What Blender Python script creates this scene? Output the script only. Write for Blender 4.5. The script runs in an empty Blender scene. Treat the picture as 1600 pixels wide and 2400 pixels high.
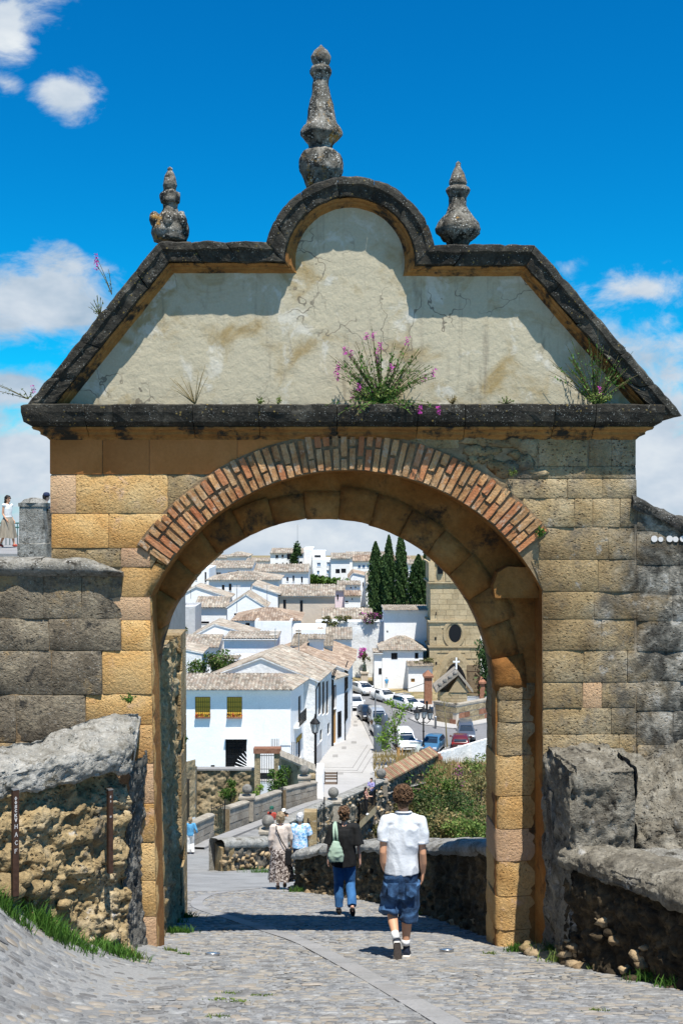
import bpy,bmesh,math,random
from mathutils import Vector,Matrix,noise
R_ = math.radians
SC = bpy.context.scene
COL = SC.collection
F = 2550.0
rnd = random.Random(7)
# --- camera
cam_d = bpy.data.cameras.new('camera')
cam_d.sensor_fit = 'HORIZONTAL'
cam_d.sensor_width = 24.0
cam_d.lens = 24.0*F/1600.0
cam_d.clip_start = 0.1
cam_d.clip_end = 6000
cam = bpy.data.objects.new('camera',cam_d)
cam.location = (0,0,0)
cam.rotation_euler = (R_(90),0,0)
COL.objects.link(cam)
SC.camera = cam
# --- sun and sky
LDIR = Vector((-0.13,0.39,-1.0)).normalized()
sun_d = bpy.data.lights.new('sun','SUN')
sun_d.energy = 5.0
sun_d.angle = R_(0.55)
sun_d.color = (1.0,0.955,0.88)
sun = bpy.data.objects.new('sun',sun_d)
sun.rotation_euler = LDIR.to_track_quat('-Z','Y').to_euler()
COL.objects.link(sun)
SUN_EL = math.asin(-LDIR.z)
SUN_ROT = math.atan2(-LDIR.x,-LDIR.y)
SC.view_settings.view_transform = 'Standard'
SC.view_settings.look = 'None'
SC.view_settings.gamma = 1.0
SC.view_settings.exposure = 0.62
SC.view_settings.use_curve_mapping = False
SC.render.engine = 'CYCLES'
SC.cycles.max_bounces = 6
SC.cycles.diffuse_bounces = 3
SC.cycles.glossy_bounces = 2
SC.cycles.transmission_bounces = 2
SC.cycles.caustics_reflective = False
SC.cycles.caustics_refractive = False
SC.cycles.use_denoising = True
class NT:
 """small node-tree helper"""
 def __init__(s,tree):
  s.t = tree
  s.n = tree.nodes
  s.l = tree.links
 def add(s,kind,**kw):
  nd = s.n.new(kind)
  for k,v in kw.items():
   setattr(nd,k,v)
  return nd
 def put(s,sock,v):
  if isinstance(v,bpy.types.NodeSocket):
   s.l.new(v,sock)
  elif v is not None:
   if sock.type == 'RGBA' and len(v) == 3:
    v = (*v,1)
   sock.default_value = v
 def math(s,op,a,b=None,c=None,clamp=False):
  nd = s.add('ShaderNodeMath',operation=op,use_clamp=clamp)
  for i,v in enumerate((a,b,c)):
   if v is not None:
    s.put(nd.inputs[i],v)
  return nd.outputs[0]
 def vmath(s,op,a,b=None,scale=None):
  nd = s.add('ShaderNodeVectorMath',operation=op)
  s.put(nd.inputs[0],a)
  if b is not None:
   s.put(nd.inputs[1],b)
  if scale is not None:
   s.put(nd.inputs['Scale'],scale)
  return nd.outputs['Value'] if op in ('LENGTH','DISTANCE','DOT_PRODUCT') else nd.outputs[0]
 def noise(s,vec,scale,detail=4,rough=0.55,dist=0.0):
  nd = s.add('ShaderNodeTexNoise')
  s.put(nd.inputs['Vector'],vec)
  nd.inputs['Scale'].default_value = scale
  nd.inputs['Detail'].default_value = detail
  nd.inputs['Roughness'].default_value = rough
  nd.inputs['Distortion'].default_value = dist
  return nd.outputs[0]
 def voro(s,vec,scale,feature='F1',out='Distance',rand=1.0):
  nd = s.add('ShaderNodeTexVoronoi',feature=feature)
  s.put(nd.inputs['Vector'],vec)
  nd.inputs['Scale'].default_value = scale
  nd.inputs['Randomness'].default_value = rand
  return nd.outputs[out]
 def ramp(s,fac,stops,interp='LINEAR'):
  nd = s.add('ShaderNodeValToRGB')
  cr = nd.color_ramp
  cr.interpolation = interp
  while len(cr.elements)<len(stops):
   cr.elements.new(0.5)
  for e,(p,c) in zip(cr.elements,stops):
   e.position = p
   e.color = (*c,1) if len(c) == 3 else c
  s.put(nd.inputs[0],fac)
  return nd.outputs[0]
 def step(s,v,a,b):
  nd = s.add('ShaderNodeMapRange',interpolation_type='SMOOTHSTEP')
  s.put(nd.inputs[0],v)
  s.put(nd.inputs[1],a)
  s.put(nd.inputs[2],b)
  return nd.outputs[0]
 def mix(s,fac,a,b,mode='MIX'):
  nd = s.add('ShaderNodeMix',data_type='RGBA',blend_type=mode)
  s.put(nd.inputs[0],fac)
  s.put(nd.inputs[6],a)
  s.put(nd.inputs[7],b)
  return nd.outputs[2]
def pxdir(px,py):
 return Vector(((px-800)/F,1.0,(1200-py)/F)).normalized()
world = bpy.data.worlds.new('World')
SC.world = world
world.use_nodes = True
w = NT(world.node_tree)
w.n.clear()
sky = w.add('ShaderNodeTexSky',sky_type='NISHITA')
sky.sun_disc = False
sky.sun_elevation = SUN_EL
sky.sun_rotation = SUN_ROT
sky.altitude = 740
sky.air_density = 1.0
sky.dust_density = 0.35
sky.ozone_density = 2.2
tc = w.add('ShaderNodeTexCoord')
dirv = tc.outputs['Generated']
up_only = w.vmath('MAXIMUM',dirv,(-1,-1,.012))
w.l.new(w.vmath('NORMALIZE',up_only),sky.inputs[0])
hs = w.add('ShaderNodeHueSaturation')
hs.inputs['Hue'].default_value = 0.5
hs.inputs['Saturation'].default_value = 1.4
hs.inputs['Value'].default_value = 1.0
w.put(hs.inputs['Color'],sky.outputs[0])
# clouds: drifting cumulus as density fields on the sky sphere, plus added fill cloud
sepx = w.add('ShaderNodeSeparateXYZ')
w.put(sepx.inputs[0],dirv)
flat = w.vmath('MULTIPLY',dirv,(1.0,1.0,1.7))
warp = w.noise(flat,9,3,0.5)
n1 = w.noise(flat,15,10,0.64,0.35)
n2 = w.noise(flat,4.2,5,0.55,0.1)
CLOUDS = [(15,60,110,120,1.0),(150,220,100,70,1.0),(10,192,70,40,.8),(60,705,310,130,1.2),(110,640,110,90,.9),(30,905,150,80,.85),(60,1080,260,170,.9),(1560,1080,200,140,.9),(720,1240,340,60,.7),(245,632,45,22,.55),(1540,670,190,60,.8),(1510,765,90,50,.62),(1330,630,60,50,.5),(1560,880,120,130,.5)]
bias = None
for (cx,cy,hw,hh,wt) in CLOUDS:
 d = pxdir(cx,cy)
 sub = w.vmath('SUBTRACT',dirv,tuple(d))
 scl = w.vmath('MULTIPLY',sub,(F/hw,F/hw*.5,F/hh))
 ln = w.vmath('LENGTH',scl)
 m = w.math('MULTIPLY',w.math('SUBTRACT',1.0,ln,clamp=True),wt)
 bias = m if bias is None else w.math('MAXIMUM',bias,m)
fill_cloud = w.noise(w.vmath('ADD',dirv,(9.2,3.3,5.1)),2.6,2,.5)
bias = w.math('MAXIMUM',bias,w.math('MULTIPLY',w.step(fill_cloud,.56,.67),.62))  # cloud mostly out of view, added to whiten the fill light
hor = w.step(sepx.outputs['Z'],0.17,0.0)
hb = w.math('MULTIPLY',hor,w.math('MULTIPLY',n2,1.15))
dens = w.math('ADD',w.math('MULTIPLY',bias,0.78),w.math('MULTIPLY',hb,0.72))
dens = w.math('ADD',dens,w.math('MULTIPLY',w.math('SUBTRACT',n1,0.5),1.75))
mask = w.step(dens,0.10,0.66)
mask = w.math('MULTIPLY',mask,w.step(w.math('ADD',bias,w.math('MULTIPLY',hor,.8)),.03,.16))
bright = w.ramp(w.noise(flat,7,5,0.6),[(0.34,(3.4,4.6,5.9)),(0.52,(5.6,6.4,7.3)),(0.66,(7.4,7.9,8.3))])
haze_c = w.mix(w.math('MULTIPLY',w.step(sepx.outputs['Z'],0.13,-0.02),0.8),w.mix(1.0,hs.outputs[0],(.04,1.28,1.44),'MULTIPLY'),(3.9,5.5,6.9))
final = w.mix(mask,haze_c,bright)
bg = w.add('ShaderNodeBackground')
bg.inputs['Strength'].default_value = 0.07
w.put(bg.inputs['Color'],final)
wo = w.add('ShaderNodeOutputWorld')
w.l.new(bg.outputs[0],wo.inputs[0])
# --- geometry helpers
def P(px,py,Y):
 """world point seen at photo pixel (px,py) standing Y metres away"""
 return Vector(((px-800)*Y/F,Y,(1200-py)*Y/F))
def smooth(a,b,x):
 t = min(1,max(0,(x-a)/(b-a)))
 return t*t*(3-2*t)
def fbm(v,s=1.0,o=4):
 return noise.fractal(Vector(v)*s,1.0,2.0,o,noise_basis='PERLIN_ORIGINAL')
def ramp_z(Y):
 if Y<48.5:
  return -1.5 - .2845*Y
 if Y<86:
  a = -1.5 - .2845*48.5
  return a + (-21-a)*(Y-48.5)/(86-48.5)
 return -21.0
def ground(X,Y):
 z = ramp_z(Y)
 e = max(0.0,-X-1.6)
 z += .27*e**2.2*(1-smooth(12.2,13.4,Y)) if Y<13.4 else 0
 return z
class MB:
 """collects faces for one mesh"""
 def __init__(s):
  s.v = []
  s.f = []
  s.m = []
 def add(s,vs,fs,mi=0):
  o = len(s.v)
  s.v += [tuple(p) for p in vs]
  s.f += [tuple(i+o for i in f) for f in fs]
  s.m += [mi]*len(fs)
  return s
 def quad(s,a,b,c,d,mi=0):
  return s.add([a,b,c,d],[(0,1,2,3)],mi)
 def poly(s,pts,mi=0):
  return s.add(pts,[tuple(range(len(pts)))],mi)
 def box(s,lo,hi,mi=0,M=None):
  x0,y0,z0 = lo
  x1,y1,z1 = hi
  vs = [Vector(p) for p in ((x0,y0,z0),(x1,y0,z0),(x1,y1,z0),(x0,y1,z0),(x0,y0,z1),(x1,y0,z1),(x1,y1,z1),(x0,y1,z1))]
  if M is not None:
   vs = [M@p for p in vs]
  return s.add(vs,[(0,3,2,1),(4,5,6,7),(0,1,5,4),(1,2,6,5),(2,3,7,6),(3,0,4,7)],mi)
 def prism(s,pts,off,mi=0):
  """polygon pts extruded by vector off, closed"""
  n = len(pts)
  off = Vector(off)
  a = [Vector(p) for p in pts]
  vs = a + [p+off for p in a]
  fs = [tuple(range(n))[::-1],tuple(range(n,2*n))]
  fs += [(i,(i+1)%n,n+(i+1)%n,n+i) for i in range(n)]
  return s.add(vs,fs,mi)
 def tube(s,pts,radii,n=8,mi=0,cap=True,flat=1.0,up=None):
  """tapered tube through pts; radii floats or (rx,ry)"""
  pts = [Vector(p) for p in pts]
  o = len(s.v)
  prev = None
  for i,p in enumerate(pts):
   d = (pts[min(i+1,len(pts)-1)]-pts[max(i-1,0)])
   if d.length<1e-9:
    d = Vector((0,0,1))
   d.normalize()
   if prev is None:
    ref = Vector(up) if up else (Vector((0,1,0)) if abs(d.y)<.9 else Vector((1,0,0)))
    a = d.cross(ref).normalized()
   else:
    a = (prev-d*prev.dot(d)).normalized()
   prev = a
   b = d.cross(a)
   r = radii[i] if isinstance(radii,(list,tuple)) else radii
   rx,ry = r if isinstance(r,(list,tuple)) else (r,r)
   for k in range(n):
    t = 2*math.pi*k/n
    s.v.append(tuple(p+a*rx*math.cos(t)+b*ry*math.sin(t)))
  for i in range(len(pts)-1):
   for k in range(n):
    k2 = (k+1)%n
    s.f.append((o+i*n+k,o+i*n+k2,o+(i+1)*n+k2,o+(i+1)*n+k))
    s.m.append(mi)
  if cap:
   s.f.append(tuple(o+k for k in range(n))[::-1])
   s.f.append(tuple(o+(len(pts)-1)*n+k for k in range(n)))
   s.m += [mi,mi]
  return s
 def ball(s,c,r,seg=12,ring=8,mi=0):
  c = Vector(c)
  rx,ry,rz = r if isinstance(r,(list,tuple)) else (r,r,r)
  vs = [c+Vector((0,0,-rz))]
  for i in range(1,ring):
   ph = -math.pi/2 + math.pi*i/ring
   for k in range(seg):
    t = 2*math.pi*k/seg
    vs.append(c+Vector((rx*math.cos(ph)*math.cos(t),ry*math.cos(ph)*math.sin(t),rz*math.sin(ph))))
  vs.append(c+Vector((0,0,rz)))
  fs = []
  for k in range(seg):
   fs.append((0,1+(k+1)%seg,1+k))
   for i in range(ring-2):
    a = 1 + i*seg
    fs.append((a+k,a+(k+1)%seg,a+seg+(k+1)%seg,a+seg+k))
   fs.append((1+(ring-2)*seg+k,1+(ring-2)*seg+(k+1)%seg,len(vs)-1))
  return s.add(vs,fs,mi)
 def lathe(s,prof,c,n=16,mi=0,lobes=0,amp=0.0,nz=0.0,mod=None):
  """prof: list of (r,z) from bottom to top, around vertical axis at c"""
  c = Vector(c)
  o = len(s.v)
  for r,z in prof:
   for k in range(n):
    t = 2*math.pi*k/n
    rr = r*(1+amp*math.cos(lobes*t)) if lobes else r
    p = Vector((rr*math.cos(t),rr*math.sin(t),z))
    if nz:
     q = fbm(p+c,6,3)*nz
     p.x += q*math.cos(t)
     p.y += q*math.sin(t)
    s.v.append(tuple(c+p))
  for i in range(len(prof)-1):
   for k in range(n):
    k2 = (k+1)%n
    s.f.append((o+i*n+k,o+i*n+k2,o+(i+1)*n+k2,o+(i+1)*n+k))
    s.m.append(mi)
  s.f.append(tuple(o+k for k in range(n))[::-1])
  s.f.append(tuple(o+(len(prof)-1)*n+k for k in range(n)))
  s.m += [mi,mi]
  return s
 def mesh(s,name,mats,smooth_=False):
  me = bpy.data.meshes.new(name)
  me.from_pydata(s.v,[],s.f)
  for m in (mats if isinstance(mats,(list,tuple)) else [mats]):
   me.materials.append(m)
  if any(s.m):
   me.polygons.foreach_set('material_index',s.m)
  if smooth_:
   me.polygons.foreach_set('use_smooth',[True]*len(me.polygons))
  me.update()
  return me
def link(name,data,parent=None,label=None,cat=None,group=None,kind=None,world_verts=True):
 o = bpy.data.objects.new(name,data)
 COL.objects.link(o)
 if parent is not None:
  o.parent = parent
  if world_verts:
   o.matrix_parent_inverse = parent_world(parent).inverted()
 if label:
  o['label'] = label
 if cat:
  o['category'] = cat
 if group:
  o['group'] = group
 if kind:
  o['kind'] = kind
 return o
def parent_world(o):
 m = Matrix.LocRotScale(o.location,o.rotation_euler,o.scale)
 if o.parent is not None:
  return parent_world(o.parent)@o.matrix_parent_inverse@m
 return m
def thing(name,label,cat,loc=(0,0,0),rz=0.0,group=None):
 o = link(name, None, None,label,cat,group)
 o.empty_display_size = .2
 o.location = loc
 o.rotation_euler = (0,0,rz)
 return o
def part(name,mb,mat,parent,smooth_=False,kind=None,local=False,label=None):
 """mesh part; vertices in world coordinates unless local"""
 me = mb if isinstance(mb,bpy.types.Mesh) else mb.mesh(name,mat,smooth_)
 return link(name,me,parent,kind=kind,world_verts=not local,label=label)
def copy_tree(o,parent=None):
 c = o.copy()
 COL.objects.link(c)
 c.parent = parent
 for ch in o.children:
  copy_tree(ch,c)
 return c
def remesh(mb,voxel,it=4,fac=.5,dec=None):
 """one continuous skin over overlapping closed pieces"""
 me = mb.mesh('tmp',[])
 ob = bpy.data.objects.new('tmp',me)
 COL.objects.link(ob)
 md = ob.modifiers.new('r','REMESH')
 md.mode = 'VOXEL'
 md.voxel_size = voxel
 if it:
  ms = ob.modifiers.new('s','SMOOTH')
  ms.iterations = it
  ms.factor = fac
 if dec:
  mc = ob.modifiers.new('d','DECIMATE')
  mc.ratio = dec
 dg = bpy.context.evaluated_depsgraph_get()
 out = bpy.data.meshes.new_from_object(ob.evaluated_get(dg))
 bpy.data.objects.remove(ob)
 bpy.data.meshes.remove(me)
 out.polygons.foreach_set('use_smooth',[True]*len(out.polygons))
 return out
 # --- materials
MAT = {}
def new_mat(name):
 m = bpy.data.materials.new(name)
 m.use_nodes = True
 t = NT(m.node_tree)
 b = t.n['Principled BSDF']
 b.inputs['Specular IOR Level'].default_value = 0.25
 MAT[name] = m
 return m,t,b
def stone(name,stops,s1=1.3,s2=22,fine=.35,crust=None,spots=None,rv=.18,rough=.92,bump=.02,bscale=18,pits=0.0,pscale=30,island=False,tint=None,grad=None,pitdark=.55):
 """stops: ramp over large noise; crust: (col, scale, lo, hi); spots: (col, scale, lo, hi)"""
 m,t,b = new_mat(name)
 pos = t.add('ShaderNodeNewGeometry').outputs['Position']
 big = t.noise(pos,s1,5,.6,.4)
 c = t.ramp(big,stops)
 fn = t.noise(pos,s2,5,.7)
 c = t.mix(1.0,c,t.ramp(fn,[(.25,(1-fine,)*3),(.75,(1+fine*.6,)*3)]),'MULTIPLY')
 if rv:
  rn = t.add('ShaderNodeNewGeometry').outputs['Random Per Island'] if island else t.add('ShaderNodeObjectInfo').outputs['Random']
  c = t.mix(1.0,c,t.ramp(rn,[(0,(1-rv,1-rv*1.15,1-rv*1.3)),(.5,(1,1,1)),(1,(1+rv,1+rv*.9,1+rv*.7))]),'MULTIPLY')
  if tint:
   rn2 = t.math('FRACT',t.math('MULTIPLY',rn,7.31))
   c = t.mix(t.step(rn2,.62,.7),c,t.mix(.55,c,tint))
 if crust:
  for (cc,cs,lo,hi) in (crust if isinstance(crust,list) else [crust]):
   k = t.noise(pos,cs*1.35,8,.72,.12)
   c = t.mix(t.step(k,lo,hi),c,cc)
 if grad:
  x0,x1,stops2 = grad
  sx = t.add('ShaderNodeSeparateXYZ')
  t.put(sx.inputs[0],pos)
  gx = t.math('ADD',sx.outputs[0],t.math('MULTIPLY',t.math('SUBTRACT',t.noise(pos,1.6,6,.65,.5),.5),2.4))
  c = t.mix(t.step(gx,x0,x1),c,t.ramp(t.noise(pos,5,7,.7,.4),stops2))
 if spots:
  for (cc,cs,lo,hi) in (spots if isinstance(spots,list) else [spots]):
   wv = t.vmath('ADD',pos,t.vmath('SCALE',t.add('ShaderNodeNewGeometry').outputs['Normal'],scale=.0))
   wn = t.noise(pos,cs*1.7,3,.6)
   vd = t.voro(wv,cs)
   dd = t.math('ADD',vd,t.math('MULTIPLY',t.math('SUBTRACT',wn,.5),.8))
   pm = t.step(t.noise(pos,cs*.22,3,.5),.42,.6)
   c = t.mix(t.math('MULTIPLY',t.step(dd,hi,lo),pm),c,cc)
 b.inputs['Roughness'].default_value = rough
 h = t.noise(pos,bscale,7,.7,.2)
 if pits:
  wp = t.vmath('ADD',pos,t.vmath('SCALE',t.add('ShaderNodeNewGeometry').outputs['Normal'],scale=0.0))
  dn = t.add('ShaderNodeTexNoise')
  t.put(dn.inputs['Vector'],pos)
  dn.inputs['Scale'].default_value = pscale*.6
  wp = t.vmath('ADD',pos,t.vmath('SCALE',t.vmath('SUBTRACT',dn.outputs[1],(.5,.5,.5)),scale=1.6/pscale))
  wp = t.vmath('MULTIPLY',wp,(.8,1,1.25))
  v = t.voro(wp,pscale)
  pk = t.step(v,.08,.36)
  keep = t.step(t.noise(pos,pscale*.2,3,.6),.38,.56)
  hole = t.math('MULTIPLY',t.math('SUBTRACT',1.0,pk),keep)
  if rv and not island:
   orn = t.math('FRACT',t.math('MULTIPLY',t.add('ShaderNodeObjectInfo').outputs['Random'],13.7))
   hole = t.math('MULTIPLY',hole,t.math('ADD',.35,t.math('MULTIPLY',orn,.9)))
  h = t.math('SUBTRACT',h,t.math('MULTIPLY',hole,pits))
  c = t.mix(t.math('MULTIPLY',hole,pitdark),c,t.mix(1.0,c,(.30,.24,.18),'MULTIPLY'))
 t.put(b.inputs['Base Color'],c)
 bp = t.add('ShaderNodeBump')
 bp.inputs['Strength'].default_value = 1.0
 bp.inputs['Distance'].default_value = bump
 t.put(bp.inputs['Height'],h)
 t.l.new(bp.outputs[0],b.inputs['Normal'])
 return m
def plain(name,col,rough=.6,metal=0.0,spec=.3,var=.0,vscale=8,bump=0,bscale=40,coat=0.0):
 m,t,b = new_mat(name)
 b.inputs['Roughness'].default_value = rough
 b.inputs['Metallic'].default_value = metal
 b.inputs['Specular IOR Level'].default_value = spec
 b.inputs['Coat Weight'].default_value = coat
 pos = t.add('ShaderNodeNewGeometry').outputs['Position']
 if var:
  n = t.noise(pos,vscale,5,.6)
  c = t.ramp(n,[(.25,tuple(x*(1-var) for x in col)),(.75,tuple(min(1,x*(1+var)) for x in col))])
  t.put(b.inputs['Base Color'],c)
 else:
  b.inputs['Base Color'].default_value = (*col,1)
 if bump:
  bp = t.add('ShaderNodeBump')
  bp.inputs['Distance'].default_value = bump
  t.put(bp.inputs['Height'],t.noise(pos,bscale,4,.6))
  t.l.new(bp.outputs[0],b.inputs['Normal'])
 return m
OCHRE = [(.30,(.48,.24,.07)),(.5,(.60,.37,.145)),(.70,(.66,.47,.23))]
TAN = [(.28,(.20,.135,.062)),(.48,(.36,.262,.135)),(.72,(.45,.37,.24))]
stone('ochre_ashlar',OCHRE,1.6,34,.30,crust=[((.60,.42,.31),2.2,.56,.74),((.36,.20,.08),1.3,.60,.74)],rv=.18,bump=.028,bscale=30,pits=.6,pscale=34,tint=(.48,.33,.25))
stone('shadow_tone_ashlar',[(.3,(.36,.14,.036)),(.6,(.47,.195,.06))],2.0,26,.15,rv=.12,bump=.006,bscale=30)  # course under the cornice, its shadow tone put into the colour
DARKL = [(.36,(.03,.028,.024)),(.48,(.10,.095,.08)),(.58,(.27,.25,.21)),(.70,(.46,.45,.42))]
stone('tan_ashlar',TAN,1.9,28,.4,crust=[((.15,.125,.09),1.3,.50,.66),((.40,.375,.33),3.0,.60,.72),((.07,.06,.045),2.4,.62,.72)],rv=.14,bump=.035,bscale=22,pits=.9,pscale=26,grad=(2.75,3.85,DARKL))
stone('grey_ashlar',[(.3,(.115,.095,.068)),(.5,(.22,.185,.135)),(.7,(.35,.30,.215))],2.0,24,.6,crust=[((.045,.042,.036),3.6,.54,.66),((.40,.28,.14),1.2,.54,.68)],spots=[((.36,.34,.30),42,.08,.30)],rv=.10,bump=.035,bscale=22,pits=.7,pscale=24)
stone('lichen_stone',[(.3,(.12,.112,.095)),(.5,(.25,.24,.21)),(.7,(.38,.37,.34))],3.0,20,.5,crust=[((.04,.036,.028),3.4,.52,.64),((.36,.28,.17),2.1,.63,.75)],spots=[((.46,.46,.44),36,.10,.34)],rv=.08,bump=.03,bscale=24,pits=.5,pscale=30)
stone('pier_stone',[(.3,(.10,.088,.068)),(.5,(.21,.19,.15)),(.7,(.35,.325,.27))],3.0,22,.55,crust=[((.04,.035,.027),3.0,.54,.66),((.42,.41,.385),2.6,.58,.70),((.34,.26,.14),1.4,.62,.74)],rv=.06,bump=.04,bscale=22,pits=.8,pscale=24)
stone('dark_lichen',[(.3,(.05,.045,.04)),(.5,(.12,.115,.10)),(.72,(.30,.285,.25))],2.4,14,.5,crust=[((.03,.03,.026),2.6,.50,.64),((.33,.25,.13),1.6,.62,.74)],spots=[((.33,.33,.31),38,.10,.32)],rv=.1,bump=.045,bscale=18,pits=.6,pscale=22)
stone('black_crust',[(.3,(.016,.015,.012)),(.55,(.042,.039,.031)),(.75,(.12,.11,.088))],3.6,22,.6,crust=[((.20,.185,.15),5.5,.60,.72),((.14,.075,.025),2.0,.64,.72)],spots=[((.30,.30,.27),44,.06,.28),((.22,.16,.05),17,.05,.2)],rv=.25,bump=.02,bscale=24)
stone('bed_mould',[(.3,(.22,.10,.028)),(.55,(.34,.17,.05)),(.75,(.26,.15,.06))],2.4,20,.3,crust=[((.03,.026,.02),2.2,.48,.60)],rv=.15,bump=.012,bscale=24)
stone('finial_stone',[(.3,(.07,.062,.05)),(.5,(.17,.155,.125)),(.7,(.32,.30,.26))],7,34,.55,crust=[((.022,.022,.018),5.5,.47,.58),((.34,.19,.05),3.2,.56,.66)],spots=[((.58,.57,.52),36,.12,.38)],rv=0,bump=.02,bscale=34)
stone('brick',[(.3,(.33,.13,.05)),(.5,(.46,.25,.11)),(.7,(.50,.34,.19))],5,40,.4,crust=[((.42,.34,.25),5,.52,.68)],rv=.28,bump=.012,bscale=40,tint=(.40,.12,.05))
stone('brick_far',[(.3,(.20,.085,.05)),(.7,(.32,.17,.11))],4,30,.3,rv=.2,bump=.01)
stone('mortar',[(.3,(.15,.10,.055)),(.7,(.30,.22,.13))],5,30,.4,rv=0,bump=.02,bscale=30)
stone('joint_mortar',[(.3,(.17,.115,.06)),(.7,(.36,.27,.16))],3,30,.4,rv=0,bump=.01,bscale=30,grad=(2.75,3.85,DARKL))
stone('soffit',[(.3,(.16,.066,.016)),(.5,(.27,.12,.03)),(.7,(.33,.185,.065))],1.6,16,.3,crust=[((.03,.022,.014),1.5,.53,.68)],rv=.15,bump=.02,bscale=14)  # dark crust colour stands in for deep shade under the arch
stone('rough_tuff',[(.3,(.25,.18,.09)),(.5,(.42,.315,.165)),(.7,(.54,.45,.30))],2.2,20,.5,crust=[((.15,.13,.10),1.3,.54,.66),((.48,.45,.40),3,.60,.70),((.34,.20,.08),1.6,.62,.72)],rv=.12,bump=.05,bscale=15,pits=1.0,pscale=20)
stone('coping_stone',[(.3,(.19,.18,.155)),(.5,(.31,.30,.27)),(.7,(.41,.40,.37))],2.6,24,.45,crust=[((.10,.088,.062),3.0,.52,.66)],spots=[((.46,.46,.44),34,.08,.3)],rv=.05,bump=.035,bscale=16,pits=.8,pscale=22)
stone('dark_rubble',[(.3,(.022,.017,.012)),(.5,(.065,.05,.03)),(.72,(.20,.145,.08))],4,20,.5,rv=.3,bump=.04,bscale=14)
stone('rubble_stone',[(.3,(.20,.14,.075)),(.6,(.38,.29,.18))],4,24,.4,rv=.35,bump=.02,bscale=26)
stone('terrace_wall',[(.3,(.18,.14,.085)),(.5,(.34,.27,.165)),(.7,(.44,.37,.25))],1.0,5,.4,crust=[((.09,.075,.05),.8,.56,.7)],rv=.12,bump=.12,bscale=3.5)
stone('parapet_ashlar',[(.3,(.24,.21,.17)),(.6,(.36,.325,.27))],1.0,8,.35,rv=.14,bump=.03,bscale=8)
stone('parapet_rubble',[(.3,(.05,.045,.035)),(.5,(.16,.14,.11)),(.7,(.30,.265,.21))],3,9,.5,rv=.1,bump=.12,bscale=5)
stone('tower_stone',[(.3,(.38,.295,.17)),(.6,(.48,.385,.24))],.5,5,.25,rv=.12,bump=.03,bscale=5)
stone('ball_stone',[(.3,(.10,.095,.085)),(.6,(.22,.21,.19))],4,18,.4,rv=0,bump=.02,bscale=18)
def plaster_mat(name,base,stain,dark,s=1.0,bump=.01,amt=.5,aged=False):
 m,t,b = new_mat(name)
 pos = t.add('ShaderNodeNewGeometry').outputs['Position']
 a = t.noise(pos,1.1*s,6,.6,.8)
 c = t.mix(t.math('MULTIPLY',t.step(a,.48,.72),amt),base,stain)
 stretch = t.vmath('MULTIPLY',pos,(1,1,.28))
 d = t.noise(stretch,3.1*s,6,.62,.4)
 c = t.mix(t.math('MULTIPLY',t.step(d,.58,.76),amt*.75),c,dark)
 if aged:
  run = t.noise(t.vmath('MULTIPLY',pos,(1,1,.07)),7,5,.6,.1)
  c = t.mix(t.math('MULTIPLY',t.step(run,.56,.72),.55),c,(.20,.17,.125))
  pale = t.noise(pos,2.3,5,.6,.6)
  c = t.mix(t.math('MULTIPLY',t.step(pale,.55,.66),.6),c,(.60,.575,.50))
  wv = t.add('ShaderNodeTexNoise')
  t.put(wv.inputs['Vector'],pos)
  wv.inputs['Scale'].default_value = 5
  cv_ = t.vmath('ADD',pos,t.vmath('SCALE',wv.outputs[1],scale=.35))
  ck = t.voro(cv_,1.5,'DISTANCE_TO_EDGE')
  keep = t.step(t.noise(pos,1.1,2,.5),.5,.6)
  c = t.mix(t.math('MULTIPLY',t.math('MULTIPLY',t.step(ck,.012,.004),keep),.75),c,(.12,.10,.075))
  spk = t.step(t.noise(pos,60,4,.7),.66,.74)
  c = t.mix(t.math('MULTIPLY',spk,.4),c,(.22,.18,.12))
 f = t.noise(pos,28*s,5,.7)
 c = t.mix(1.0,c,t.ramp(f,[(.3,(.90,.90,.90)),(.7,(1.06,1.06,1.06))]),'MULTIPLY')
 t.put(b.inputs['Base Color'],c)
 b.inputs['Roughness'].default_value = .9
 h = t.math('ADD',t.noise(pos,9*s,6,.62,.3),t.math('MULTIPLY',t.noise(pos,2.4*s,3,.5),1.6))
 bp = t.add('ShaderNodeBump')
 bp.inputs['Distance'].default_value = bump
 t.put(bp.inputs['Height'],h)
 t.l.new(bp.outputs[0],b.inputs['Normal'])
 return m
plaster_mat('gable_plaster',(.45,.40,.285),(.31,.225,.10),(.20,.165,.11),1.5,.010,1.0, True)
plaster_mat('whitewash',(.86,.86,.85),(.76,.76,.74),(.58,.57,.54),.35,.015,.5)
plaster_mat('whitewash_old',(.76,.77,.76),(.60,.59,.55),(.40,.39,.37),.45,.05,.7)
plaster_mat('pink_wash',(.74,.62,.66),(.70,.60,.58),(.5,.45,.42),.3,.03,.4)
plaster_mat('beige_wash',(.58,.50,.41),(.50,.43,.34),(.36,.31,.25),.3,.03,.5)
plaster_mat('grey_wash',(.52,.52,.52),(.40,.40,.39),(.22,.22,.21),.5,.03,.8)
stone('roof_tile',[(.3,(.235,.207,.17)),(.5,(.325,.292,.245)),(.7,(.42,.385,.335))],.5,6,.3,rv=.36,island=True,bump=.01,bscale=20,tint=(.31,.235,.18))
stone('roof_tile_red',[(.3,(.25,.185,.14)),(.5,(.33,.255,.195)),(.7,(.40,.335,.275))],.5,6,.3,rv=.34,island=True,bump=.01,bscale=20,tint=(.20,.13,.09))
stone('old_tile',[(.3,(.17,.145,.115)),(.5,(.27,.23,.18)),(.7,(.40,.35,.28))],.7,6,.4,rv=.3,island=True,bump=.01,bscale=20)
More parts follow.
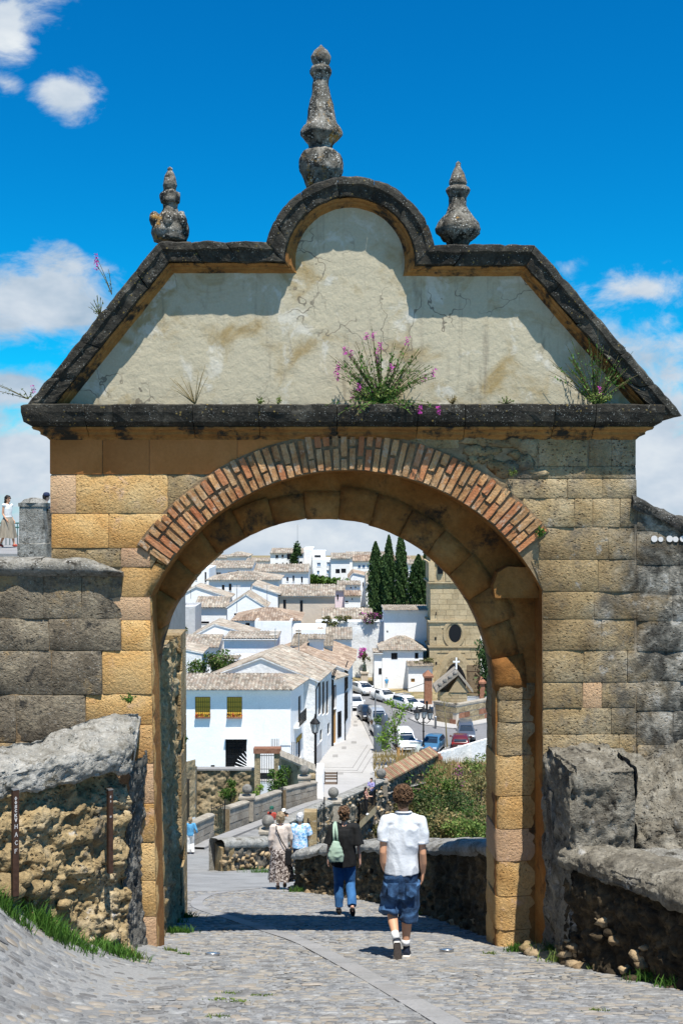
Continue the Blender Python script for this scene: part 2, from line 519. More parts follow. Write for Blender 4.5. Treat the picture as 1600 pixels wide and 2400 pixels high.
# ground
stone('cobble_mortar',[(.3,(.20,.20,.198)),(.6,(.30,.30,.295))],1.2,30,.3,crust=((.20,.185,.16),2.4,.58,.72),rv=0,bump=.015,bscale=40)
stone('cobble',[(.3,(.115,.12,.125)),(.5,(.20,.205,.21)),(.7,(.31,.315,.315))],6,40,.35,rv=.22,bump=.008,bscale=30,tint=(.32,.26,.19))
stone('cobble_stuff',[(.3,(.12,.125,.13)),(.5,(.20,.205,.21)),(.7,(.30,.305,.305))],6,40,.35,rv=.26,island=True,bump=.008,bscale=30,tint=(.30,.26,.20))
stone('flag',[(.3,(.23,.228,.222)),(.6,(.295,.29,.285))],2,30,.2,rv=.08,bump=.006,bscale=30)
stone('plaza_paving',[(.3,(.36,.35,.335)),(.6,(.41,.40,.385))],.3,3,.1,rv=.05,bump=.0)
stone('plaza_line',[(.3,(.22,.215,.20)),(.6,(.27,.26,.25))],.3,3,.1,rv=0,bump=.0)
stone('asphalt',[(.3,(.15,.15,.155)),(.6,(.20,.20,.205))],.2,4,.2,rv=0,bump=.0)
stone('soil',[(.3,(.16,.12,.06)),(.5,(.27,.21,.11)),(.7,(.36,.29,.17))],.6,4,.4,crust=((.10,.115,.04),.5,.5,.65),rv=0,bump=.15,bscale=3)
def leaf_mat(name,c1,c2,rough=.6,tr=.25):
 m,t,b = new_mat(name)
 r = t.add('ShaderNodeNewGeometry').outputs['Random Per Island']
 c = t.ramp(r,[(0,c1),(1,c2)])
 t.put(b.inputs['Base Color'],c)
 b.inputs['Roughness'].default_value = rough
 if tr:
  tl = t.add('ShaderNodeBsdfTranslucent')
  t.put(tl.inputs[0],c)
  mx = t.add('ShaderNodeMixShader')
  mx.inputs[0].default_value = tr
  t.l.new(b.outputs[0],mx.inputs[1])
  t.l.new(tl.outputs[0],mx.inputs[2])
  t.l.new(mx.outputs[0],t.n['Material Output'].inputs[0])
 return m
leaf_mat('cypress_leaf',(.016,.042,.010),(.065,.12,.032),.7,.15)
leaf_mat('bush_leaf',(.028,.070,.010),(.095,.17,.030))
leaf_mat('dark_leaf',(.012,.035,.010),(.045,.09,.020))
leaf_mat('lime_leaf',(.09,.19,.02),(.22,.33,.05))
leaf_mat('olive_leaf',(.055,.065,.022),(.17,.17,.065))
leaf_mat('dry_leaf',(.20,.15,.06),(.38,.30,.13))
leaf_mat('grass_leaf',(.03,.10,.012),(.12,.24,.04))
leaf_mat('weed_leaf',(.09,.16,.03),(.24,.30,.08))
leaf_mat('pink_flower',(.45,.035,.30),(.70,.13,.55),.6,.3)
plain('stem',(.10,.09,.035),.8)
plain('dry_stem',(.24,.19,.09),.8)
plain('bark',(.10,.075,.05),.9,var=.3)
# man-made
plain('iron',(.012,.012,.013),.5,.3)
plain('rust_iron',(.055,.028,.018),.7,.2,var=.5,vscale=30)
plain('green_iron',(.02,.10,.09),.5,.3)
plain('glass_dark',(.012,.015,.02),.12,0,.6)
plain('window_void',(.010,.010,.012),.4,0,.3)
plain('shutter_brown',(.045,.025,.017),.6)
plain('yellow_curtain',(.85,.52,.07),.8,var=.2,vscale=20)
plain('lace_curtain',(.28,.26,.36),.8,var=.4,vscale=30)
plain('wood_door',(.40,.23,.08),.6,var=.2)
plain('awning_yellow',(.42,.25,.03),.8)
plain('awning_red',(.36,.06,.03),.8)
plain('flower_red',(.55,.06,.03),.8,var=.5,vscale=60)
plain('blue_pane',(.10,.25,.42),.15,0,.6)
plain('lamp_glass',(.45,.48,.48),.2,0,.5)
plain('white_paint',(.80,.80,.80),.5)
plain('meter_box',(.62,.70,.68),.5)
plain('bench_metal',(.16,.12,.09),.6)
plain('bronze',(.05,.07,.055),.5,.5)
plain('bin_metal',(.13,.16,.19),.5,.4)
plain('lens_glass',(.06,.16,.30),.08,0,1.0)
plain('steel_ring',(.45,.46,.48),.35,.9)
plain('car_white',(.78,.79,.80),.3,0,.5,coat=.6)
plain('car_silver',(.40,.43,.46),.3,.3,.5,coat=.6)
plain('car_black',(.015,.018,.024),.25,0,.5,coat=.6)
plain('car_blue',(.07,.19,.32),.28,.3,.5,coat=.6)
plain('car_grey',(.10,.115,.14),.3,.3,.5,coat=.6)
plain('car_red',(.10,.012,.014),.3,0,.5,coat=.6)
plain('car_glass',(.015,.025,.04),.06,0,.8)
plain('tyre',(.012,.012,.012),.9)
plain('rim',(.38,.39,.40),.35,.8)
plain('headlight',(.62,.65,.68),.12,0,.8)
plain('tail_lamp',(.40,.01,.01),.2,0,.6)
plain('plate',(.75,.75,.72),.5)
plain('grille_black',(.012,.012,.013),.5)
# people
plain('skin_tan',(.55,.29,.17),.55,0,.35,var=.08,vscale=14)
plain('skin_fair',(.66,.38,.27),.55,0,.35,var=.08,vscale=14)
# --- the stone gate
YF = 12.5
def GX(px,Y=YF): return (px-800)*Y/F
def GZ(py,Y=YF): return (1200-py)*Y/F
AC = (GX(815),GZ(1612))
AR = 510*YF/F
RR = 595*YF/F
YB = 13.6
BC = (GX(757,YB),GZ(1601,YB))
BR = 388*YB/F
JL,JR = GX(352),GX(1271)
ZS_L = AC[1] + math.sqrt(AR**2-(JL-AC[0])**2)
ZS_R = AC[1] + math.sqrt(AR**2-(JR-AC[0])**2)
def lean(p):
 """the left pier leans a little into the passage towards its foot"""
 x,y,z = p
 if x<0 and z< -.95:
  x += .0195*(-.95-z)
 elif x>0 and z< -3.4:
  x += .07*(-3.4-z) if y<12.8 else 0
 return (x,y,z)
gate = thing('city_gate','tall ochre stone city gate with a brick ringed arch and curved gable','gate',(0,YF+.5,ground(0,YF)))
def arch_wall(xl,xr,zt,zb,c,R,jl,jr,y0,y1,mi=0):
 mb = MB()
 xs = [xl]
 n = 44
 for i in range(n+1):
  xs.append((jl+jr)/2-(jr-jl)/2*math.cos(math.pi*i/n))
 xs.append(xr)
 def zlow(x):
  d = R*R - (x-c[0])**2
  return c[1] + math.sqrt(max(0,d))
 for i in range(len(xs)-1):
  a,b = xs[i],xs[i+1]
  if i == 0 or i == len(xs) - 2:
   za = zb_ = zb
  else:
   za,zb_ = zlow(a),zlow(b)
  N = 8
  for k in range(N):
   t0,t1 = k/N,(k+1)/N
   p = lambda x,zl,t,y:lean((x,y,zl+(zt-zl)*t))
   mb.quad(p(a,za,t0,y0),p(b,zb_,t0,y0),p(b,zb_,t1,y0),p(a,za,t1,y0),1)
   mb.quad(p(b,zb_,t0,y1),p(a,za,t0,y1),p(a,za,t1,y1),p(b,zb_,t1,y1),mi)
  if not (i==0 or i==len(xs)-2):
   mb.quad(lean((b,y0,zb_)),lean((a,y0,za)),lean((a,y1,za)),lean((b,y1,zb_)),mi)
 for x in (jl,jr):
  z1 = zlow(x)
  N = 10
  for k in range(N):
   za,zc = zb + (z1-zb)*k/N,zb + (z1-zb)*(k+1)/N
   mb.quad(lean((x,y0,za)),lean((x,y1,za)),lean((x,y1,zc)),lean((x,y0,zc)),mi)
 for x in (xl,xr):
  mb.quad(lean((x,y0,zb)),lean((x,y1,zb)),lean((x,y1,zt)),lean((x,y0,zt)),mi)
 mb.quad((xl,y0,zt),(xr,y0,zt),(xr,y1,zt),(xl,y1,zt),mi)
 return mb
XL,XR = GX(116),GX(1490)
part('wall_core',arch_wall(XL+.02,XR-.02,GZ(965),-6.2,AC,AR,JL,JR,YF+.014,13.0),[MAT['soffit'],MAT['joint_mortar']],gate)
rear_l,rear_r = BC[0] - BR,BC[0] + BR
part('rear_wall_core',arch_wall(XL+.25,XR-.25,GZ(965),-6.6,BC,BR,rear_l+.001,rear_r-.001,13.0+.003,YB),[MAT['soffit'],MAT['soffit']],gate)
def arch_push(x,z,ring):
 """keep masonry clear of the opening"""
 dx,dz = x - AC[0],z - AC[1]
 if x<0 and z<ZS_L or x>0 and z<ZS_R:
  if x<0: return min(x,JL-.006),z
  return max(x,JR+.006),z
 d = math.hypot(dx,dz)
 lim = (AR+RR)/2 - .06 if ring(x,z) else AR
 if d<lim and d>1e-6:
  return AC[0] + dx*lim/d,AC[1] + dz*lim/d
 return x,z
RING_A0,RING_A1 = R_(38),R_(146)
def in_ring(x,z):
 a = math.atan2(z-AC[1],x-AC[0])
 return RING_A0<a<RING_A1
def block(px0,py0,px1,py1,mat,parent,Y=YF,amp=.010,proud=0.0,push=False,gap=.0025,depth=.12,name='stone_block',topf=None,shape=None,cell=.11):
 """one ashlar with worn edges, given by its outline on the face at depth Y"""
 x0,x1,z0,z1 = GX(px0,Y) + gap,GX(px1,Y) - gap,GZ(py1,Y) + gap,GZ(py0,Y) - gap
 nx,nz = max(3,int((x1-x0)/cell)),max(3,int((z1-z0)/cell))
 nx,nz = min(nx,14),min(nz,12)
 mb = MB()
 seed = Vector((rnd.random()*50,rnd.random()*50,rnd.random()*50))
 grid = []
 tilt = (rnd.uniform(-.5,.5)*amp,rnd.uniform(-.5,.5)*amp)
 for j in range(nz+1):
  for i in range(nx+1):
   u = i/nx
   v = j/nz
   if i == 1:u = min(u,.012/max(.02,x1-x0))
   if i == nx - 1:u = max(u,1-.012/max(.02,x1-x0))
   if j == 1:v = min(v,.012/max(.02,z1-z0))
   if j == nz - 1:v = max(v,1-.012/max(.02,z1-z0))
   x,z = x0 + (x1-x0)*u,z0 + (z1-z0)*v
   edge = (i in (0,nx)) + (j in (0,nz))
   q = fbm(Vector((x,z,0))+seed,3.0,4)
   y = Y - proud - q*amp*1.6 + (.004+amp*.12)*min(edge,1) + tilt[0]*(u-.5) + tilt[1]*(v-.5)
   if edge:
    w_ = amp*.32*fbm(Vector((x*7,z*7,9))+seed,1.5,3)
    if edge == 2:
     x += (.5-u)*.006*2;z += (.5-v)*.006*2
    if i in (0,nx):x += w_
    if j in (0,nz):z += w_
   if topf:
    zt = topf(x)
    if z>zt:z = zt + .02*fbm((x*5,z,3),1,3)
   if push:
    x,z = arch_push(x,z,in_ring)
   grid.append(lean((x,y,z)))
 W = nx + 1
 fs = [(j*W+i,j*W+i+1,(j+1)*W+i+1,(j+1)*W+i) for j in range(nz) for i in range(nx)]
 border = [i for i in range(W)] + [j*W+nx for j in range(1,nz+1)] + [nz*W+i for i in range(nx-1,-1,-1)] + [j*W for j in range(nz-1,0,-1)]
 n0 = len(grid)
 nb_ = len(border)
 grid += [grid[b] for b in border] + [(grid[b][0],Y+depth,grid[b][2]) for b in border]
 for k in range(nb_):
  k2 = (k+1)%nb_
  fs.append((n0+k2,n0+k,n0+nb_+k,n0+nb_+k2))
 mb.add(grid,fs)
 return part(name,mb,MAT[mat],parent,smooth_=True)
A,PL,TN,GR,DK = 'ochre_ashlar','shadow_tone_ashlar','tan_ashlar','grey_ashlar','dark_lichen'
LEFT = [(116,1018,240,1112,PL,.004),(240,1018,350,1112,PL,.005),(350,1018,556,1112,PL,.005),(556,1018,690,1075,PL,.006),(690,1018,860,1045,TN,.006),(860,1018,1075,1050,TN,.008),(117,1112,178,1204,A,.008),(178,1112,393,1204,A,.011),(393,1112,492,1204,TN,.016),(120,1204,255,1285,A,.011),(255,1204,400,1285,A,.011),(122,1285,200,1312,TN,.02),(200,1285,283,1330,TN,.024),(283,1285,352,1330,A,.008),(352,1285,402,1330,TN,.012),(285,1330,404,1400,A,.005),(255,1400,352,1454,A,.006),(282,1454,352,1525,A,.009),(236,1525,352,1628,A,.012),(196,1628,352,1700,A,.014),(240,1700,352,1790,A,.010),(200,1790,352,1885,A,.010),(230,1885,352,1975,A,.010),(210,1975,352,2065,A,.010),(240,2065,352,2150,A,.010),(200,2150,352,2262,A,.012)]
for (a,b,c,d,m,am) in LEFT:
 block(a,b,c,d,m,gate,amp=am,push=True)
RIGHT = [(1262,1018,1377,1093,TN,.012),(1380,1018,1433,1093,TN,.010),(1433,1018,1490,1093,TN,.010),(1180,1093,1342,1122,TN,.015),(1342,1093,1490,1122,TN,.012),(1188,1122,1330,1168,TN,.024),(1330,1122,1412,1168,TN,.022),(1412,1122,1492,1168,TN,.016),(1225,1168,1346,1236,TN,.022),(1346,1168,1389,1236,TN,.018),(1389,1168,1453,1236,TN,.02),(1453,1168,1500,1236,TN,.02),(1262,1236,1426,1312,TN,.016),(1426,1236,1500,1312,TN,.02),(1245,1312,1402,1387,TN,.022),(1402,1312,1500,1387,TN,.02),(1270,1387,1392,1452,TN,.022),(1392,1387,1500,1452,TN,.02),(1270,1452,1410,1525,TN,.018),(1410,1452,1500,1525,TN,.02),(1270,1525,1368,1600,TN,.018),(1368,1525,1470,1600,TN,.018),(1470,1525,1520,1600,TN,.02),(1270,1600,1364,1660,TN,.018),(1366,1600,1410,1660,A,.014),(1410,1600,1490,1660,TN,.016),(1270,1660,1432,1722,TN,.016),(1432,1660,1520,1722,TN,.018),(1270,1722,1350,1800,TN,.018),(1350,1722,1450,1800,TN,.018),(1450,1722,1540,1800,TN,.018),(1270,1800,1360,1880,TN,.02),(1270,1880,1360,1960,TN,.02),(1270,1960,1360,2050,TN,.02),(1270,2050,1370,2140,TN,.02),(1270,2140,1380,2260,TN,.022)]
for (a,b,c,d,m,am) in RIGHT:
 block(a,b,c,d,m,gate,amp=am*.62,push=True,depth=.14)
rs = random.Random(3)
def lump(c,r,seed,seg=9,ring=6,nz=.25):
 mb = MB()
 mb.ball((0,0,0),(1,1,1),seg,ring)
 out = []
 for v in mb.v:
  p = Vector(v)
  k = 1 + nz*fbm(p*1.3+Vector((seed,seed*.7,0)),1.0,3)
  out.append((c[0]+p.x*r[0]*k,c[1]+p.y*r[1]*k,c[2]+p.z*r[2]*k))
 mb.v = out
 return mb
for (px,py,w_,h_) in [(1095,1030,22,12),(1135,1028,42,15),(1175,1040,30,10),(1205,1035,18,14),(1235,1045,26,20),(1105,1056,20,11),(1145,1058,26,10),(1178,1095,38,20),(1145,1075,12,8),(1225,1085,24,20),(1205,1066,16,9),(1130,1078,10,8),(1252,1108,30,12),(1110,1078,12,10)]:
 part('rubble_stone',lump((GX(px),YF+.012,GZ(py)),(w_/190,.032,h_/190),rs.random()*90,10,6,.8),MAT['tan_ashlar'],gate, True)
mb = MB()
N = 60
for i in range(N):
 a0,a1 = RING_A0 + (RING_A1-RING_A0)*i/N,RING_A0 + (RING_A1-RING_A0)*(i+1)/N
 pt = lambda a,r,y:(AC[0]+r*math.cos(a),y,AC[1]+r*math.sin(a))
 for (r0,r1) in ((AR+.004,(AR+RR)/2),((AR+RR)/2,RR+.01)):
  mb.quad(pt(a1,r0,YF-.008),pt(a0,r0,YF-.008),pt(a0,r1,YF-.008),pt(a1,r1,YF-.008))
 mb.quad(pt(a0,AR+.004,YF-.008),pt(a1,AR+.004,YF-.008),pt(a1,AR+.004,YF+.04),pt(a0,AR+.004,YF+.04))
 mb.quad(pt(a1,RR+.01,YF-.008),pt(a0,RR+.01,YF-.008),pt(a0,RR+.01,YF+.1),pt(a1,RR+.01,YF+.1))
ring = part('brick_ring',mb,MAT['mortar'],gate)
BRK = []
for v in range(7):
 mb = MB()
 nu,nv,nd = 6,3,2
 sd = v*13.7
 bm = bmesh.new()
 bmesh.ops.create_cube(bm,size=2)
 bmesh.ops.subdivide_edges(bm,edges=bm.edges[:],cuts=2,use_grid_fill=True)
 for q in bm.verts:
  p = q.co.copy()
  k = 1 - .05*(abs(p.x)>.9)*(abs(p.z)>.9)
  q.co = Vector((p.x*(1+.05*fbm(p*.9+Vector((sd,0,0)),1,3)),p.y+.12*fbm(p+Vector((0,sd,0)),1.1,3),p.z*k*(1+.16*fbm(p*.8+Vector((0,0,sd)),1,3))))
 me = bpy.data.meshes.new('brick')
 bm.to_mesh(me)
 bm.free()
 me.materials.append(MAT['brick'])
 BRK.append(me)
nb = 54
for i in range(nb):
 a = RING_A0 + (RING_A1-RING_A0)*(i+.5)/nb + rs.uniform(-.002,.002)
 full = rs.random()<.3
 cut = rs.choice((.36,.5,.64))
 segs = [(0.02,.97)] if full else [(0.0,cut-.02),(cut+.02,1.0)]
 half = (RING_A1-RING_A0)/nb*AR*.5*.71
 for (s0,s1) in segs:
  s0 += rs.uniform(0,.03);s1 += rs.uniform(-.05,.015)
  r0,r1 = AR + (RR-AR)*s0,AR + (RR-AR)*s1
  rm = (r0+r1)/2
  b = link('brick',rs.choice(BRK),ring,world_verts=True)
  b.location = (AC[0]+rm*math.cos(a),YF+.012+rs.uniform(-.012,.010),AC[1]+rm*math.sin(a))
  b.rotation_euler = (0,-a,rs.uniform(-.02,.02))
  b.scale = ((r1-r0)/2,.045,half*rm/AR*rs.uniform(.88,1.05))
def wedge(c,r0,r1,a0,a1,y0,y1,nz,seed):
 mb = MB()
 n,m = 4,4
 vs = []
 for y in (y0,y1):
  for i in range(n+1):
   for k in range(m+1):
    a = a0 + (a1-a0)*i/n
    r = r0 + (r1-r0)*k/m
    e = (i in (0,n)) or (k in (0,m))
    d = nz*fbm((a*5+seed,r*4,seed),1,3)
    vs.append(lean((c[0]+(r+(d if k==0 else 0)*.5)*math.cos(a),y+((.02 if e else 0)-d if y==y0 else 0),c[1]+(r+(d if k==0 else 0)*.5)*math.sin(a))))
 W = m + 1
 Q = (n+1)*W
 fs = []
 for i in range(n):
  for k in range(m):
   q = i*W + k
   fs.append((q,q+W,q+W+1,q+1))
   fs.append((Q+q,Q+q+1,Q+q+W+1,Q+q+W))
  fs.append((i*W,Q+i*W,Q+(i+1)*W,(i+1)*W))
  fs.append((i*W+m,(i+1)*W+m,Q+(i+1)*W+m,Q+i*W+m))
 for k in range(m):
  fs.append((k,k+1,Q+k+1,Q+k))
  q = n*W
  fs.append((q+k,Q+q+k,Q+q+k+1,q+k+1))
 return mb.add(vs,fs)
nv = 17
for i in range(nv):
 a0,a1 = math.pi*i/nv + .0008,math.pi*(i+1)/nv - .0008
 part('voussoir',wedge(BC,BR-.012,BR+.30+.14*rs.random(),a0,a1,12.97-.02*rs.random(),YB-.002,.03,rs.random()*50),MAT['soffit'],gate, True)
ys = [1600,1640,1692,1770,1865,1942,2018,2100,2178,2250]
for i in range(len(ys)-1):
 x0 = GX(1163+rs.uniform(-4,4),13.0)
 x1 = GX(1205+rs.uniform(-2,6),13.0)
 z1,z0 = GZ(ys[i],13.0) - .005,GZ(ys[i+1],13.0) + .005
 mb = MB()
 n,m = 5,6
 col = []
 ring_pts = [(x1+.3,13.02),(x1,12.965),((x0+x1)/2,12.95),(x0+.03,12.955),(x0,12.99),(x0-.02,13.3),(GX(1139,YB),YB)]
 for j in range(n+1):
  z = z0 + (z1-z0)*j/n
  e = .006 if j in (0,n) else 0
  for k,(x,y) in enumerate(ring_pts):
   q = fbm((x*3,y*3+i*7,z*4),1.6,4)
   col.append((x+(.014*q+e*.6 if k>=3 else 0),y-(.022*q if k<5 else 0)+(e if k<4 else 0),z))
 W = len(ring_pts)
 mb.add(col,[(j*W+k+1,j*W+k,(j+1)*W+k,(j+1)*W+k+1) for j in range(n) for k in range(W-1)])
 mb.add([col[k] for k in range(W)]+[(GX(1205,13)+.3,YB,z0)],[tuple(range(W+1))])
 mb.add([col[n*W+k] for k in range(W)]+[(GX(1205,13)+.3,YB,z1)],[tuple(range(W+1))[::-1]])
 part('pier_stone',mb,MAT['ochre_ashlar' if i>2 else 'tan_ashlar'],gate, True)  # top three courses in browner stone, painting in the front arch's shadow
mb = MB()
pts = [(1160,1402),(1156,1372),(1166,1342),(1190,1328),(1240,1330),(1266,1395),(1262,1402)]
mb.prism([P(a,b,12.72) for a,b in pts],(0,.3,0))
part('impost_stone',mb,MAT['soffit'],gate)
# left reveal: courses of the jamb
for i,(a,b) in enumerate([(1400,1445),(1445,1515),(1515,1620),(1620,1680),(1680,1735),(1735,1830),(1830,1910),(1910,1985),(1985,2070),(2070,2150),(2150,2240)]):
 mb = MB()
 z1,z0 = GZ(a) - .004,GZ(b) + .004
 xa,xb = JL + .012,(rear_l+.02)
 pts = []
 n = 4
 for j in range(n+1):
  z = z0 + (z1-z0)*j/n
  e = .010 if j in (0,n) else 0
  for k,t in enumerate((0,.04,.35,.7,.97,1)):
   q = fbm((t*3,i*5,z*4),1.5,4)*.012
   xbz = min(xb,xa) if z>BC[1] else xb
   pts.append(lean((xa+(xbz-xa)*t+q-e-(.012 if k in (0,5) else 0),12.505+(YB-12.505)*t,z)))
 W = 6
 mb.add(pts,[(j*W+k,j*W+k+1,(j+1)*W+k+1,(j+1)*W+k) for j in range(n) for k in range(W-1)])
 part('jamb_stone',mb,MAT['ochre_ashlar'],gate, True)
CX0,CX1 = XL,XR
def cornice_ring(v,z,k):
 return [(CX0-v,13.35,z),(CX0-v,YF-v,z),(CX1+v,YF-v,z),(CX1+v,13.35,z)]
def zc(py): return GZ(py,YF-.22)
TOPP = [(-.1,zc(946)),(.10,zc(946)),(.235,zc(947)),(.26,zc(950)),(.26,zc(966)),(.25,zc(974)),(.235,zc(988)),(.16,zc(998))]
BEDP = [(.158,zc(998.4)),(.165,zc(1000)),(.15,zc(1005)),(.10,zc(1008)),(.085,zc(1011)),(.085,zc(1016)),(.03,zc(1021)),(0.0,zc(1028))]
def mould_run(prof,x0,x1,mat,name,seed,nz,endl=False,endr=False):
 """length of cornice from x0 to x1; endl/endr: with mitred return"""
 mb = MB()
 n = max(3,int((x1-x0)/.07))
 cols = []
 if endl:
  cols.append([(CX0-v,13.35,z) for v,z in prof])
  cols.append([(CX0-v,(13.35+YF-v)/2,z) for v,z in prof])
 for i in range(n+1):
  t = i/n
  c = []
  for v,z in prof:
   xa = (CX0-v) if endl else x0 + .004
   xb = (CX1+v) if endr else x1 - .004
   x = xa + (xb-xa)*t
   q = fbm((x*5+seed,v*6,z*6),1.0,4)
   c.append((x,YF-v-q*nz*(1 if v>.0 else 0)+(.012 if (i in (0,n)) else 0),z+nz*.8*fbm((x*6,seed,z*3),1.0,3)*(1 if v>.05 else 0)))
  cols.append(c)
 if endr:
  cols.append([(CX1+v,(13.35+YF-v)/2,z) for v,z in prof])
  cols.append([(CX1+v,13.35,z) for v,z in prof])
 W = len(prof)
 vs = [p for c in cols for p in c]
 mb.add(vs,[(i*W+k,i*W+k+1,(i+1)*W+k+1,(i+1)*W+k) for i in range(len(cols)-1) for k in range(W-1)])
 for e,rev in ((0,0),(len(cols)-1,1)):
  idx = [e*W+k for k in range(W)]
  mb.add([vs[i] for i in idx]+[(vs[idx[-1]][0],YF+.1,vs[idx[-1]][2]),(vs[idx[0]][0],YF+.1,vs[idx[0]][2])],[tuple(range(W+2)) if rev else tuple(range(W+2))[::-1]])
 return part(name,mb,MAT[mat],gate)
cuts = [116,210,275,458,610,790,975,1085,1290,1385,1490]
for i in range(len(cuts)-1):
 a,b = GX(cuts[i]),GX(cuts[i+1])
 e0,e1 = i == 0,i == len(cuts) - 2
 mould_run(TOPP,a,b,'black_crust','cornice_stone',i*3.3,.014,e0,e1)
 mould_run(BEDP,a,b,'bed_mould','bed_moulding',i*5.1,.007,e0,e1)
part('cornice_bed',MB().box((CX0+.03,YF+.04,GZ(1016)),(CX1-.03,13.3,GZ(950))),MAT['soffit'],gate)
# ---- gable: plastered wall and moulded coping following its curved outline
RC = (820.0,614.0)
def gable_path(u):
 """outline moved inward by u photo px; returns list of straight / arc pieces as points"""
 R = 202 - u
 def off(p,q):
  d = (Vector(q)-Vector(p)).normalized()
  n = Vector((-d.y,d.x))
  return Vector(p) + n*u,Vector(q) + n*u
 def isect(l1,l2):
  p,r = l1[0],l1[1] - l1[0]
  q,s = l2[0],l2[1] - l2[0]
  c = r.x*s.y - r.y*s.x
  t = ((q-p).x*s.y-(q-p).y*s.x)/c
  return p + r*t
 L1 = off((62,952),(372,566))
 L2 = off((372,566),(700,566))
 L3 = off((940,573),(1253,573))
 L4 = off((1253,573),(1598,972))
 B,E = isect(L1,L2),isect(L3,L4)
 yc,yd = L2[0].y,L3[0].y
 Cx = RC[0] - math.sqrt(R*R-(yc-RC[1])**2)
 Dx = RC[0] + math.sqrt(R*R-(yd-RC[1])**2)
 ya = 950
 A_ = L1[0] + (L1[1]-L1[0])*((ya-L1[0].y)/(L1[1].y-L1[0].y)) if u>2 else L1[0]
 yf = 972 if u<40 else 950
 F_ = L4[0] + (L4[1]-L4[0])*((yf-L4[0].y)/(L4[1].y-L4[0].y))
 arc = []
 a0 = math.atan2(RC[1]-yc,Cx-RC[0])
 a1 = math.atan2(RC[1]-yd,Dx-RC[0])
 if a0<0:a0 += 2*math.pi
 for i in range(25):
  a = a0 + (a1-a0)*i/24
  arc.append(Vector((RC[0]+R*math.cos(a),RC[1]-R*math.sin(a))))
 return [[A_,B],[B,Vector((Cx,yc))],arc,[Vector((Dx,yd)),E],[E,F_]]
def at_path(u,pi,t):
 pc = gable_path_cached(u)[pi]
 if len(pc) == 2:
  return pc[0] + (pc[1]-pc[0])*t
 k = t*(len(pc)-1)
 i = min(int(k),len(pc)-2)
 return pc[i] + (pc[i+1]-pc[i])*(k-i)
_gp = {}
def gable_path_cached(u):
 if u not in _gp:
  _gp[u] = gable_path(u)
 return _gp[u]
YW = YF + .03
COPE = [(0,-.85),(0,-.3),(0,.05),(0,.24),(2,.265),(16,.27),(22,.245),(32,.235),(46,.22),(50,.15)]
BEDG = [(49.5,.148),(51,.155),(56,.13),(60,.085),(64,.08),(69,.03),(74,.0)]
def cope_stone(prof,pi,t0,t1,n,mat,name,seed,nz):
 mb = MB()
 vs = []
 W = len(prof)
 for i in range(n+1):
  t = t0 + (t1-t0)*i/n
  for k,(u,v) in enumerate(prof):
   q2 = at_path(u,pi,t)
   Yp = YW - v
   p = P(q2.x,q2.y,max(Yp,YW-.28) if v>-.05 else YW)
   p.y = Yp
   d = fbm((p.x*4+seed,p.y*4,p.z*4),1.3,4)*nz
   e = .012 if i in (0,n) else 0
   vs.append((p.x,p.y-d*(v>0)+e*(v>0),p.z+d*.9-e*.5*(u<5)))
 mb.add(vs,[(i*W+k,i*W+k+1,(i+1)*W+k+1,(i+1)*W+k) for i in range(n) for k in range(W-1)])
 for e in (0,n):
  idx = tuple(range(W))
  pts = [vs[e*W+k] for k in range(W)]
  pts.append((pts[-1][0],YW+.02,pts[-1][2]))
  pts.append((pts[-1][0],YW+.85,pts[-1][2]))
  mb.add(pts,[tuple(range(W+2))])
 return part(name,mb,MAT[mat],gate)
SEGS = {0:[0,.18,.4,.6,.82,1],1:[0,.3,.62,1],2:[0,.1,.27,.44,.6,.76,.9,1],3:[0,.35,.7,1],4:[0,.2,.42,.63,.82,1]}
for pi,cu in SEGS.items():
 for i in range(len(cu)-1):
  g = .0008
  n = 8
  cope_stone(COPE,pi,cu[i]+(g if cu[i]>0 else 0),cu[i+1]-(g if cu[i+1]<1 else 0),n,'black_crust','coping_stone',pi*7+i*1.7,.018)
  cope_stone(BEDG,pi,cu[i],cu[i+1],n,'bed_mould','coping_moulding',pi*3+i*2.1,.007)
cpath = []
for pc in gable_path_cached(9):
 for q in pc:
  if not cpath or (q-cpath[-1]).length>.5:
   cpath.append(q)
cpts = [P(q.x,q.y,YW) for q in cpath]
cpts = [Vector((p.x,YW+.05,p.z)) for p in cpts]
bm = bmesh.new()
fc = bm.faces.new([bm.verts.new(p) for p in cpts])
res = bmesh.ops.extrude_face_region(bm,geom=[fc])
bmesh.ops.translate(bm,vec=(0,.72,0),verts=[g for g in res['geom'] if isinstance(g,bmesh.types.BMVert)])
bmesh.ops.triangulate(bm,faces=bm.faces[:])
me = bpy.data.meshes.new('gable_core')
bm.to_mesh(me)
bm.free()
me.materials.append(MAT['black_crust'])
part('gable_core',me, None,gate)
# plaster field
inner = []
for pc in gable_path_cached(55):
 for q in pc:
  if not inner or (q-inner[-1]).length>.5:
   inner.append(q)
pts = [P(q.x,q.y,YW) for q in inner]
pts = [Vector((p.x,YW,p.z)) for p in pts]
pts[0].z = pts[-1].z = GZ(952)
mb = MB()
cenz = GZ(800)
# triangulated through bmesh so the outline stays exact
bm = bmesh.new()
vv = [bm.verts.new(p) for p in pts]
fc = bm.faces.new(vv)
res = bmesh.ops.extrude_face_region(bm,geom=[fc])
bmesh.ops.translate(bm,vec=(0,.8,0),verts=[g for g in res['geom'] if isinstance(g,bmesh.types.BMVert)])
bmesh.ops.triangulate(bm,faces=bm.faces[:])
me = bpy.data.meshes.new('gable_wall')
bm.to_mesh(me)
bm.free()
me.materials.append(MAT['gable_plaster'])
part('gable_wall',me, None,gate)
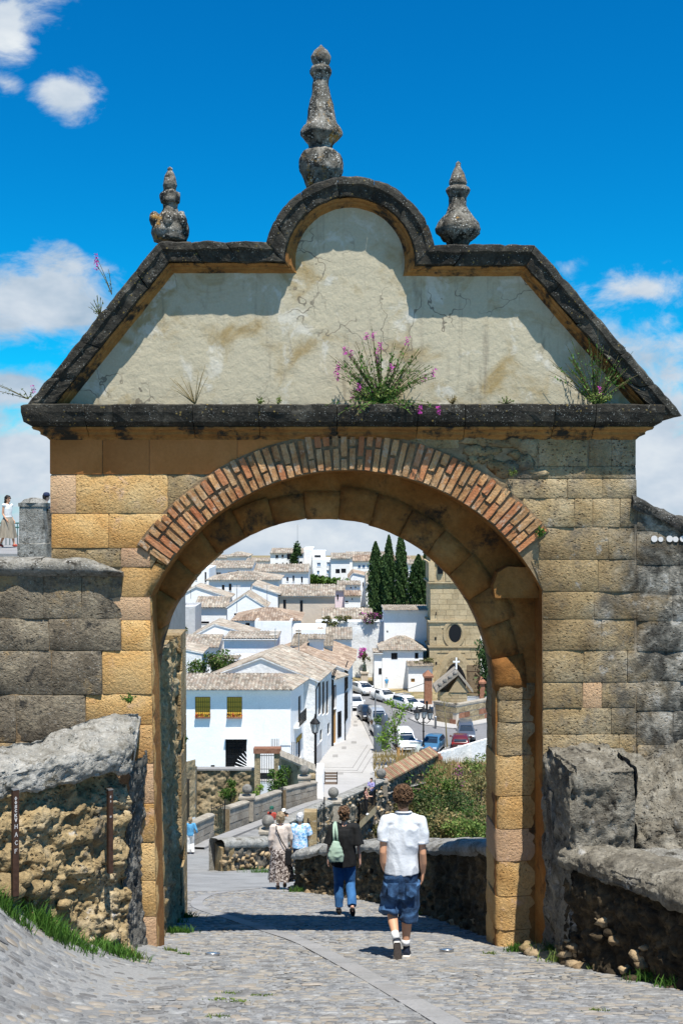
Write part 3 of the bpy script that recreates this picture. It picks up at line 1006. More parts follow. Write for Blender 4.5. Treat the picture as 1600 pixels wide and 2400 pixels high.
# ---- finials
def finial(px,prof_px,scale,base_py,Y,label,lobes,amp,n=24,bumps=None):
 bx_,bz_ = GX(px,Y),GZ(base_py,Y)
 t = thing('stone_finial',label,'finial',(bx_,Y,bz_),group='finials on the gate')
 k = Y/F/scale
 top = []
 prof = sorted([((base_y-base_py)*0,0) for base_y in []])
 pts = [(hw*k,(base_py-py)*Y/F) for (py,hw) in prof_px][::-1]
 fine = []
 for i in range(len(pts)-1):
  for s in range(3):
   f = s/3
   fine.append((pts[i][0]+(pts[i+1][0]-pts[i][0])*f,pts[i][1]+(pts[i+1][1]-pts[i][1])*f))
 fine.append((max(.002,pts[-1][0]),pts[-1][1]))
 cut = int(len(fine)*.62)
 part('finial_body',MB().lathe(fine[:cut+1],(bx_,Y,bz_),n,0,lobes,amp,.022),MAT['finial_stone'],t, True)
 part('finial_tip',MB().lathe(fine[cut:],(bx_,Y,bz_),n,0,lobes,amp*.5,.012),MAT['finial_stone'],t, True)
 return t,bx_,bz_
def z2(lst): return [(50+y/2.613,h/2.613) for y,h in lst]
cen = z2([(142,2),(160,18),(180,42),(215,60),(245,57),(270,45),(280,44),(284,62),(298,69),(318,66),(345,50),(360,47),(450,58),(540,76),(625,95),(645,110),(672,119),(698,119),(722,102),(748,75),(778,69),(790,86),(812,116),(840,132),(880,135),(920,130),(950,116),(985,95),(1020,85)])
finial(752,cen,1.0,50+1020/2.613,13.05,'tallest finial, spindle shaped, on the curved top of the gate',10,.035,40)
lf = [(390+(y-205)/10.227,h/10.227) for y,h in [(205,6),(235,50),(270,56),(300,45),(320,60),(450,115),(600,168),(650,178),(700,165),(760,150),(800,158),(830,215),(860,226),(960,224),(1078,205),(1100,165),(1200,165),(1300,200),(1400,285),(1500,365),(1600,405),(1700,425),(1800,430),(1900,400),(2000,380)]]
t,bx_,bz_ = finial(398,lf,1.0,lf[-1][0],12.75,'small grey finial with carved leaves on the left shoulder of the gate',6,.05,30)
for k in range(6):
 a = k*math.pi/3 + .5
 part('carved_leaf',lump((bx_+.17*math.cos(a),12.75+.17*math.sin(a),bz_+.20+.03*(k%2)),(.07,.07,.10),k*3.3,8,6,.35),MAT['finial_stone'],t, True)
rf = z2([(853,2),(865,16),(880,16),(890,18),(930,36),(970,48),(995,52),(1005,45),(1020,64),(1035,69),(1060,55),(1080,46),(1130,50),(1180,76),(1230,115),(1270,134),(1300,130),(1330,95),(1350,72),(1375,60)])
t,bx_,bz_ = finial(1073,rf,1.0,rf[-1][0],12.75,'small finial with orange lichen tip on the right shoulder of the gate',6,.05,30)
for k in range(5):
 a = k*math.pi*.4 + 2.4
 part('carved_leaf',lump((bx_+.19*math.cos(a),12.75+.19*math.sin(a),bz_+.16+.02*(k%2)),(.06,.06,.08),k*2.3,8,6,.35),MAT['finial_stone'],t, True)
 # --- walls beside the gate
plain('chalk_paint',(.62,.60,.58),.8)
# left: grey ashlar wall with rounded coping
lw = thing('ashlar_wall','low grey lichen stained ashlar wall butting the left side of the gate','wall',(GX(100,12.42),12.42,-4.2))
part('wall_core',MB().box((-4.6,12.495,-6),(GX(150),12.98,GZ(1335,12.42))),MAT['mortar'],lw)
for (a,b,c,d) in [(-40,1345,101,1450),(101,1345,191,1450),(191,1345,284,1450),(-60,1450,112,1526),(112,1450,281,1526),(-20,1526,118,1630),(118,1526,234,1630),(-70,1630,31,1740),(31,1630,194,1740),(-30,1740,72,1800),(72,1740,200,1810),(-60,1800,90,1900),(90,1810,220,1900)]:
 block(a,b,c,d,GR,lw,Y=12.482,amp=.02,depth=.2)
for i,(a,b) in enumerate([(-80,95),(95,200),(200,286)]):
 mb = MB()
 n = 10
 pr = [(-.06,.14),(-.04,.04),(.02,-.035),(.06,-.05),(.105,-.045),(.14,0),(.165,.08),(.175,.2),(.165,.36),(.12,.5),(0,.58)]
 vs = []
 for k in range(n+1):
  t = k/n
  px = a + (b-a)*t
  x = GX(px,12.4)
  drop = .16*smooth(200,286,px)
  for (h,y) in pr:
   q = fbm((x*3,y*3,h*4+i),1.6,4)*.025
   vs.append((x,12.42+y-q,GZ(1343,12.42)+h+q-drop*(h>0)*(h/.17)))
 W = len(pr)
 mb.add(vs,[(k*W+j+1,k*W+j,(k+1)*W+j,(k+1)*W+j+1) for k in range(n) for j in range(W-1)])
 mb.add(vs[:W],[tuple(range(W))]).add(vs[-W:],[tuple(range(W))[::-1]])
 part('coping_stone',mb,MAT['lichen_stone'],lw, True)
rw = thing('lichen_wall','dark lichen covered stone wall with a sloping top right of the gate','wall',(3.8,12.47,-4.9))
slope = lambda x:GZ(1172) - (x-GX(1490))*.48
mb = MB()
for x0,x1 in ((GX(1486),3.9),(3.9,4.7)):
 mb.add([(x0,12.50,-6),(x1,12.50,-6),(x1,12.50,slope(x1)-.05),(x0,12.50,slope(x0)-.05),(x0,13.1,-6),(x1,13.1,-6),(x1,13.1,slope(x1)-.05),(x0,13.1,slope(x0)-.05)],[(0,1,2,3),(3,2,6,7),(1,5,6,2),(5,4,7,6),(4,0,3,7)])
part('wall_core',mb,MAT['joint_mortar'],rw)
rr = random.Random(11)
y = 1165
rowi = 0
while y<2040:
 h = rr.choice((62,70,75,80))
 x = 1490 + rr.uniform(0,3)
 first = True
 while x<1700:
  w_ = rr.uniform(55,130)
  block(x,y,x+w_,y+h,TN,rw,Y=12.485,amp=.02,depth=.2,topf=slope)
  x += w_
 y += h
for k in range(5):
 px = 1480 + k*42
 x0,x1 = GX(px),GX(px+42)
 mb = MB()
 n = 6
 vs = []
 pr = [(-.05,-.06),(.03,-.09),(.08,-.06),(.11,.05),(.12,.25),(.08,.5),(.0,.62)]
 for i in range(n+1):
  x = x0 + (x1-x0)*i/n
  for (h_,y_) in pr:
   q = fbm((x*4,y_*4,h_*4),1.5,4)*.04
   vs.append((x,12.5+y_-q,slope(x)+h_-.06+q))
 W = len(pr)
 mb.add(vs,[(i*W+j+1,i*W+j,(i+1)*W+j,(i+1)*W+j+1) for i in range(n) for j in range(W-1)])
 mb.add(vs[:W],[tuple(range(W))]).add(vs[-W:],[tuple(range(W))[::-1]])
 part('coping_stone',mb,MAT['dark_lichen'],rw, True)
for k,(px,r_) in enumerate(((1533,7.5),(1548,6),(1569,7.5),(1583,6.5),(1600,7))):
 c = P(px,1263+(k%2),12.472)
 part('paint_dot',MB().prism([c+Vector((r_/204*math.cos(2*math.pi*j/14),0,r_/204*math.sin(2*math.pi*j/14))) for j in range(14)],(0,.05,0)),MAT['chalk_paint'],rw)
def relief(name,fn,nu,nv,mat,parent,amp,s,seed=0,o=5,smooth_=True,kind=None,cell=None):
 """rough stone face: fn(u,v) -> point, displaced along its normal by noise"""
 pts = []
 for j in range(nv+1):
  for i in range(nu+1):
   u,v = i/nu,j/nv
   p = Vector(fn(u,v))
   e = .004
   du = Vector(fn(min(1,u+e),v)) - Vector(fn(max(0,u-e),v))
   dv = Vector(fn(u,min(1,v+e))) - Vector(fn(u,max(0,v-e)))
   n_ = du.cross(dv)
   n_ = n_.normalized() if n_.length>1e-12 else Vector((0,-1,0))
   q = noise.hetero_terrain(p*s+Vector((seed,0,0)),.8,2.1,o,.6) if False else fbm(p+Vector((seed,0,0)),s,o)
   rid = abs(fbm(p*1.7+Vector((0,seed,0)),s,3))
   d_ = amp*(q*1.3-rid*.8)
   if cell:
    wq = p + Vector((fbm(p,3,2),fbm(p+Vector((9,0,0)),3,2),fbm(p+Vector((0,9,0)),3,2)))*.12
    dd,_ = noise.voronoi(Vector((wq.x,wq.y,wq.z*1.5))*cell[0]+Vector((seed,0,0)))
    d_ += cell[1]*(min(.17,dd[1]-dd[0])/.17*.8-.5) + cell[1]*.5*fbm(p,cell[0]*2.6,3)
   pts.append(tuple(p+n_*d_))
 W = nu + 1
 mb = MB()
 mb.add(pts,[(j*W+i,j*W+i+1,(j+1)*W+i+1,(j+1)*W+i) for j in range(nv) for i in range(nu)])
 return part(name,mb,MAT[mat],parent,smooth_,kind=kind)
def lerp(a,b,t): return tuple(x+(y-x)*t for x,y in zip(a,b))
# left stump: weathered parapet end under a thick worn slab
st = thing('parapet_stump','weathered tuff parapet stump under a thick worn slab, left of the passage','parapet',(-2.6,11.3,ground(-2.6,11.3)))
C0,C1,C2 = (-3.75,9.5),(-2.27,11.6),(-2.25,12.46)
ZT = -2.72
def face_pt(c0,c1,u,v,bulge=0.0):
 x,y = lerp(c0,c1,u)
 zb = ground(x,y) - .25
 z = zb + (ZT-zb)*v
 return x,y,z
def front(u,v):
 x,y,z = face_pt(C0,C1,u,v)
 n_ = Vector((C1[1]-C0[1],-(C1[0]-C0[0]))).normalized()
 crs = 0.0
 for zz,dd in ((-3.17,.05),(-3.95,.05)):
  crs += dd*math.exp(-((z-zz-.05*math.sin(x*4))/.035)**2)
 under = .16*smooth(-3.05,-2.85,z)
 k = -crs - under + .10*smooth(-4.1,-4.8,z)
 return (x+n_.x*k,y+n_.y*k,z)
relief('wall_face',front,150,140,'rough_tuff',st,.075,4.2,3.1,8,cell=(2.3,.035))
def side(u,v):
 x,y,z = face_pt(C1,C2,u,v)
 return (x+.05*math.sin(z*2),y,z)
relief('end_face',side,44,110,'dark_lichen',st,.03,4.2,8.8,6,cell=(4.5,.03))
def slab_top(u,v):
# u along the run, v across the slab from the lower front lip over the top to the back
 a = lerp((-3.95,9.55),(-2.15,11.52),u)
 b = lerp((-4.05,10.6),(-2.24,12.44),u)
 wide = smooth(.45,.8,u)
 b = (b[0],b[1]-(1-wide)*.30)
 prof = [(0.07,-.30),(0.0,-.27),(-.02,-.16),(-.01,-.07),(.05,-.015),(.18,.02),(.4,.045),(.62,.07),(.82,.09),(.97,.10),(1,.06),(1.0,-.1)]
 k = v*(len(prof)-1)
 i = min(int(k),len(prof)-2)
 f = k - i
 t = prof[i][0] + (prof[i+1][0]-prof[i][0])*f
 h = prof[i][1] + (prof[i+1][1]-prof[i][1])*f
 x,y = lerp(a,b,t)
 z = -2.44 + h + .10*wide*t - .10*(1-u)*0
 r = smooth(.93,1.0,u)
 return (x-.05*r,y+.0,z-.10*r*r*(1 if h>-.1 else -.6))
relief('slab',slab_top,160,80,'coping_stone',st,.05,2.6,15.2,7,cell=(7,.016))
mb = MB()
mb.poly([slab_top(1,k/22) for k in range(23)])
mb.poly([slab_top(0,k/22) for k in range(23)][::-1])
part('slab_end',mb,MAT['coping_stone'],st)
for k,(px,py) in enumerate([(40,2070),(95,2085),(70,2040)]):
 pass
def letters(glyphs,M,mat,parent,size):
 G = {'H':[((0,0),(0,1)),((.6,0),(.6,1)),((0,.5),(.6,.5))],'A':[((0,0),(.3,1)),((.3,1),(.6,0)),((.12,.4),(.48,.4))],'C':[((.6,.85),(.3,1)),((.3,1),(0,.5)),((0,.5),(.3,0)),((.3,0),(.6,.15))],'F':[((0,0),(0,1)),((0,1),(.6,1)),((0,.55),(.45,.55))],'O':[((.3,1),(0,.5)),((0,.5),(.3,0)),((.3,0),(.6,.5)),((.6,.5),(.3,1))],'E':[((0,0),(0,1)),((0,1),(.6,1)),((0,.5),(.5,.5)),((0,0),(.6,0))],'S':[((.6,.9),(.1,.9)),((.1,.9),(.1,.55)),((.1,.55),(.6,.45)),((.6,.45),(.6,.1)),((.6,.1),(0,.1))],'K':[((0,0),(0,1)),((0,.4),(.6,1)),((.2,.55),(.6,0))],'V':[((0,1),(.3,0)),((.3,0),(.6,1))]}
 for ch,ox,oz,s,wt in glyphs:
  mb = MB()
  for (a,b) in G[ch]:
   p = Vector((ox+a[0]*s,0,oz+a[1]*s))
   q = Vector((ox+b[0]*s,0,oz+b[1]*s))
   d = (q-p).normalized()
   n_ = Vector((-d.z,0,d.x))*wt
   p,q = p - d*wt,q + d*wt
   mb.quad(*[M@(v+Vector((0,-.003,0))) for v in (p-n_,q-n_,q+n_,p+n_)])
  part('letter',mb,MAT[mat],parent)
for (px,py0,py1,w_,Yp,lab,full) in [(37,1852,2012,14,10.05,'rusty flat iron post with scratched white letters standing against the stump', True),(259,1852,1968,11,11.15,'dark rusty iron post with worn marks near the corner of the stump', False)]:
 x,zt,zb = GX(px,Yp),GZ(py0,Yp),GZ(py1,Yp)
 hw = w_/2*Yp/F
 t = thing('iron_post',lab,'post',(x,Yp,zb),rz=.0)
 M = Matrix.Translation((x,Yp,zb))@Matrix.Rotation(.55,4,'Z')
 mb = MB()
 H = zt - zb
 mb.box((-hw,-.012,-.35),(hw,.012,H),0,M)
 mb.box((-hw,.012,-.35),(-hw+.008,.05,H-.005),0,M)
 mb.box((hw-.008,.012,-.35),(hw,.05,H-.005),0,M)
 part('post',mb,MAT['rust_iron'],t)
 part('cap',MB().box((-hw-.002,-.014,H),(hw+.002,.052,H+.008),0,M),MAT['steel_ring'],t)
 s = hw*1.2
 M2 = M@Matrix.Translation((0,-.012,0))
 if full:
  gl = [('O',-s*.35,H*.86,s*.8,.0035),('O',-s*.35,H*.80,s*.8,.0035),('S',-s*.35,H*.74,s*.8,.0035),('C',-s*.35,H*.68,s*.8,.0035),('K',-s*.35,H*.61,s*.8,.0035),('V',-s*.35,H*.54,s*.9,.0035),('H',-s*.35,H*.44,s*1.1,.0025),('A',-s*.35,H*.32,s*1.2,.0025),('C',-s*.35,H*.20,s*1.2,.0025),('F',-s*.35,H*.08,s*1.1,.0025)]
  letters(gl,M2,'chalk_paint',t,1)
 else:
  letters([('E',-s*.3,H*.85,s*.6,.002),('S',-s*.3,H*.76,s*.6,.002),('H',-s*.3,H*.45,s*.6,.002)],M2,'chalk_paint',t,1)
ep = thing('parapet_pier','tall blocky lichen grey end pier against the right foot of the gate','pier',(2.7,11.7,-4.9))
def box_relief(lo_fn,name,mat,parent,amp,s,seed,nu,nv):
 relief(name,lo_fn,nu,nv,mat,parent,amp,s,seed,5)
ZP = GZ(1800,11.5)
def ep_front(u,v):
 x = 2.40 + .68*u
 if v<.72:
  z,y = -5.3 + (ZP+5.3)*v/.72,11.40 + .03*smooth(.9,1,u) + .05*smooth(.1,0,u)
  r = smooth(.66,.72,v)
  return (x,y+.05*r,z-.02*r)
 k = (v-.72)/.28
 return (x-.05*k,11.45+1.0*k,ZP-.02+.05*math.sin(k*1.5))
def ep_left(u,v):
 x = 2.31 + .09*u
 z = -5.3 + (ZP+5.32)*v
 r = smooth(.93,1,v)
 return (x+.05*r*r,12.47-1.05*u,z)
relief('pier_face',ep_front,50,130,'pier_stone',ep,.035,3.4,1.0,6,cell=(5,.018))
relief('pier_side',ep_left,50,110,'pier_stone',ep,.035,3.4,4.0,6,cell=(5,.02))
def ep_right(u,v):
 return (3.08+.04*v,11.44+1.0*u,-5.3+(ZP+5.3)*v)
relief('pier_back_face',ep_right,16,30,'pier_stone',ep,.04,3,2.0,4)
block(1292,1858,1338,2062,DK,ep,Y=12.0,amp=.02,depth=.3)
lp = thing('rubble_parapet','low shaded rubble parapet with a bright lichened coping along the right of the ramp','parapet',(2.8,10.3,-4.4))
D0,D1 = (2.36,11.5),(3.72,8.0)
def lp_face(u,v):
 x,y = lerp(D0,D1,u)
 zb = ground(x,y) - .2
 zt = -3.72 + .42*u
 z = zb + (zt-zb)*v
 n_ = Vector((D1[1]-D0[1],-(D1[0]-D0[0]))).normalized()
 k = .12*smooth(.35,.0,v) - .05*smooth(.8,1,v)
 return (x+n_.x*k,y+n_.y*k,z)
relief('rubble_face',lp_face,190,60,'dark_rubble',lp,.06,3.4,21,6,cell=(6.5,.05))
def lp_cope(u,v):
 a = lerp((2.30,11.5),(3.64,8.0),u)
 b = lerp((3.02,11.62),(4.5,8.3),u)
 prof = [(.10,-.18),(.02,-.16),(-.01,-.08),(.03,-.01),(.14,.04),(.32,.075),(.55,.085),(.8,.07),(1,.02)]
 k = v*(len(prof)-1)
 i = min(int(k),len(prof)-2)
 f = k - i
 t = prof[i][0] + (prof[i+1][0]-prof[i][0])*f
 h = prof[i][1] + (prof[i+1][1]-prof[i][1])*f
 x,y = lerp(a,b,t)
 return (x,y,-3.60+.42*u+h)
relief('coping',lp_cope,160,50,'pier_stone',lp,.035,3.0,31,7,cell=(7,.015))
# filled ground behind the right parapet, level with its coping
b_ = part('terrace_bank',MB().add([(3.0,11.4,-3.62),(3.0,12.5,-3.62),(6.5,12.5,-3.3),(6.5,6.0,-3.2),(4.4,7.0,-3.2)],[(0,4,3,2,1)]),MAT['lichen_stone'], None)
b_['kind'] = 'structure'
def bank_f(u,v):
 a = (2.92+2.0*u,11.62-.95*u,-3.56)
 b = (2.92+2.0*u,12.44,GZ(1745,12.44)-.1*math.sin(u*7))
 x,y,z = lerp(a,b,v)
 return (x,y-.18*math.sin(v*3.1),z)
relief('rubble_bank',bank_f,90,50,'pier_stone',rw,.06,3.2,77,6,cell=(3.6,.06))
rs2 = random.Random(5)
for i in range(46):
 u = rs2.random()**.8*.8
 v = rs2.random()**1.5*.72 + .06
 p = Vector(lp_face(u,v))
 r = rs2.uniform(.025,.065)*(1.5 if v<.3 else 1)
 part('rubble_stone',lump((p.x-r*.1,p.y-r*.1,p.z),(r*1.3,r,r*.8),rs2.random()*60,8,5,.9),MAT['dark_rubble' if rs2.random()<.35 else 'rubble_stone'],lp, True)
for i,(px,py,r) in enumerate([(1245,2228,.10),(1262,2244,.13),(1300,2262,.16),(1330,2222,.10),(1375,2235,.18),(1405,2258,.15),(1365,2190,.09),(1440,2260,.10),(1500,2285,.14),(1545,2300,.13),(1480,2235,.10),(1590,2318,.14),(1350,2175,.07),(1460,2160,.08)]):
 Y = 12.3 - (px-1230)/370*2.3
 c = P(px,py,Y)
 part('foot_stone',lump((c.x,c.y+.05,c.z),(r*1.2,r,r*.75),i*7.7,10,7,.55),MAT['rubble_stone' if i%3 else 'rough_tuff'],lp, True)
for i,(px,py,r) in enumerate([(20,2080,.14),(45,2065,.10),(75,2085,.11),(100,2075,.07),(262,2200,.08),(150,2120,.06)]):
 Y = 10.2 + px/300*1.3
 c = P(px,py,Y)
 part('foot_stone',lump((c.x,c.y,c.z),(r*1.2,r,r*.9),i*5.7,10,7,.5),MAT['rough_tuff'],st, True)
 # --- ramp: one sheet of mortar, cobbles proud of it
def lane_right(y):
 pts = [(2,7),(8,4.2),(11.4,2.75),(13.2,2.6),(13.9,2.2),(16,1.75),(18,1.42),(20.4,.8),(23.5,-.75),(28,-1.0),(36,-1.1),(44,-2.3),(48,-2.9),(50,-3.25),(74,3.0),(76.5,4),(88,9)]
 for (a,xa),(b,xb) in zip(pts,pts[1:]):
  if a<=y<=b:
   return xa + (xb-xa)*(y-a)/(b-a)
 return 12
mb = MB()
ys = [2+i*.25 for i in range(60)] + [17+i*1.0 for i in range(32)] + [49+i*1.5 for i in range(26)]
xs_n = 60
vs = []
for y in ys:
 xl_ = -7.0 if y<13 else -9 - (y-13)*.12
 if y>49.5:xl_ = -7.2 + (y-49.5)*.275
 xr_ = lane_right(y) + .12
 for i in range(xs_n+1):
  x = xl_ + (xr_-xl_)*i/xs_n
  vs.append((x,y,ground(x,y)+.012*fbm((x,y,0),1.2,3)))
W = xs_n + 1
mb.add(vs,[(j*W+i,j*W+i+1,(j+1)*W+i+1,(j+1)*W+i) for j in range(len(ys)-1) for i in range(xs_n)])
ramp_o = link('cobbled_ramp',mb.mesh('cobbled_ramp',MAT['cobble_mortar'], True),kind='structure')
# smooth flag strip winding down the lane
strip = [(1085,2420),(900,2312),(770,2240),(700,2206),(620,2180),(550,2156),(480,2134),(461,2121),(470,2107),(505,2095),(600,2083)]
def on_ramp(px,py):
 k = (py-1200)/F
 Y = 1.5/(k-.2845)
 return Vector(((px-800)*Y/F,Y))
sp = [on_ramp(*q) for q in strip]
def catmull(pts,n):
 out = []
 for i in range(len(pts)-1):
  p0,p1,p2,p3 = pts[max(0,i-1)],pts[i],pts[i+1],pts[min(len(pts)-1,i+2)]
  for k in range(n):
   t = k/n
   out.append(.5*((2*p1)+(p2-p0)*t+(2*p0-5*p1+4*p2-p3)*t*t+(3*p1-p0-3*p2+p3)*t**3))
 out.append(pts[-1])
 return out
cv = catmull(sp,6)
SW = .11
i = 0
while i<len(cv) - 1:
 j = min(len(cv)-1,i+2)
 mb = MB()
 L,Rr = [],[]
 for k in range(i,j+1):
  d = (cv[min(k+1,len(cv)-1)]-cv[max(k-1,0)]).normalized()
  n_ = Vector((-d.y,d.x))
  L.append(cv[k]+n_*SW);Rr.append(cv[k]-n_*SW)
 if i>0:
  L[0] = L[0] + (L[1]-L[0]).normalized()*.008;Rr[0] = Rr[0] + (Rr[1]-Rr[0]).normalized()*.008
 ring_ = L + Rr[::-1]
 top = [(p.x,p.y,ground(p.x,p.y)+.012) for p in ring_]
 bot = [(p.x,p.y,ground(p.x,p.y)-.03) for p in ring_]
 n = len(ring_)
 mb.add(top+bot,[tuple(range(n))]+[(k,n+k,n+(k+1)%n,(k+1)%n) for k in range(n)])
 part('paving_flag',mb,MAT['flag'],ramp_o)
 i = j
cob = []
for v in range(8):
 mb = MB()
 seg = 8
 vs = [(0,0,.95)]
 for (rr_,zz) in ((.55,.82),(.9,.45),(1.02,-.4)):
  for k in range(seg):
   a = 2*math.pi*k/seg
   p = Vector((math.cos(a),math.sin(a),0))
   sq = 1/max(abs(p.x),abs(p.y))**.35
   q = 1 + .22*fbm((p.x+v*9,p.y,v),1.2,2)
   vs.append((p.x*rr_*sq*q,p.y*rr_*sq*q,zz+.08*fbm((p.x*2,p.y*2,v*3),1,2)))
 fs = [(0,1+k,1+(k+1)%seg) for k in range(seg)]
 for r_ in range(2):
  fs += [(1+r_*seg+k,1+(r_+1)*seg+k,1+(r_+1)*seg+(k+1)%seg,1+r_*seg+(k+1)%seg) for k in range(seg)]
 mb.add(vs,fs)
 cob.append((mb,mb.mesh('cobblestone',MAT['cobble'], True)))
rc = random.Random(21)
placed = []
def strip_d(x,y):
 return min((Vector((x,y))-c).length for c in cv)
ycur = 7.3
rowk = 0
while ycur<23.5:
 rowh = .062 + rc.uniform(-.008,.012)
 if ycur>14:rowh = .085
 xw = ycur*800/F + .15
 x = -xw + rc.uniform(0,.1)
 while x<xw:
  ln = rc.choice((rc.uniform(.05,.10),rc.uniform(.09,.20)))*(1.1 if ycur>14 else 1)
  big = rc.random()<(.14 if ycur<10.5 else .06)
  yy = ycur + .05*math.sin(x*1.1) + (.16*x if x<-.8 else 0)*.55 + rc.uniform(-.012,.012)
  xc = x + ln/2
  ok = xc<lane_right(yy) - .02 and strip_d(xc,yy)>SW + .045
  if yy<12.45:
   fx = C0[0] + (C1[0]-C0[0])*(yy-C0[1])/(C1[1]-C0[1]) if yy<C1[1] else C1[0]
   rx = D0[0] + (D1[0]-D0[0])*(yy-D0[1])/(D1[1]-D0[1]) if yy<D0[1] else 2.32
   ok = ok and xc>fx + .08 and xc<rx - .12
  elif yy<YB:
   ok = ok and JL + .12<xc<(1.95 if yy>12.95 else 2.3)
  left = xc< -.75 and yy<11.9
  if left and rowk%2:ok = False
  if ok and rc.random()<.95:
   placed.append((xc,yy,ln/2*(1.25 if big else .93),rowh/2*((1.75 if left else 1.0)*rc.uniform(.75,1.1))*(1.5 if big else .95),rc.uniform(-.25,.25)+(.35 if xc<-.9 and yy<12 else 0)))
  x += ln + rc.uniform(.004,.02)
 ycur += rowh
 rowk += 1
placed.sort(key=lambda q:(q[1]-1.2*q[2]*10*0))
vis = [q for q in placed if q[1]>7.3]
# the 300 that show largest stay single stones
vis.sort(key=lambda q:-(q[2]*q[3])/q[1]**2.4)
single,rest = vis[:300],vis[300:]
for (x,y,a,b,rot) in single:
 o = link('cobblestone',rc.choice(cob)[1],ramp_o,world_verts=True)
 o.location = (x,y,ground(x,y)+rc.uniform(.0,.006))
 gx_ = (ground(x+.05,y)-ground(x-.05,y))/.1
 o.rotation_euler = (Matrix.Rotation(-math.atan(gx_),3,'Y')@Matrix.Rotation(math.atan(-.2845),3,'X')@Matrix.Rotation(rot,3,'Z')).to_euler()
 o.scale = (a,b,rc.uniform(.007,.013))
mb = MB()
vs_all,fs_all = [],[]
for (x,y,a,b,rot) in rest:
 src = rc.choice(cob)[0]
 cr,sr = math.cos(rot),math.sin(rot)
 h = rc.uniform(.006,.012)
 o = len(vs_all)
 z0 = ground(x,y) + rc.uniform(-.002,.005)
 gx_ = (ground(x+.05,y)-ground(x-.05,y))/.1
 for (vx,vy,vz) in src.v:
  dx,dy = vx*a*cr - vy*b*sr,vx*a*sr + vy*b*cr
  vs_all.append((x+dx,y+dy,z0+vz*h-.2845*dy+gx_*dx))
 fs_all += [tuple(i+o for i in f) for f in src.f]
mb.add(vs_all,fs_all)
part('cobblestones',mb,MAT['cobble_stuff'],ramp_o, True,kind='stuff')
# recessed ground lights
for (px,py,lab) in [(498,2241,'round glass ground light set in the paving by the left foot of the gate'),(1046,2232,'round glass ground light set in the paving right of the walking man')]:
 q = on_ramp(px,py)
 z = ground(q.x,q.y)
 t = thing('ground_light',lab,'ground light',(q.x,q.y,z),group='recessed lights in the ramp')
 tilt = Matrix.Translation((q.x,q.y,z+.026))@Matrix.Rotation(-math.atan(.2845),4,'X')
 for nm,prof,mt in (('rim',[(.080,-.02),(.085,.0),(.085,.006),(.068,.008),(.066,.004)],'steel_ring'),('lens',[(.066,.0),(.06,.006),(.03,.009),(.004,.010)],'lens_glass')):
  mb = MB().lathe(prof,(0,0,0),24)
  mb.v = [tuple(tilt@Vector(v)) for v in mb.v]
  part(nm,mb,MAT[mt],t, True)
  # --- terrain beyond the gate
def onz(px,py,z):
 """point on level z seen at a photo pixel"""
 Y = z*F/(1200-py)
 return Vector(((px-800)*Y/F,Y,z))
def hill_z(x,y):
 if y<108: return -21.05
 return -21.05 + 7.0*smooth(125,255,y) - 26*smooth(262,420,y) + .6*fbm((x*.02,y*.02,0),1,2)
mb = MB()
ys = [86,100,110,120,130,140,150,165,180,200,225,250,280,320,400,600,1200,3000]
vs = []
for y in ys:
 for i in range(25):
  x = (-1+i/12)*(60+y*.9)
  vs.append((x,y,hill_z(x,y) if y<500 else -42-(y-400)*.03))
mb.add(vs,[(j*25+i,j*25+i+1,(j+1)*25+i+1,(j+1)*25+i) for j in range(len(ys)-1) for i in range(24)])
link('terrain',mb.mesh('terrain',MAT['soil'], True),kind='structure')
# gorge: bank below the square, and the ravine floor
mb = MB()
def bank_z(x,y):
 t = smooth(88,60,y)
 return -19.9 - 8.5*t**1.3 + .7*fbm((x*.25,y*.25,1),1,4)
vs = []
nx_,ny_ = 30,30
for j in range(ny_+1):
 y = 56 + 32*j/ny_
 for i in range(nx_+1):
  x = -1 + 22*i/nx_
  vs.append((x,y,bank_z(x,y)))
W = nx_ + 1
mb.add(vs,[(j*W+i,j*W+i+1,(j+1)*W+i+1,(j+1)*W+i) for j in range(ny_) for i in range(nx_)])
W_A,W_B = P(902,1830,74.2),P(1021,1768,85)
def bank_left(y):
 if y<74.2: return -3.35 + (y-49.6)*6.35/24.6 + .3
 return W_A.x + (W_B.x-W_A.x)*(y-W_A.y)/(W_B.y-W_A.y) + .3
mb.v = [(max(x,bank_left(y)),y,z) for (x,y,z) in mb.v]
link('gorge_bank',mb.mesh('gorge_bank',MAT['soil'], True),kind='structure')
mb = MB()
mb.quad((-3,14,-28),(40,14,-28),(40,60,-28.5),(-3,60,-28.5))
link('gorge_floor',mb.mesh('gorge_floor',MAT['soil']),kind='structure')
# side of the lane towards the gorge
mb = MB()
pts = [(y,lane_right(y)+.1) for y in (14.2,16,18,20.4,22,23.5,28,32,36,42,48,50)]
for (a,xa),(b,xb) in zip(pts,pts[1:]):
 mb.quad((xa,a,-28),(xb,b,-28),(xb,b,ground(xb,b)+.02),(xa,a,ground(xa,a)+.02))
link('lane_retaining_wall',mb.mesh('lane_retaining_wall',MAT['parapet_rubble']),kind='structure')
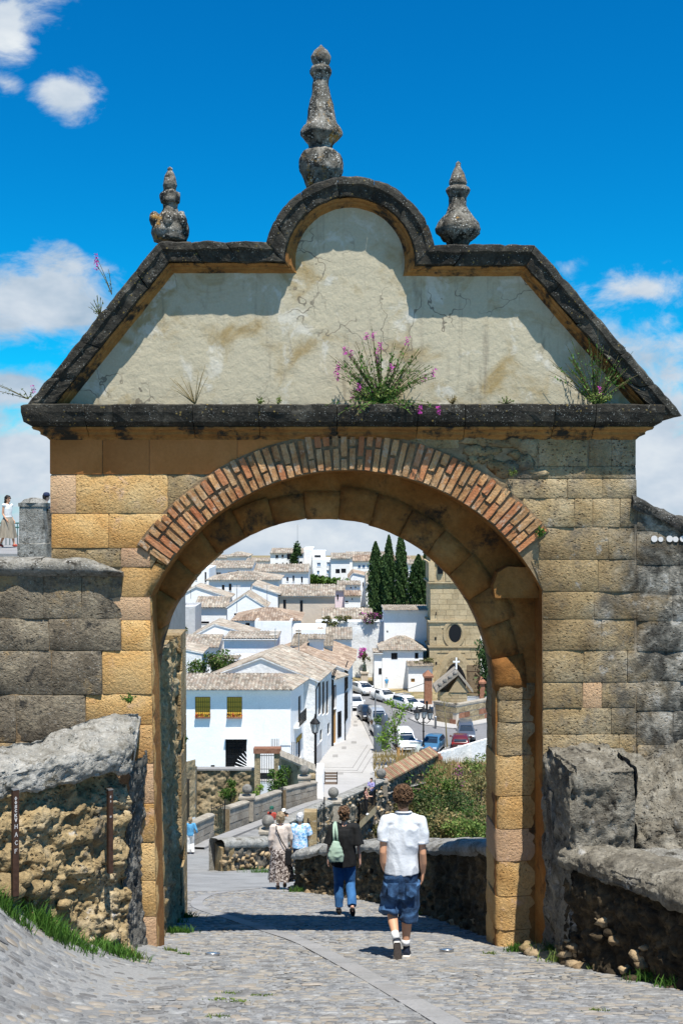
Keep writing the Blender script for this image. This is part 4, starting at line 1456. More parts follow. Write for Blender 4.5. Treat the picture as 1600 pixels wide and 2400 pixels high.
# square: light paving with dark bands, asphalt road
ZQ = -21.0
mb = MB()
ys_ = [66+k*1.5 for k in range(15)] + [90,100,110,122]
vs = []
for y in ys_:
 xr_ = 60.0
 if y<74.2:xr_ = -3.35 + (y-49.6)*6.35/24.6
 elif y<86:xr_ = W_A.x + (W_B.x-W_A.x)*(y-W_A.y)/(W_B.y-W_A.y)
 xl_ = -1.2 - (y-66)*.25 if y<80 else -4.5 - (y-80)*.6
 for i in range(13):
  vs.append((xl_+(xr_-xl_)*i/12,y,ramp_z(y)+.035))
mb.add(vs,[(j*13+i,j*13+i+1,(j+1)*13+i+1,(j+1)*13+i) for j in range(len(ys_)-1) for i in range(12)])
sq = link('square_paving',mb.mesh('square_paving',MAT['plaza_paving']),kind='structure')
def z8(x,y): return (760+x/3.92,1550+y/3.92)
road = [z8(p,q) for p,q in ((300,440),(420,690),(470,800),(560,835),(850,850),(1010,825),(1560,760),(1560,560),(1200,630),(900,590),(780,535),(850,505),(760,470),(640,390),(440,330),(300,270),(230,300))]
def sheet(name,pxs,z,mat,kind='structure'):
 return link(name,MB().poly([tuple(onz(a,b,z)) for a,b in pxs]).mesh(name,MAT[mat]),kind=kind)
rd = sheet('road',road,ZQ+.045,'asphalt')
def ground_line(name,pxs,wd,z,mat,parent,h=.004):
 pts = [onz(a,b,z) for a,b in pxs]
 mb = MB()
 for a,b in zip(pts,pts[1:]):
  d = (b-a).normalized()
  n_ = Vector((-d.y,d.x,0))*wd
  e = d*wd
  mb.prism([a-n_-e,b-n_+e,b+n_+e,a+n_-e],(0,0,h))
 return part(name,mb,MAT[mat],parent)
for k,pl in enumerate((((0,975),(260,978),(395,770)),((0,1000),(300,1005),(425,800)),((0,1018),(345,1025),(460,840)))):
 ground_line('paving_band',[z8(*q) for q in pl],.035,ZQ+.043,'plaza_line',sq)
for (x,y,w_) in ((140,1040,34),(60,1045,22),(30,985,0),(160,1250,26),(270,745,24),(285,590,20),(100,870,24),(285,555,14),(180,795,20)):
 if w_:
  a = onz(*z8(x-w_,y),ZQ+.043);b = onz(*z8(x+w_,y),ZQ+.043)
  mb = MB().prism([a+Vector((0,-.5,0)),b+Vector((0,-.5,0)),b+Vector((0,.5,0)),a+Vector((0,.5,0))],(0,0,.004))
  part('drain_cover',mb,MAT['plaza_line'],sq)
ground_line('kerb',[z8(p,q) for p,q in ((300,440),(420,690),(470,800),(560,835),(850,850))],.12,ZQ+.03,'flag',sq,.09)
ground_line('kerb',[z8(p,q) for p,q in ((1560,560),(1200,628),(900,588),(780,533),(850,503),(760,468),(640,388),(440,328),(300,268))],.12,ZQ+.02,'flag',sq,.12)
# --- buildings
class House:
 def __init__(s,name,label,wall='whitewash',cat='house',group='white village houses'):
  s.name,s.label,s.cat,s.wallm,s.group = name,label,cat,wall,group
  s.walls = []
  s.extra = []
  s.root = None
  s.wmb = {}
 def start(s,base):
  s.root = thing(s.name,s.label,s.cat,base,group=s.group)
  return s
 def mbw(s,mat=None):
  return s.wmb.setdefault(mat or s.wallm,MB())
 def face(s,a,b,zb,zt,wins=(),mat=None,gable=None,style='plain'):
  """vertical wall from plan point a to b (left to right seen from outside) with real openings.
        wins: (px0, py0, px1, py1[, style]) in photo pixels"""
  a,b = Vector((a[0],a[1])),Vector((b[0],b[1]))
  d = (b-a)
  L = d.length
  d.normalize()
  nrm = Vector((d.y,-d.x))
  mb = s.mbw(mat)
  def hit(px,py):
   r = Vector(((px-800)/F,1.0))
   k = a.dot(nrm)/r.dot(nrm)
   return (r*k-a).dot(d),k*(1200-py)/F
  holes = []
  for wv in wins:
   s0,t1 = hit(wv[0],wv[1])
   s1,t0 = hit(wv[2],wv[3])
   _,t0b = hit(wv[2],wv[3])
   s0,s1 = max(.05,s0),min(L-.05,s1)
   t0,t1 = max(zb+.02,t0),min(zt-.05,t1)
   if s1 - s0>.1 and t1 - t0>.1:
    holes.append((s0,s1,t0,t1,wv[4] if len(wv)>4 else style))
  ss = sorted({0.0,L}|{h[0] for h in holes}|{h[1] for h in holes})
  tt = sorted({zb,zt}|{h[2] for h in holes}|{h[3] for h in holes})
  def p(u,z,dep=0.0):
   q = a + d*u - nrm*dep
   return (q.x,q.y,z)
  for i in range(len(ss)-1):
   for j in range(len(tt)-1):
    um,zm = (ss[i]+ss[i+1])/2,(tt[j]+tt[j+1])/2
    if any(h[0]<um<h[1] and h[2]<zm<h[3] for h in holes):
     continue
    mb.quad(p(ss[i],tt[j]),p(ss[i+1],tt[j]),p(ss[i+1],tt[j+1]),p(ss[i],tt[j+1]))
  if gable:
   gu,gz = gable
   mb.add([p(0,zt),p(L,zt),p(gu*L,gz)],[(0,1,2)])
  for (u0,u1,z0,z1,sty) in holes:
   dp = .22
   for q in ((p(u0,z0),p(u0,z0,dp),p(u0,z1,dp),p(u0,z1)),(p(u1,z0,dp),p(u1,z0),p(u1,z1),p(u1,z1,dp)),(p(u0,z1),p(u0,z1,dp),p(u1,z1,dp),p(u1,z1)),(p(u0,z0,dp),p(u0,z0),p(u1,z0),p(u1,z0,dp))):
    mb.quad(*q)
   s.extra.append((p,u0,u1,z0,z1,sty))
  return p
 def finish(s):
  for m,mb in s.wmb.items():
   part('wall',mb,MAT[m],s.root)
  for (p,u0,u1,z0,z1,sty) in s.extra:
   w_,h_ = u1 - u0,z1 - z0
   fr = MB()
   def bar(a0,a1,b0,b1,d0,d1,mbx):
    vs = [p(a0,b0,d1),p(a1,b0,d1),p(a1,b1,d1),p(a0,b1,d1),p(a0,b0,d0),p(a1,b0,d0),p(a1,b1,d0),p(a0,b1,d0)]
    mbx.add(vs,[(4,5,6,7),(0,3,2,1),(0,1,5,4),(1,2,6,5),(2,3,7,6),(3,0,4,7)])
   t = min(.06,w_*.12)
   fm = {'plain':'shutter_brown','white':'white_paint','grille':'iron','door':'wood_door','blue':'white_paint','void':'window_void','yellow':'shutter_brown','shutter':'shutter_brown','dark':'iron'}[sty]
   pm = {'plain':'glass_dark','white':'glass_dark','grille':'glass_dark','door':'wood_door','blue':'blue_pane','void':'window_void','yellow':'yellow_curtain','shutter':'shutter_brown','dark':'glass_dark'}[sty]
   bar(u0,u0+t,z0,z1,.10,.20,fr);bar(u1-t,u1,z0,z1,.10,.20,fr)
   bar(u0+t,u1-t,z1-t,z1,.10,.20,fr);bar(u0+t,u1-t,z0,z0+t,.10,.20,fr)
   if w_>.7 and sty!='void':
    bar((u0+u1)/2-t/2,(u0+u1)/2+t/2,z0+t,z1-t,.11,.19,fr)
   wn = part('door' if sty=='door' else 'window',fr,MAT[fm],s.root)
   pn = MB()
   dq = .08 if sty == 'yellow' else .16
   bar(u0+t*.3,u1-t*.3,z0+t*.3,z1-t*.3,dq,.215,pn)
   part('pane' if sty not in ('door','shutter') else 'panel',pn,MAT[pm],wn)
   if sty in ('grille','yellow'):
    g = MB()
    nb_ = max(4,int(w_/.13))
    for k in range(nb_+1):
     u = u0 + w_*k/nb_
     bar(u-.012,u+.012,z0,z1,-.02,.004,g)
    nh = max(3,int(h_/.35))
    for k in range(nh+1):
     z = z0 + h_*k/nh
     bar(u0,u1,z-.014,z+.014,-.03,-.006,g)
    part('grille',g,MAT['iron'],wn)
   if sty in ('white','plain','blue'):
    sl = MB()
    bar(u0-.05,u1+.05,z0-.06,z0,-.06,.10,sl)
    part('sill',sl,MAT['white_paint'],wn)
  return s.root
def tiles(parent,poly,mat='roof_tile',tw=.26,tl=.5,name='roof_tiles',lift=.0,under=True):
 """barrel tiles over a planar roof polygon; first edge of poly is the eave"""
 poly = [Vector(p) for p in poly]
 o = poly[0]
 ex = (poly[1]-poly[0]).normalized()
 nrm = None
 for k in range(2,len(poly)):
  c = (poly[1]-poly[0]).cross(poly[k]-poly[0])
  if c.length>1e-6:
   nrm = c.normalized()
   break
 if nrm.z<0:nrm = -nrm
 ey = nrm.cross(ex)
 if ey.z<0:ey = -ey
 pl = [((p-o).dot(ex),(p-o).dot(ey)) for p in poly]
 def span(u):
  ys_ = []
  for (a,b) in zip(pl,pl[1:]+pl[:1]):
   if (a[0]-u)*(b[0]-u)<=0 and abs(a[0]-b[0])>1e-9:
    ys_.append(a[1]+(b[1]-a[1])*(u-a[0])/(b[0]-a[0]))
  return (min(ys_),max(ys_)) if len(ys_)>=2 else None
 umin,umax = min(p[0] for p in pl),max(p[0] for p in pl)
 n = max(2,int((umax-umin)/tw))
 step = (umax-umin)/n
 mb = MB()
 rr_ = random.Random(int(abs(o.x*100))+n)
 for i in range(n):
  u = umin + (i+.5)*step
  sp_ = span(u)
  if not sp_ or sp_[1] - sp_[0]<.05: continue
  v = sp_[0] - .06
  while v<sp_[1] - .02:
   v2 = min(v+tl*1.08,sp_[1]+.02)
   j = rr_.uniform(-.012,.012)
   pr = [(-.52,-.02),(-.34,.045),(0,.085),(.34,.045),(.52,-.02)]
   vs = []
   for vv_,hh in ((v,.035),(v2,.012)):
    for (a,h) in pr:
     vs.append(o+ex*(u+a*step+j)+ey*vv_+nrm*(h*step/.26+hh+lift))
   mb.add(vs,[(k,k+1,k+6,k+5) for k in range(4)]+[(0,4,3,2,1)])
   v += tl
 ob = part(name,mb,MAT[mat],parent,kind='stuff')
 if under:
  th = nrm* -.09
  part('roof_slab',MB().prism([p-nrm*.012 for p in poly],th),MAT['whitewash_old'],parent)
 return ob
def ray_at(px,py,Y): return P(px,py,Y)
def simple(name,label,x0,x1,ye,yb,Y,dep,kind='eave',yr=None,ax=None,wins=(),wall='whitewash',tile='roof_tile',side=None,side_wins=(),over=.35,tl=.5,tw=.26,parapet=False,sidem=None):
 """house whose front faces the viewer. ye: eave px, yb: base px, yr: ridge px
    kind eave: ridge parallel to the front; gable: ridge runs away; hip; flat; shed"""
 h = House(name,label,wall)
 a,b = P(x0,ye,Y),P(x1,ye,Y)
 zt,zb = a.z,P(x0,yb,Y).z - (5 if Y>128 else 1.5)
 h.start(((a.x+b.x)/2,Y+dep/2,zb))
 A_,B_ = (a.x,Y),(b.x,Y)
 C_,D_ = (b.x,Y+dep),(a.x,Y+dep)
 if kind == 'gable':
  axw = P(ax if ax else (x0+x1)/2,yr,Y)
  gu = (axw.x-a.x)/(b.x-a.x)
  h.face(A_,B_,zb,zt,wins,gable=(gu,axw.z))
  h.face(B_,C_,zb,zt,side_wins,mat=sidem)
  h.face(D_,A_,zb,zt,side_wins,mat=sidem)
  h.face(C_,D_,zb,zt,gable=(1-gu,axw.z))
  h.finish()
  r0 = Vector((axw.x,Y-over*.5,axw.z));r1 = Vector((axw.x,Y+dep+.2,axw.z))
  sl = (axw.z-zt)
  e = over
  for sx,ex_ in ((-1,a.x),(1,b.x)):
   wdt = abs(axw.x-ex_)
   z_e = zt - sl*e/max(.3,wdt)
   p0 = Vector((ex_+sx*e,Y-over*.5,z_e));p1 = Vector((ex_+sx*e,Y+dep+.2,z_e))
   tiles(h.root,[p0,p1,r1,r0] if sx>0 else [p1,p0,r0,r1],tile,tl=tl,tw=tw)
 elif kind == 'eave':
  h.face(A_,B_,zb,zt,wins)
  yrid = Y + dep/2
  zr = (1200-yr)*yrid/F
  rise = zr - zt
  h.face(B_,C_,zb,zt,side_wins,gable=(.5,zr),mat=sidem)
  h.face(D_,A_,zb,zt,side_wins,gable=(.5,zr),mat=sidem)
  h.face(C_,D_,zb,zt)
  h.finish()
  ze = zt - rise*over/(dep/2)
  for (ys_,yo) in ((Y-over,yrid),(Y+dep+over,yrid)):
   pl = [Vector((a.x-.12,ys_,ze)),Vector((b.x+.12,ys_,ze)),Vector((b.x+.12,yrid,zr)),Vector((a.x-.12,yrid,zr))]
   tiles(h.root,pl,tile,tl=tl,tw=tw)
 elif kind == 'shed':
  h.face(A_,B_,zb,zt,wins)
  zr = (1200-yr)*(Y+dep)/F
  h.face(B_,C_,zb,zt,side_wins,gable=(1,zr),mat=sidem)
  h.face(D_,A_,zb,zt,side_wins,gable=(0,zr),mat=sidem)
  h.face(C_,D_,zb,zr)
  h.finish()
  ze = zt - (zr-zt)*over/dep
  tiles(h.root,[Vector((a.x-.12,Y-over,ze)),Vector((b.x+.12,Y-over,ze)),Vector((b.x+.12,Y+dep,zr)),Vector((a.x-.12,Y+dep,zr))],tile,tl=tl,tw=tw)
 elif kind == 'hip':
  h.face(A_,B_,zb,zt,wins);h.face(B_,C_,zb,zt,side_wins,mat=sidem);h.face(C_,D_,zb,zt);h.face(D_,A_,zb,zt,side_wins,mat=sidem)
  h.finish()
  yrid = Y + dep/2
  zr = (1200-yr)*yrid/F
  ins = min(dep/2,(b.x-a.x)*.42)
  e = over
  ze = zt - (zr-zt)*e/(dep/2)
  q = [Vector((a.x-e,Y-e,ze)),Vector((b.x+e,Y-e,ze)),Vector((b.x+e,Y+dep+e,ze)),Vector((a.x-e,Y+dep+e,ze))]
  r0,r1 = Vector((a.x+ins,yrid,zr)),Vector((b.x-ins,yrid,zr))
  tiles(h.root,[q[0],q[1],r1,r0],tile,tl=tl,tw=tw)
  tiles(h.root,[q[1],q[2],r1],tile,tl=tl,tw=tw)
  tiles(h.root,[q[3],q[0],r0],tile,tl=tl,tw=tw)
  tiles(h.root,[q[2],q[3],r0,r1],tile,tl=tl,tw=tw)
 else:
  h.face(A_,B_,zb,zt,wins);h.face(B_,C_,zb,zt,side_wins,mat=sidem);h.face(C_,D_,zb,zt);h.face(D_,A_,zb,zt,side_wins,mat=sidem)
  h.mbw().quad((a.x,Y,zt-.3),(b.x,Y,zt-.3),(b.x,Y+dep,zt-.3),(a.x,Y+dep,zt-.3))
  for (u,v) in ((A_,B_),(B_,C_),(C_,D_),(D_,A_)):
   d_ = (Vector(v)-Vector(u)).normalized()
   n_ = Vector((-d_.y,d_.x))*.22
   u2,v2 = Vector(u) + n_,Vector(v) + n_
   h.mbw().quad((u[0],u[1],zt),(v[0],v[1],zt),(v2.x,v2.y,zt),(u2.x,u2.y,zt))
   h.mbw().quad((v2.x,v2.y,zt-.3),(u2.x,u2.y,zt-.3),(u2.x,u2.y,zt),(v2.x,v2.y,zt))
  h.finish()
 return h
def z5(x,y): return (400+x/3.92,1220+y/3.92)
def z6(x,y): return (760+x/3.92,1220+y/3.92)
def z7(x,y): return (400+x/3.92,1550+y/3.92)
def W5(lst,st='plain',f=z5):
 out = []
 for (x,y,w_,h_) in lst:
  a,b = f(x-w_/2,y-h_/2),f(x+w_/2,y+h_/2)
  out.append((a[0],a[1],b[0],b[1],st))
 return out
def S(f,name,label,x0,x1,ye,yb,Y,dep,kind='eave',yr=None,ax=None,wins=(),st='plain',**kw):
 X0,YE = f(x0,ye);X1,YB_ = f(x1,yb)
 sw = kw.pop('side_w',())
 return simple(name,label,X0,X1,YE,YB_,Y,dep,kind,f(0,yr)[1] if yr is not None else None,f(ax,0)[0] if ax is not None else None,W5(wins,st,f),side_wins=W5(sw,st,f),**kw)
S(z5,'far_house','far white house row on the hilltop at the left edge of the arch view',300,560,345,460,262,12,'eave',318,wins=[(485,385,22,24)],tl=1.0,tw=.5)
S(z5,'far_house','far white house with pale hipped roof on the hilltop left of the block',520,700,330,460,255,12,'hip',290,tl=1.0,tw=.5)
S(z5,'far_house','long low far white house beside the four storey block',690,915,372,470,250,10,'eave',346,tl=1.0,tw=.5)
S(z5,'apartment_block','four storey white block with a long tiled roof on the skyline',915,1218,300,600,238,14,'eave',256,wins=[(975,332,24,30),(1028,328,18,30),(1090,332,44,50),(1147,320,18,30),(1195,316,24,28),(975,402,24,24),(1030,398,14,22),(1068,398,14,22),(1106,398,14,22),(1148,392,16,22),(1196,390,24,28)],tl=1.0,tw=.5)
S(z5,'apartment_block','tall blank white flank building right of the four storey block',1222,1306,260,620,240,14,'flat')
S(z5,'apartment_block','white flat roofed block with small blue windows near the skyline',1308,1500,360,640,226,12,'flat',wins=[(1360,405,32,34),(1449,402,34,38),(1354,478,22,34),(1442,472,22,34),(1361,544,16,24)],st='blue')
S(z5,'far_house','white flat house with roof terrace on the skyline right of the block',1300,1420,285,400,236,10,'flat',wins=[(1350,330,60,24)],st='dark')
S(z6,'apartment_block','white block with a row of dark grilled windows below the skyline',60,232,350,620,222,12,'eave',300,wins=[(122,466,40,40),(176,462,44,40),(176,345,16,20)],st='dark',tl=1.0,tw=.5)
S(z6,'far_house','white house with three blue windows below the skyline roofs',262,440,372,480,216,10,'eave',318,wins=[(320,422,26,30),(360,420,26,30),(403,418,26,30)],st='blue',tl=1.0,tw=.5,tile='roof_tile_red')
S(z6,'far_house','far pale house with a long brown roof on the skyline behind',200,470,340,420,250,12,'eave',290,tl=1.0,tw=.5)
S(z6,'far_house','small white skyline house between the first cypresses',500,640,330,520,225,10,'eave',288,wins=[(556,375,16,30)],tl=1.0,tw=.5)
S(z6,'far_house','white skyline house with red roof between the tall cypresses',620,800,370,640,215,10,'eave',330,wins=[(655,470,16,60),(700,470,16,60)],tl=1.0,tw=.5,tile='roof_tile_red')
S(z6,'far_house','far white house beside the loose cypress near the tower',770,900,400,640,205,10,'eave',365,wins=[(810,430,40,20),(800,470,50,20)],st='blue',tl=1.0,tw=.5)
# mid hill
S(z6,'hill_house','white gabled house left of the cypresses, upper of two',240,385,505,640,196,9,'gable',478,262,wins=[(355,590,10,44)],tl=.9,tw=.45,tile='roof_tile_red')
S(z6,'hill_house','white house with shaded eaves left of the first cypress',385,470,575,780,188,9,'eave',470,wins=[(402,610,16,60)],tl=.9,tw=.45)
S(z6,'hill_house','low white house with two tiny windows under a tiled roof',120,330,590,720,182,8,'eave',556,wins=[(244,618,12,14),(286,614,12,14)],tl=.9,tw=.45)
S(z6,'hill_house','small white cottage with brown roof just left of the cypresses',186,332,688,800,172,6,'eave',645,wins=[(255,722,10,14),(205,745,26,16)],tl=.8,tw=.4,tile='roof_tile_red')
S(z6,'hill_house','long pale house with lilac wall and flat brown roof mid hill',0,186,640,800,178,8,'eave',596,wins=[(122,706,14,50),(52,665,10,40)],tl=.9,tw=.45,wall='pink_wash')
S(z5,'hill_house','long white house with lilac shaded wall and brown roof below the block',352,742,436,620,186,14,'eave',372,wins=[(440,500,44,50),(545,490,44,40),(615,465,14,16)],st='white',tl=.9,tw=.45,side_w=[])
S(z5,'hill_house','white wing with four small windows under a sloping brown roof',740,1262,470,640,190,11,'eave',402,wins=[(1003,535,18,40),(1072,540,20,40),(1127,535,18,60),(1204,545,18,60)],st='white',tl=.9,tw=.45)
S(z5,'hill_house','bluish white house front with tall dark windows at the left',190,352,440,650,176,10,'flat',wins=[(320,522,16,96),(236,530,12,40)])
S(z5,'hill_house','white house with lilac end and hipped tile roof mid hill',350,985,545,740,166,11,'hip',468,wins=[(395,628,24,36),(482,625,24,66),(546,613,24,66),(784,572,44,10)],tl=.8,tw=.4)
S(z5,'hill_house','plain white gabled house with antenna high at the left',50,530,700,830,150,5,'gable',602,235,tl=.7,tw=.36)
S(z5,'hill_house','white gabled house with brown roof and antenna in the middle',520,870,790,930,138,6,'gable',676,690,wins=[(605,862,46,18)],tl=.7,tw=.36,over=.2)
S(z5,'hill_house','brown tiled lean to roof over a low white house at the left',225,520,792,960,142,7,'eave',700,wins=[(316,938,74,20)],tl=.7,tw=.36)
h = S(z5,'hill_house','long beige house with two tall dark windows and brown roof',985,1505,690,930,150,11,'eave',590,wins=[(1046,782,26,108),(1200,788,26,108)],wall='beige_wash',tl=.7,tw=.36)
S(z5,'hill_house','blue white gable end attached left of the beige house',736,983,668,930,149,9,'gable',590,750,wins=[(858,765,28,66)],tl=.7,tw=.36)
S(z6,'hill_house','white gable with wide brown roof below the cypresses',-20,440,905,1010,142,9,'eave',806,wins=[(24,846,10,14)],tl=.7,tw=.36)
# lower roofs
S(z5,'village_house','white house with reddish hipped roof and two square windows',585,1170,915,1130,124,9,'hip',802,wins=[(622,968,36,42),(706,966,36,46)],st='grille',tile='roof_tile_red',tl=.6,tw=.3)
S(z5,'village_house','blank white block in front of the reddish hipped roof',772,1110,925,1150,121,5,'flat')
S(z5,'village_house','grey stained windowless wall house at the left edge of the arch',66,224,792,1060,133,6,'flat',wall='grey_wash')
S(z5,'village_house','white house with a dark doorway at far left beside the grey wall',-60,66,800,1060,134,6,'flat',wins=[(28,965,36,44)],st='void')
S(z5,'village_house','white gabled house front above the long tiled roof',215,770,1050,1180,114,5,'gable',950,405,tl=.6,tw=.3,over=.2)
S(z5,'village_house','house with ribbed brown tile roof at lower left',-40,432,1160,1300,109,8,'eave',1052,tl=.6,tw=.32,side_w=[])
S(z5,'village_house','wide white house wall under a fringe of roof tiles',488,972,1085,1330,107,6,'eave',1058,wins=[(884,1202,10,10)],st='void',tl=.6,tw=.3)
S(z5,'village_house','crumbling white house with mossy tile edge at lower left',-30,285,1215,1480,99,4,'gable',1160,20,tl=.6,tw=.3,wall='whitewash_old',over=.15)
S(z5,'garden_shed','small shed with corrugated roof and grey shutter behind the bush',365,600,1275,1440,97,4,'shed',1245,wins=[(442,1335,62,86)],st='shutter',wall='whitewash_old',tile='old_tile')
S(z5,'village_house','blank old white wall house beside the shed',520,1000,1290,1480,98,5,'flat',wall='whitewash_old')
S(z5,'village_house','white house with patched roof and chimney right of the middle',1110,1480,1150,1400,106,7,'shed',1050,tl=.6,tw=.3,wall='whitewash_old',tile='old_tile')
S(z5,'village_house','white walled yard house with small wooden gate',1115,1420,1000,1200,116,6,'flat',wins=[(1172,1010,50,100)],st='door')
S(z6,'village_house','white house with sloping tiled edge facing the square',-60,248,1085,1300,116,7,'eave',985,tl=.6,tw=.3)
S(z5,'chimney_stack','white chimney stack with a small tiled cap on the roofs',1272,1402,1082,1180,104,1.6,'eave',1058,tl=.4,tw=.26)
# ---- main white house behind the terrace wall
h = House('white_house','white two storey house with yellow curtained grilled windows and a hipped tile roof').start((-7,86,-20))
Yh = 84.0
zt = P(0,1613,Yh).z
zb = P(0,1812,Yh).z
a,b = P(380,0,Yh),P(681,0,Yh)
c = P(718,0,90.5)
fa,fb,fc_ = (a.x,Yh),(b.x,Yh),(c.x,90.5)
fd = (a.x,90.5)
wn = [(*z7(226,330),*z7(362,512),'yellow'),(*z7(518,330),*z7(654,512),'yellow'),(*z7(505,712),*z7(695,980),'grille'),(*z7(368,955),*z7(404,995),'void')]
pf = h.face(fa,fb,zb,zt,wn)
ps = h.face(fb,fc_,zb,zt,[(*z7(1172,330),*z7(1198,560),'shutter'),(*z7(1170,720),*z7(1196,880),'void')])
h.face(fc_,fd,zb,zt)
h.face(fd,fa,zb,zt)
h.finish()
zr = P(0,1580,87.2).z
e = .55
q0,q1 = Vector((a.x-e,Yh-e,zt-.08)),Vector((b.x+e*.3,Yh-e,zt-.08))
q2,q3 = Vector((c.x+e,90.8,zt-.08)),Vector((a.x-e,91,zt-.08))
r0,r1 = Vector((a.x-e,87.2,zr)),Vector((P(655,0,87.2).x,87.2,zr))
tiles(h.root,[q0,q1,r1,r0],'roof_tile',tw=.27,tl=.42)
tiles(h.root,[q1,q2,r1],'roof_tile',tw=.27,tl=.42)
tiles(h.root,[q2,q3,r0,r1],'roof_tile',tw=.3,tl=.5)
# canopy over the big grille, flower boxes, balcony
m_ = MB()
cx0,cx1,cz0,cz1 = P(527,0,Yh).x,P(580,0,Yh).x,P(0,*[1731],Yh).z if False else (1200-1731)*Yh/F,(1200-1715)*Yh/F
m_.add([(cx0,Yh,cz0),(cx1,Yh,cz0),(cx1-.3,Yh,cz1+.05),(cx0+.3,Yh,cz1+.05),(cx0,Yh-.35,cz0),(cx1,Yh-.35,cz0),(cx1-.3,Yh-.3,cz1),(cx0+.3,Yh-.3,cz1)],[(4,5,6,7),(0,4,7,3),(1,2,6,5),(3,7,6,2),(0,1,5,4)])
part('window_hood',m_,MAT['whitewash'],h.root)
for (xa,xb) in ((226,366),(516,658)):
 A1,B1 = P(*z7(xa,512),Yh),P(*z7(xb,512),Yh)
 bx = part('flower_box',MB().box((A1.x,Yh-.28,A1.z-.08),(B1.x,Yh-.01,A1.z+.02)),MAT['brick_far'],h.root)
 fl = MB()
 rf_ = random.Random(int(xa))
 for k in range(70):
  p = Vector((rf_.uniform(A1.x,B1.x),Yh-rf_.uniform(.02,.3),A1.z+rf_.uniform(0,.28)))
  d = Vector((rf_.uniform(-1,1),rf_.uniform(-1,1),rf_.uniform(-1,1))).normalized()*.06
  n_ = d.cross(Vector((0,1,.3))).normalized()*.05
  fl.quad(p-d,p+n_,p+d,p-n_,0 if rf_.random()<.45 else 1)
 part('flowers',fl,[MAT['flower_red'],MAT['bush_leaf']],bx,kind='stuff')
bal = MB()
bz = P(*z7(1200,590),86).z
for k in range(2):
 pass
u0,u1 = 1.2,4.2
bal.add([ps(u0,bz-.1,-.45),ps(u1,bz-.1,-.45),ps(u1,bz-.1,0),ps(u0,bz-.1,0),ps(u0,bz,-.45),ps(u1,bz,-.45),ps(u1,bz,0),ps(u0,bz,0)],[(0,3,2,1),(4,5,6,7),(0,1,5,4),(1,2,6,5),(3,0,4,7)])
bo = part('balcony',bal,MAT['whitewash'],h.root)
rl = MB()
for k in range(16):
 u = u0 + (u1-u0)*k/15
 rl.tube([ps(u,bz,-.43),ps(u,bz+1.0,-.43)],.018,4)
rl.tube([ps(u0,bz+1.0,-.43),ps(u1,bz+1.0,-.43)],.025,4)
part('railing',rl,MAT['iron'],bo)
aw = MB()
az = P(*z7(1200,690),87).z
aw.add([ps(2.2,az-.4,-.04),ps(4.4,az-.4,-.04),ps(4.4,az,-.04),ps(2.2,az,-.04),ps(2.2,az-.4,0),ps(4.4,az-.4,0),ps(4.4,az,0),ps(2.2,az,0)],[(0,1,2,3),(3,2,6,7),(0,4,5,1),(1,5,6,2),(4,0,3,7)])
part('door_lintel',aw,MAT['awning_yellow'],h.root)
# ---- street fronts on the left of the square (seen obliquely)
def street_house(name,label,pA,pB,yeA,zb_,wall,wins,dep,ridge,tile='roof_tile',sty='shutter',pxe=None):
 """facade between plan points pA (near) and pB (far), seen from the right"""
 h_ = House(name,label,wall).start((pA[0],pA[1],zb_))
 zt_ = (1200-yeA)*pA[1]/F
 d = (Vector(pB)-Vector(pA)).normalized()
 n_ = Vector((-d.y,d.x))
 Cc,Dd = Vector(pB) + n_*dep,Vector(pA) + n_*dep
 pp = h_.face(pA,pB,zb_,zt_,wins,style=sty)
 zr_ = zt_ + ridge
 h_.face(tuple(Dd),pA,zb_,zt_,gable=(.5,zr_))
 h_.face(pB,tuple(Cc),zb_,zt_,gable=(.5,zr_))
 h_.face(tuple(Cc),tuple(Dd),zb_,zt_)
 h_.finish()
 ov = .4
 sl = ridge/(dep/2)
 m0,m1 = Vector(pA) + n_*dep/2 - d*.15,Vector(pB) + n_*dep/2 + d*.15
 for k,s_ in ((0,-1),(dep,1)):
  e0,e1 = Vector(pA) + n_*(k+s_*ov) - d*.15,Vector(pB) + n_*(k+s_*ov) + d*.15
  ze = zt_ - ov*sl
  tiles(h_.root,[Vector((e0.x,e0.y,ze)),Vector((e1.x,e1.y,ze)),Vector((m1.x,m1.y,zr_)),Vector((m0.x,m0.y,zr_))],tile,tl=.45,tw=.27)
 return h_,pp
sA = onz(738,1800,ZQ);sB = onz(777,1750,ZQ);sC = onz(806,1737,ZQ);sD = onz(822,1703,ZQ);sE = onz(826,1668,ZQ)
h_,pp = street_house('street_house','old white street house with arched brick framed upper windows',(sA.x,sA.y),(sB.x,sB.y),1592,ZQ,'whitewash_old',[(*z7(1358,205),*z7(1382,480)),(*z7(1392,195),*z7(1416,480)),(*z7(1428,190),*z7(1450,475)),(*z7(1370,640),*z7(1392,720),'void'),(*z7(1440,580),*z7(1462,660),'void')],9,1.7)
part('plinth',MB().add([pp(.2,ZQ,-.03),pp(3.0,ZQ,-.03),pp(3.0,ZQ+1.6,-.03),pp(.2,ZQ+1.6,-.03),pp(.2,ZQ,0),pp(3,ZQ,0),pp(3,ZQ+1.6,0),pp(.2,ZQ+1.6,0)],[(0,1,2,3),(3,2,6,7),(0,3,7,4),(1,5,6,2)]),MAT['grey_wash'],h_.root)
for u in (.1,pp and (Vector(sB)-Vector(sA)).length-.1):
 part('downpipe',MB().tube([pp(u,ZQ,-.08),pp(u,ZQ+6.4,-.08),pp(u+.2,ZQ+7.0,-.3)],.05,6),MAT['iron'],h_.root, True)
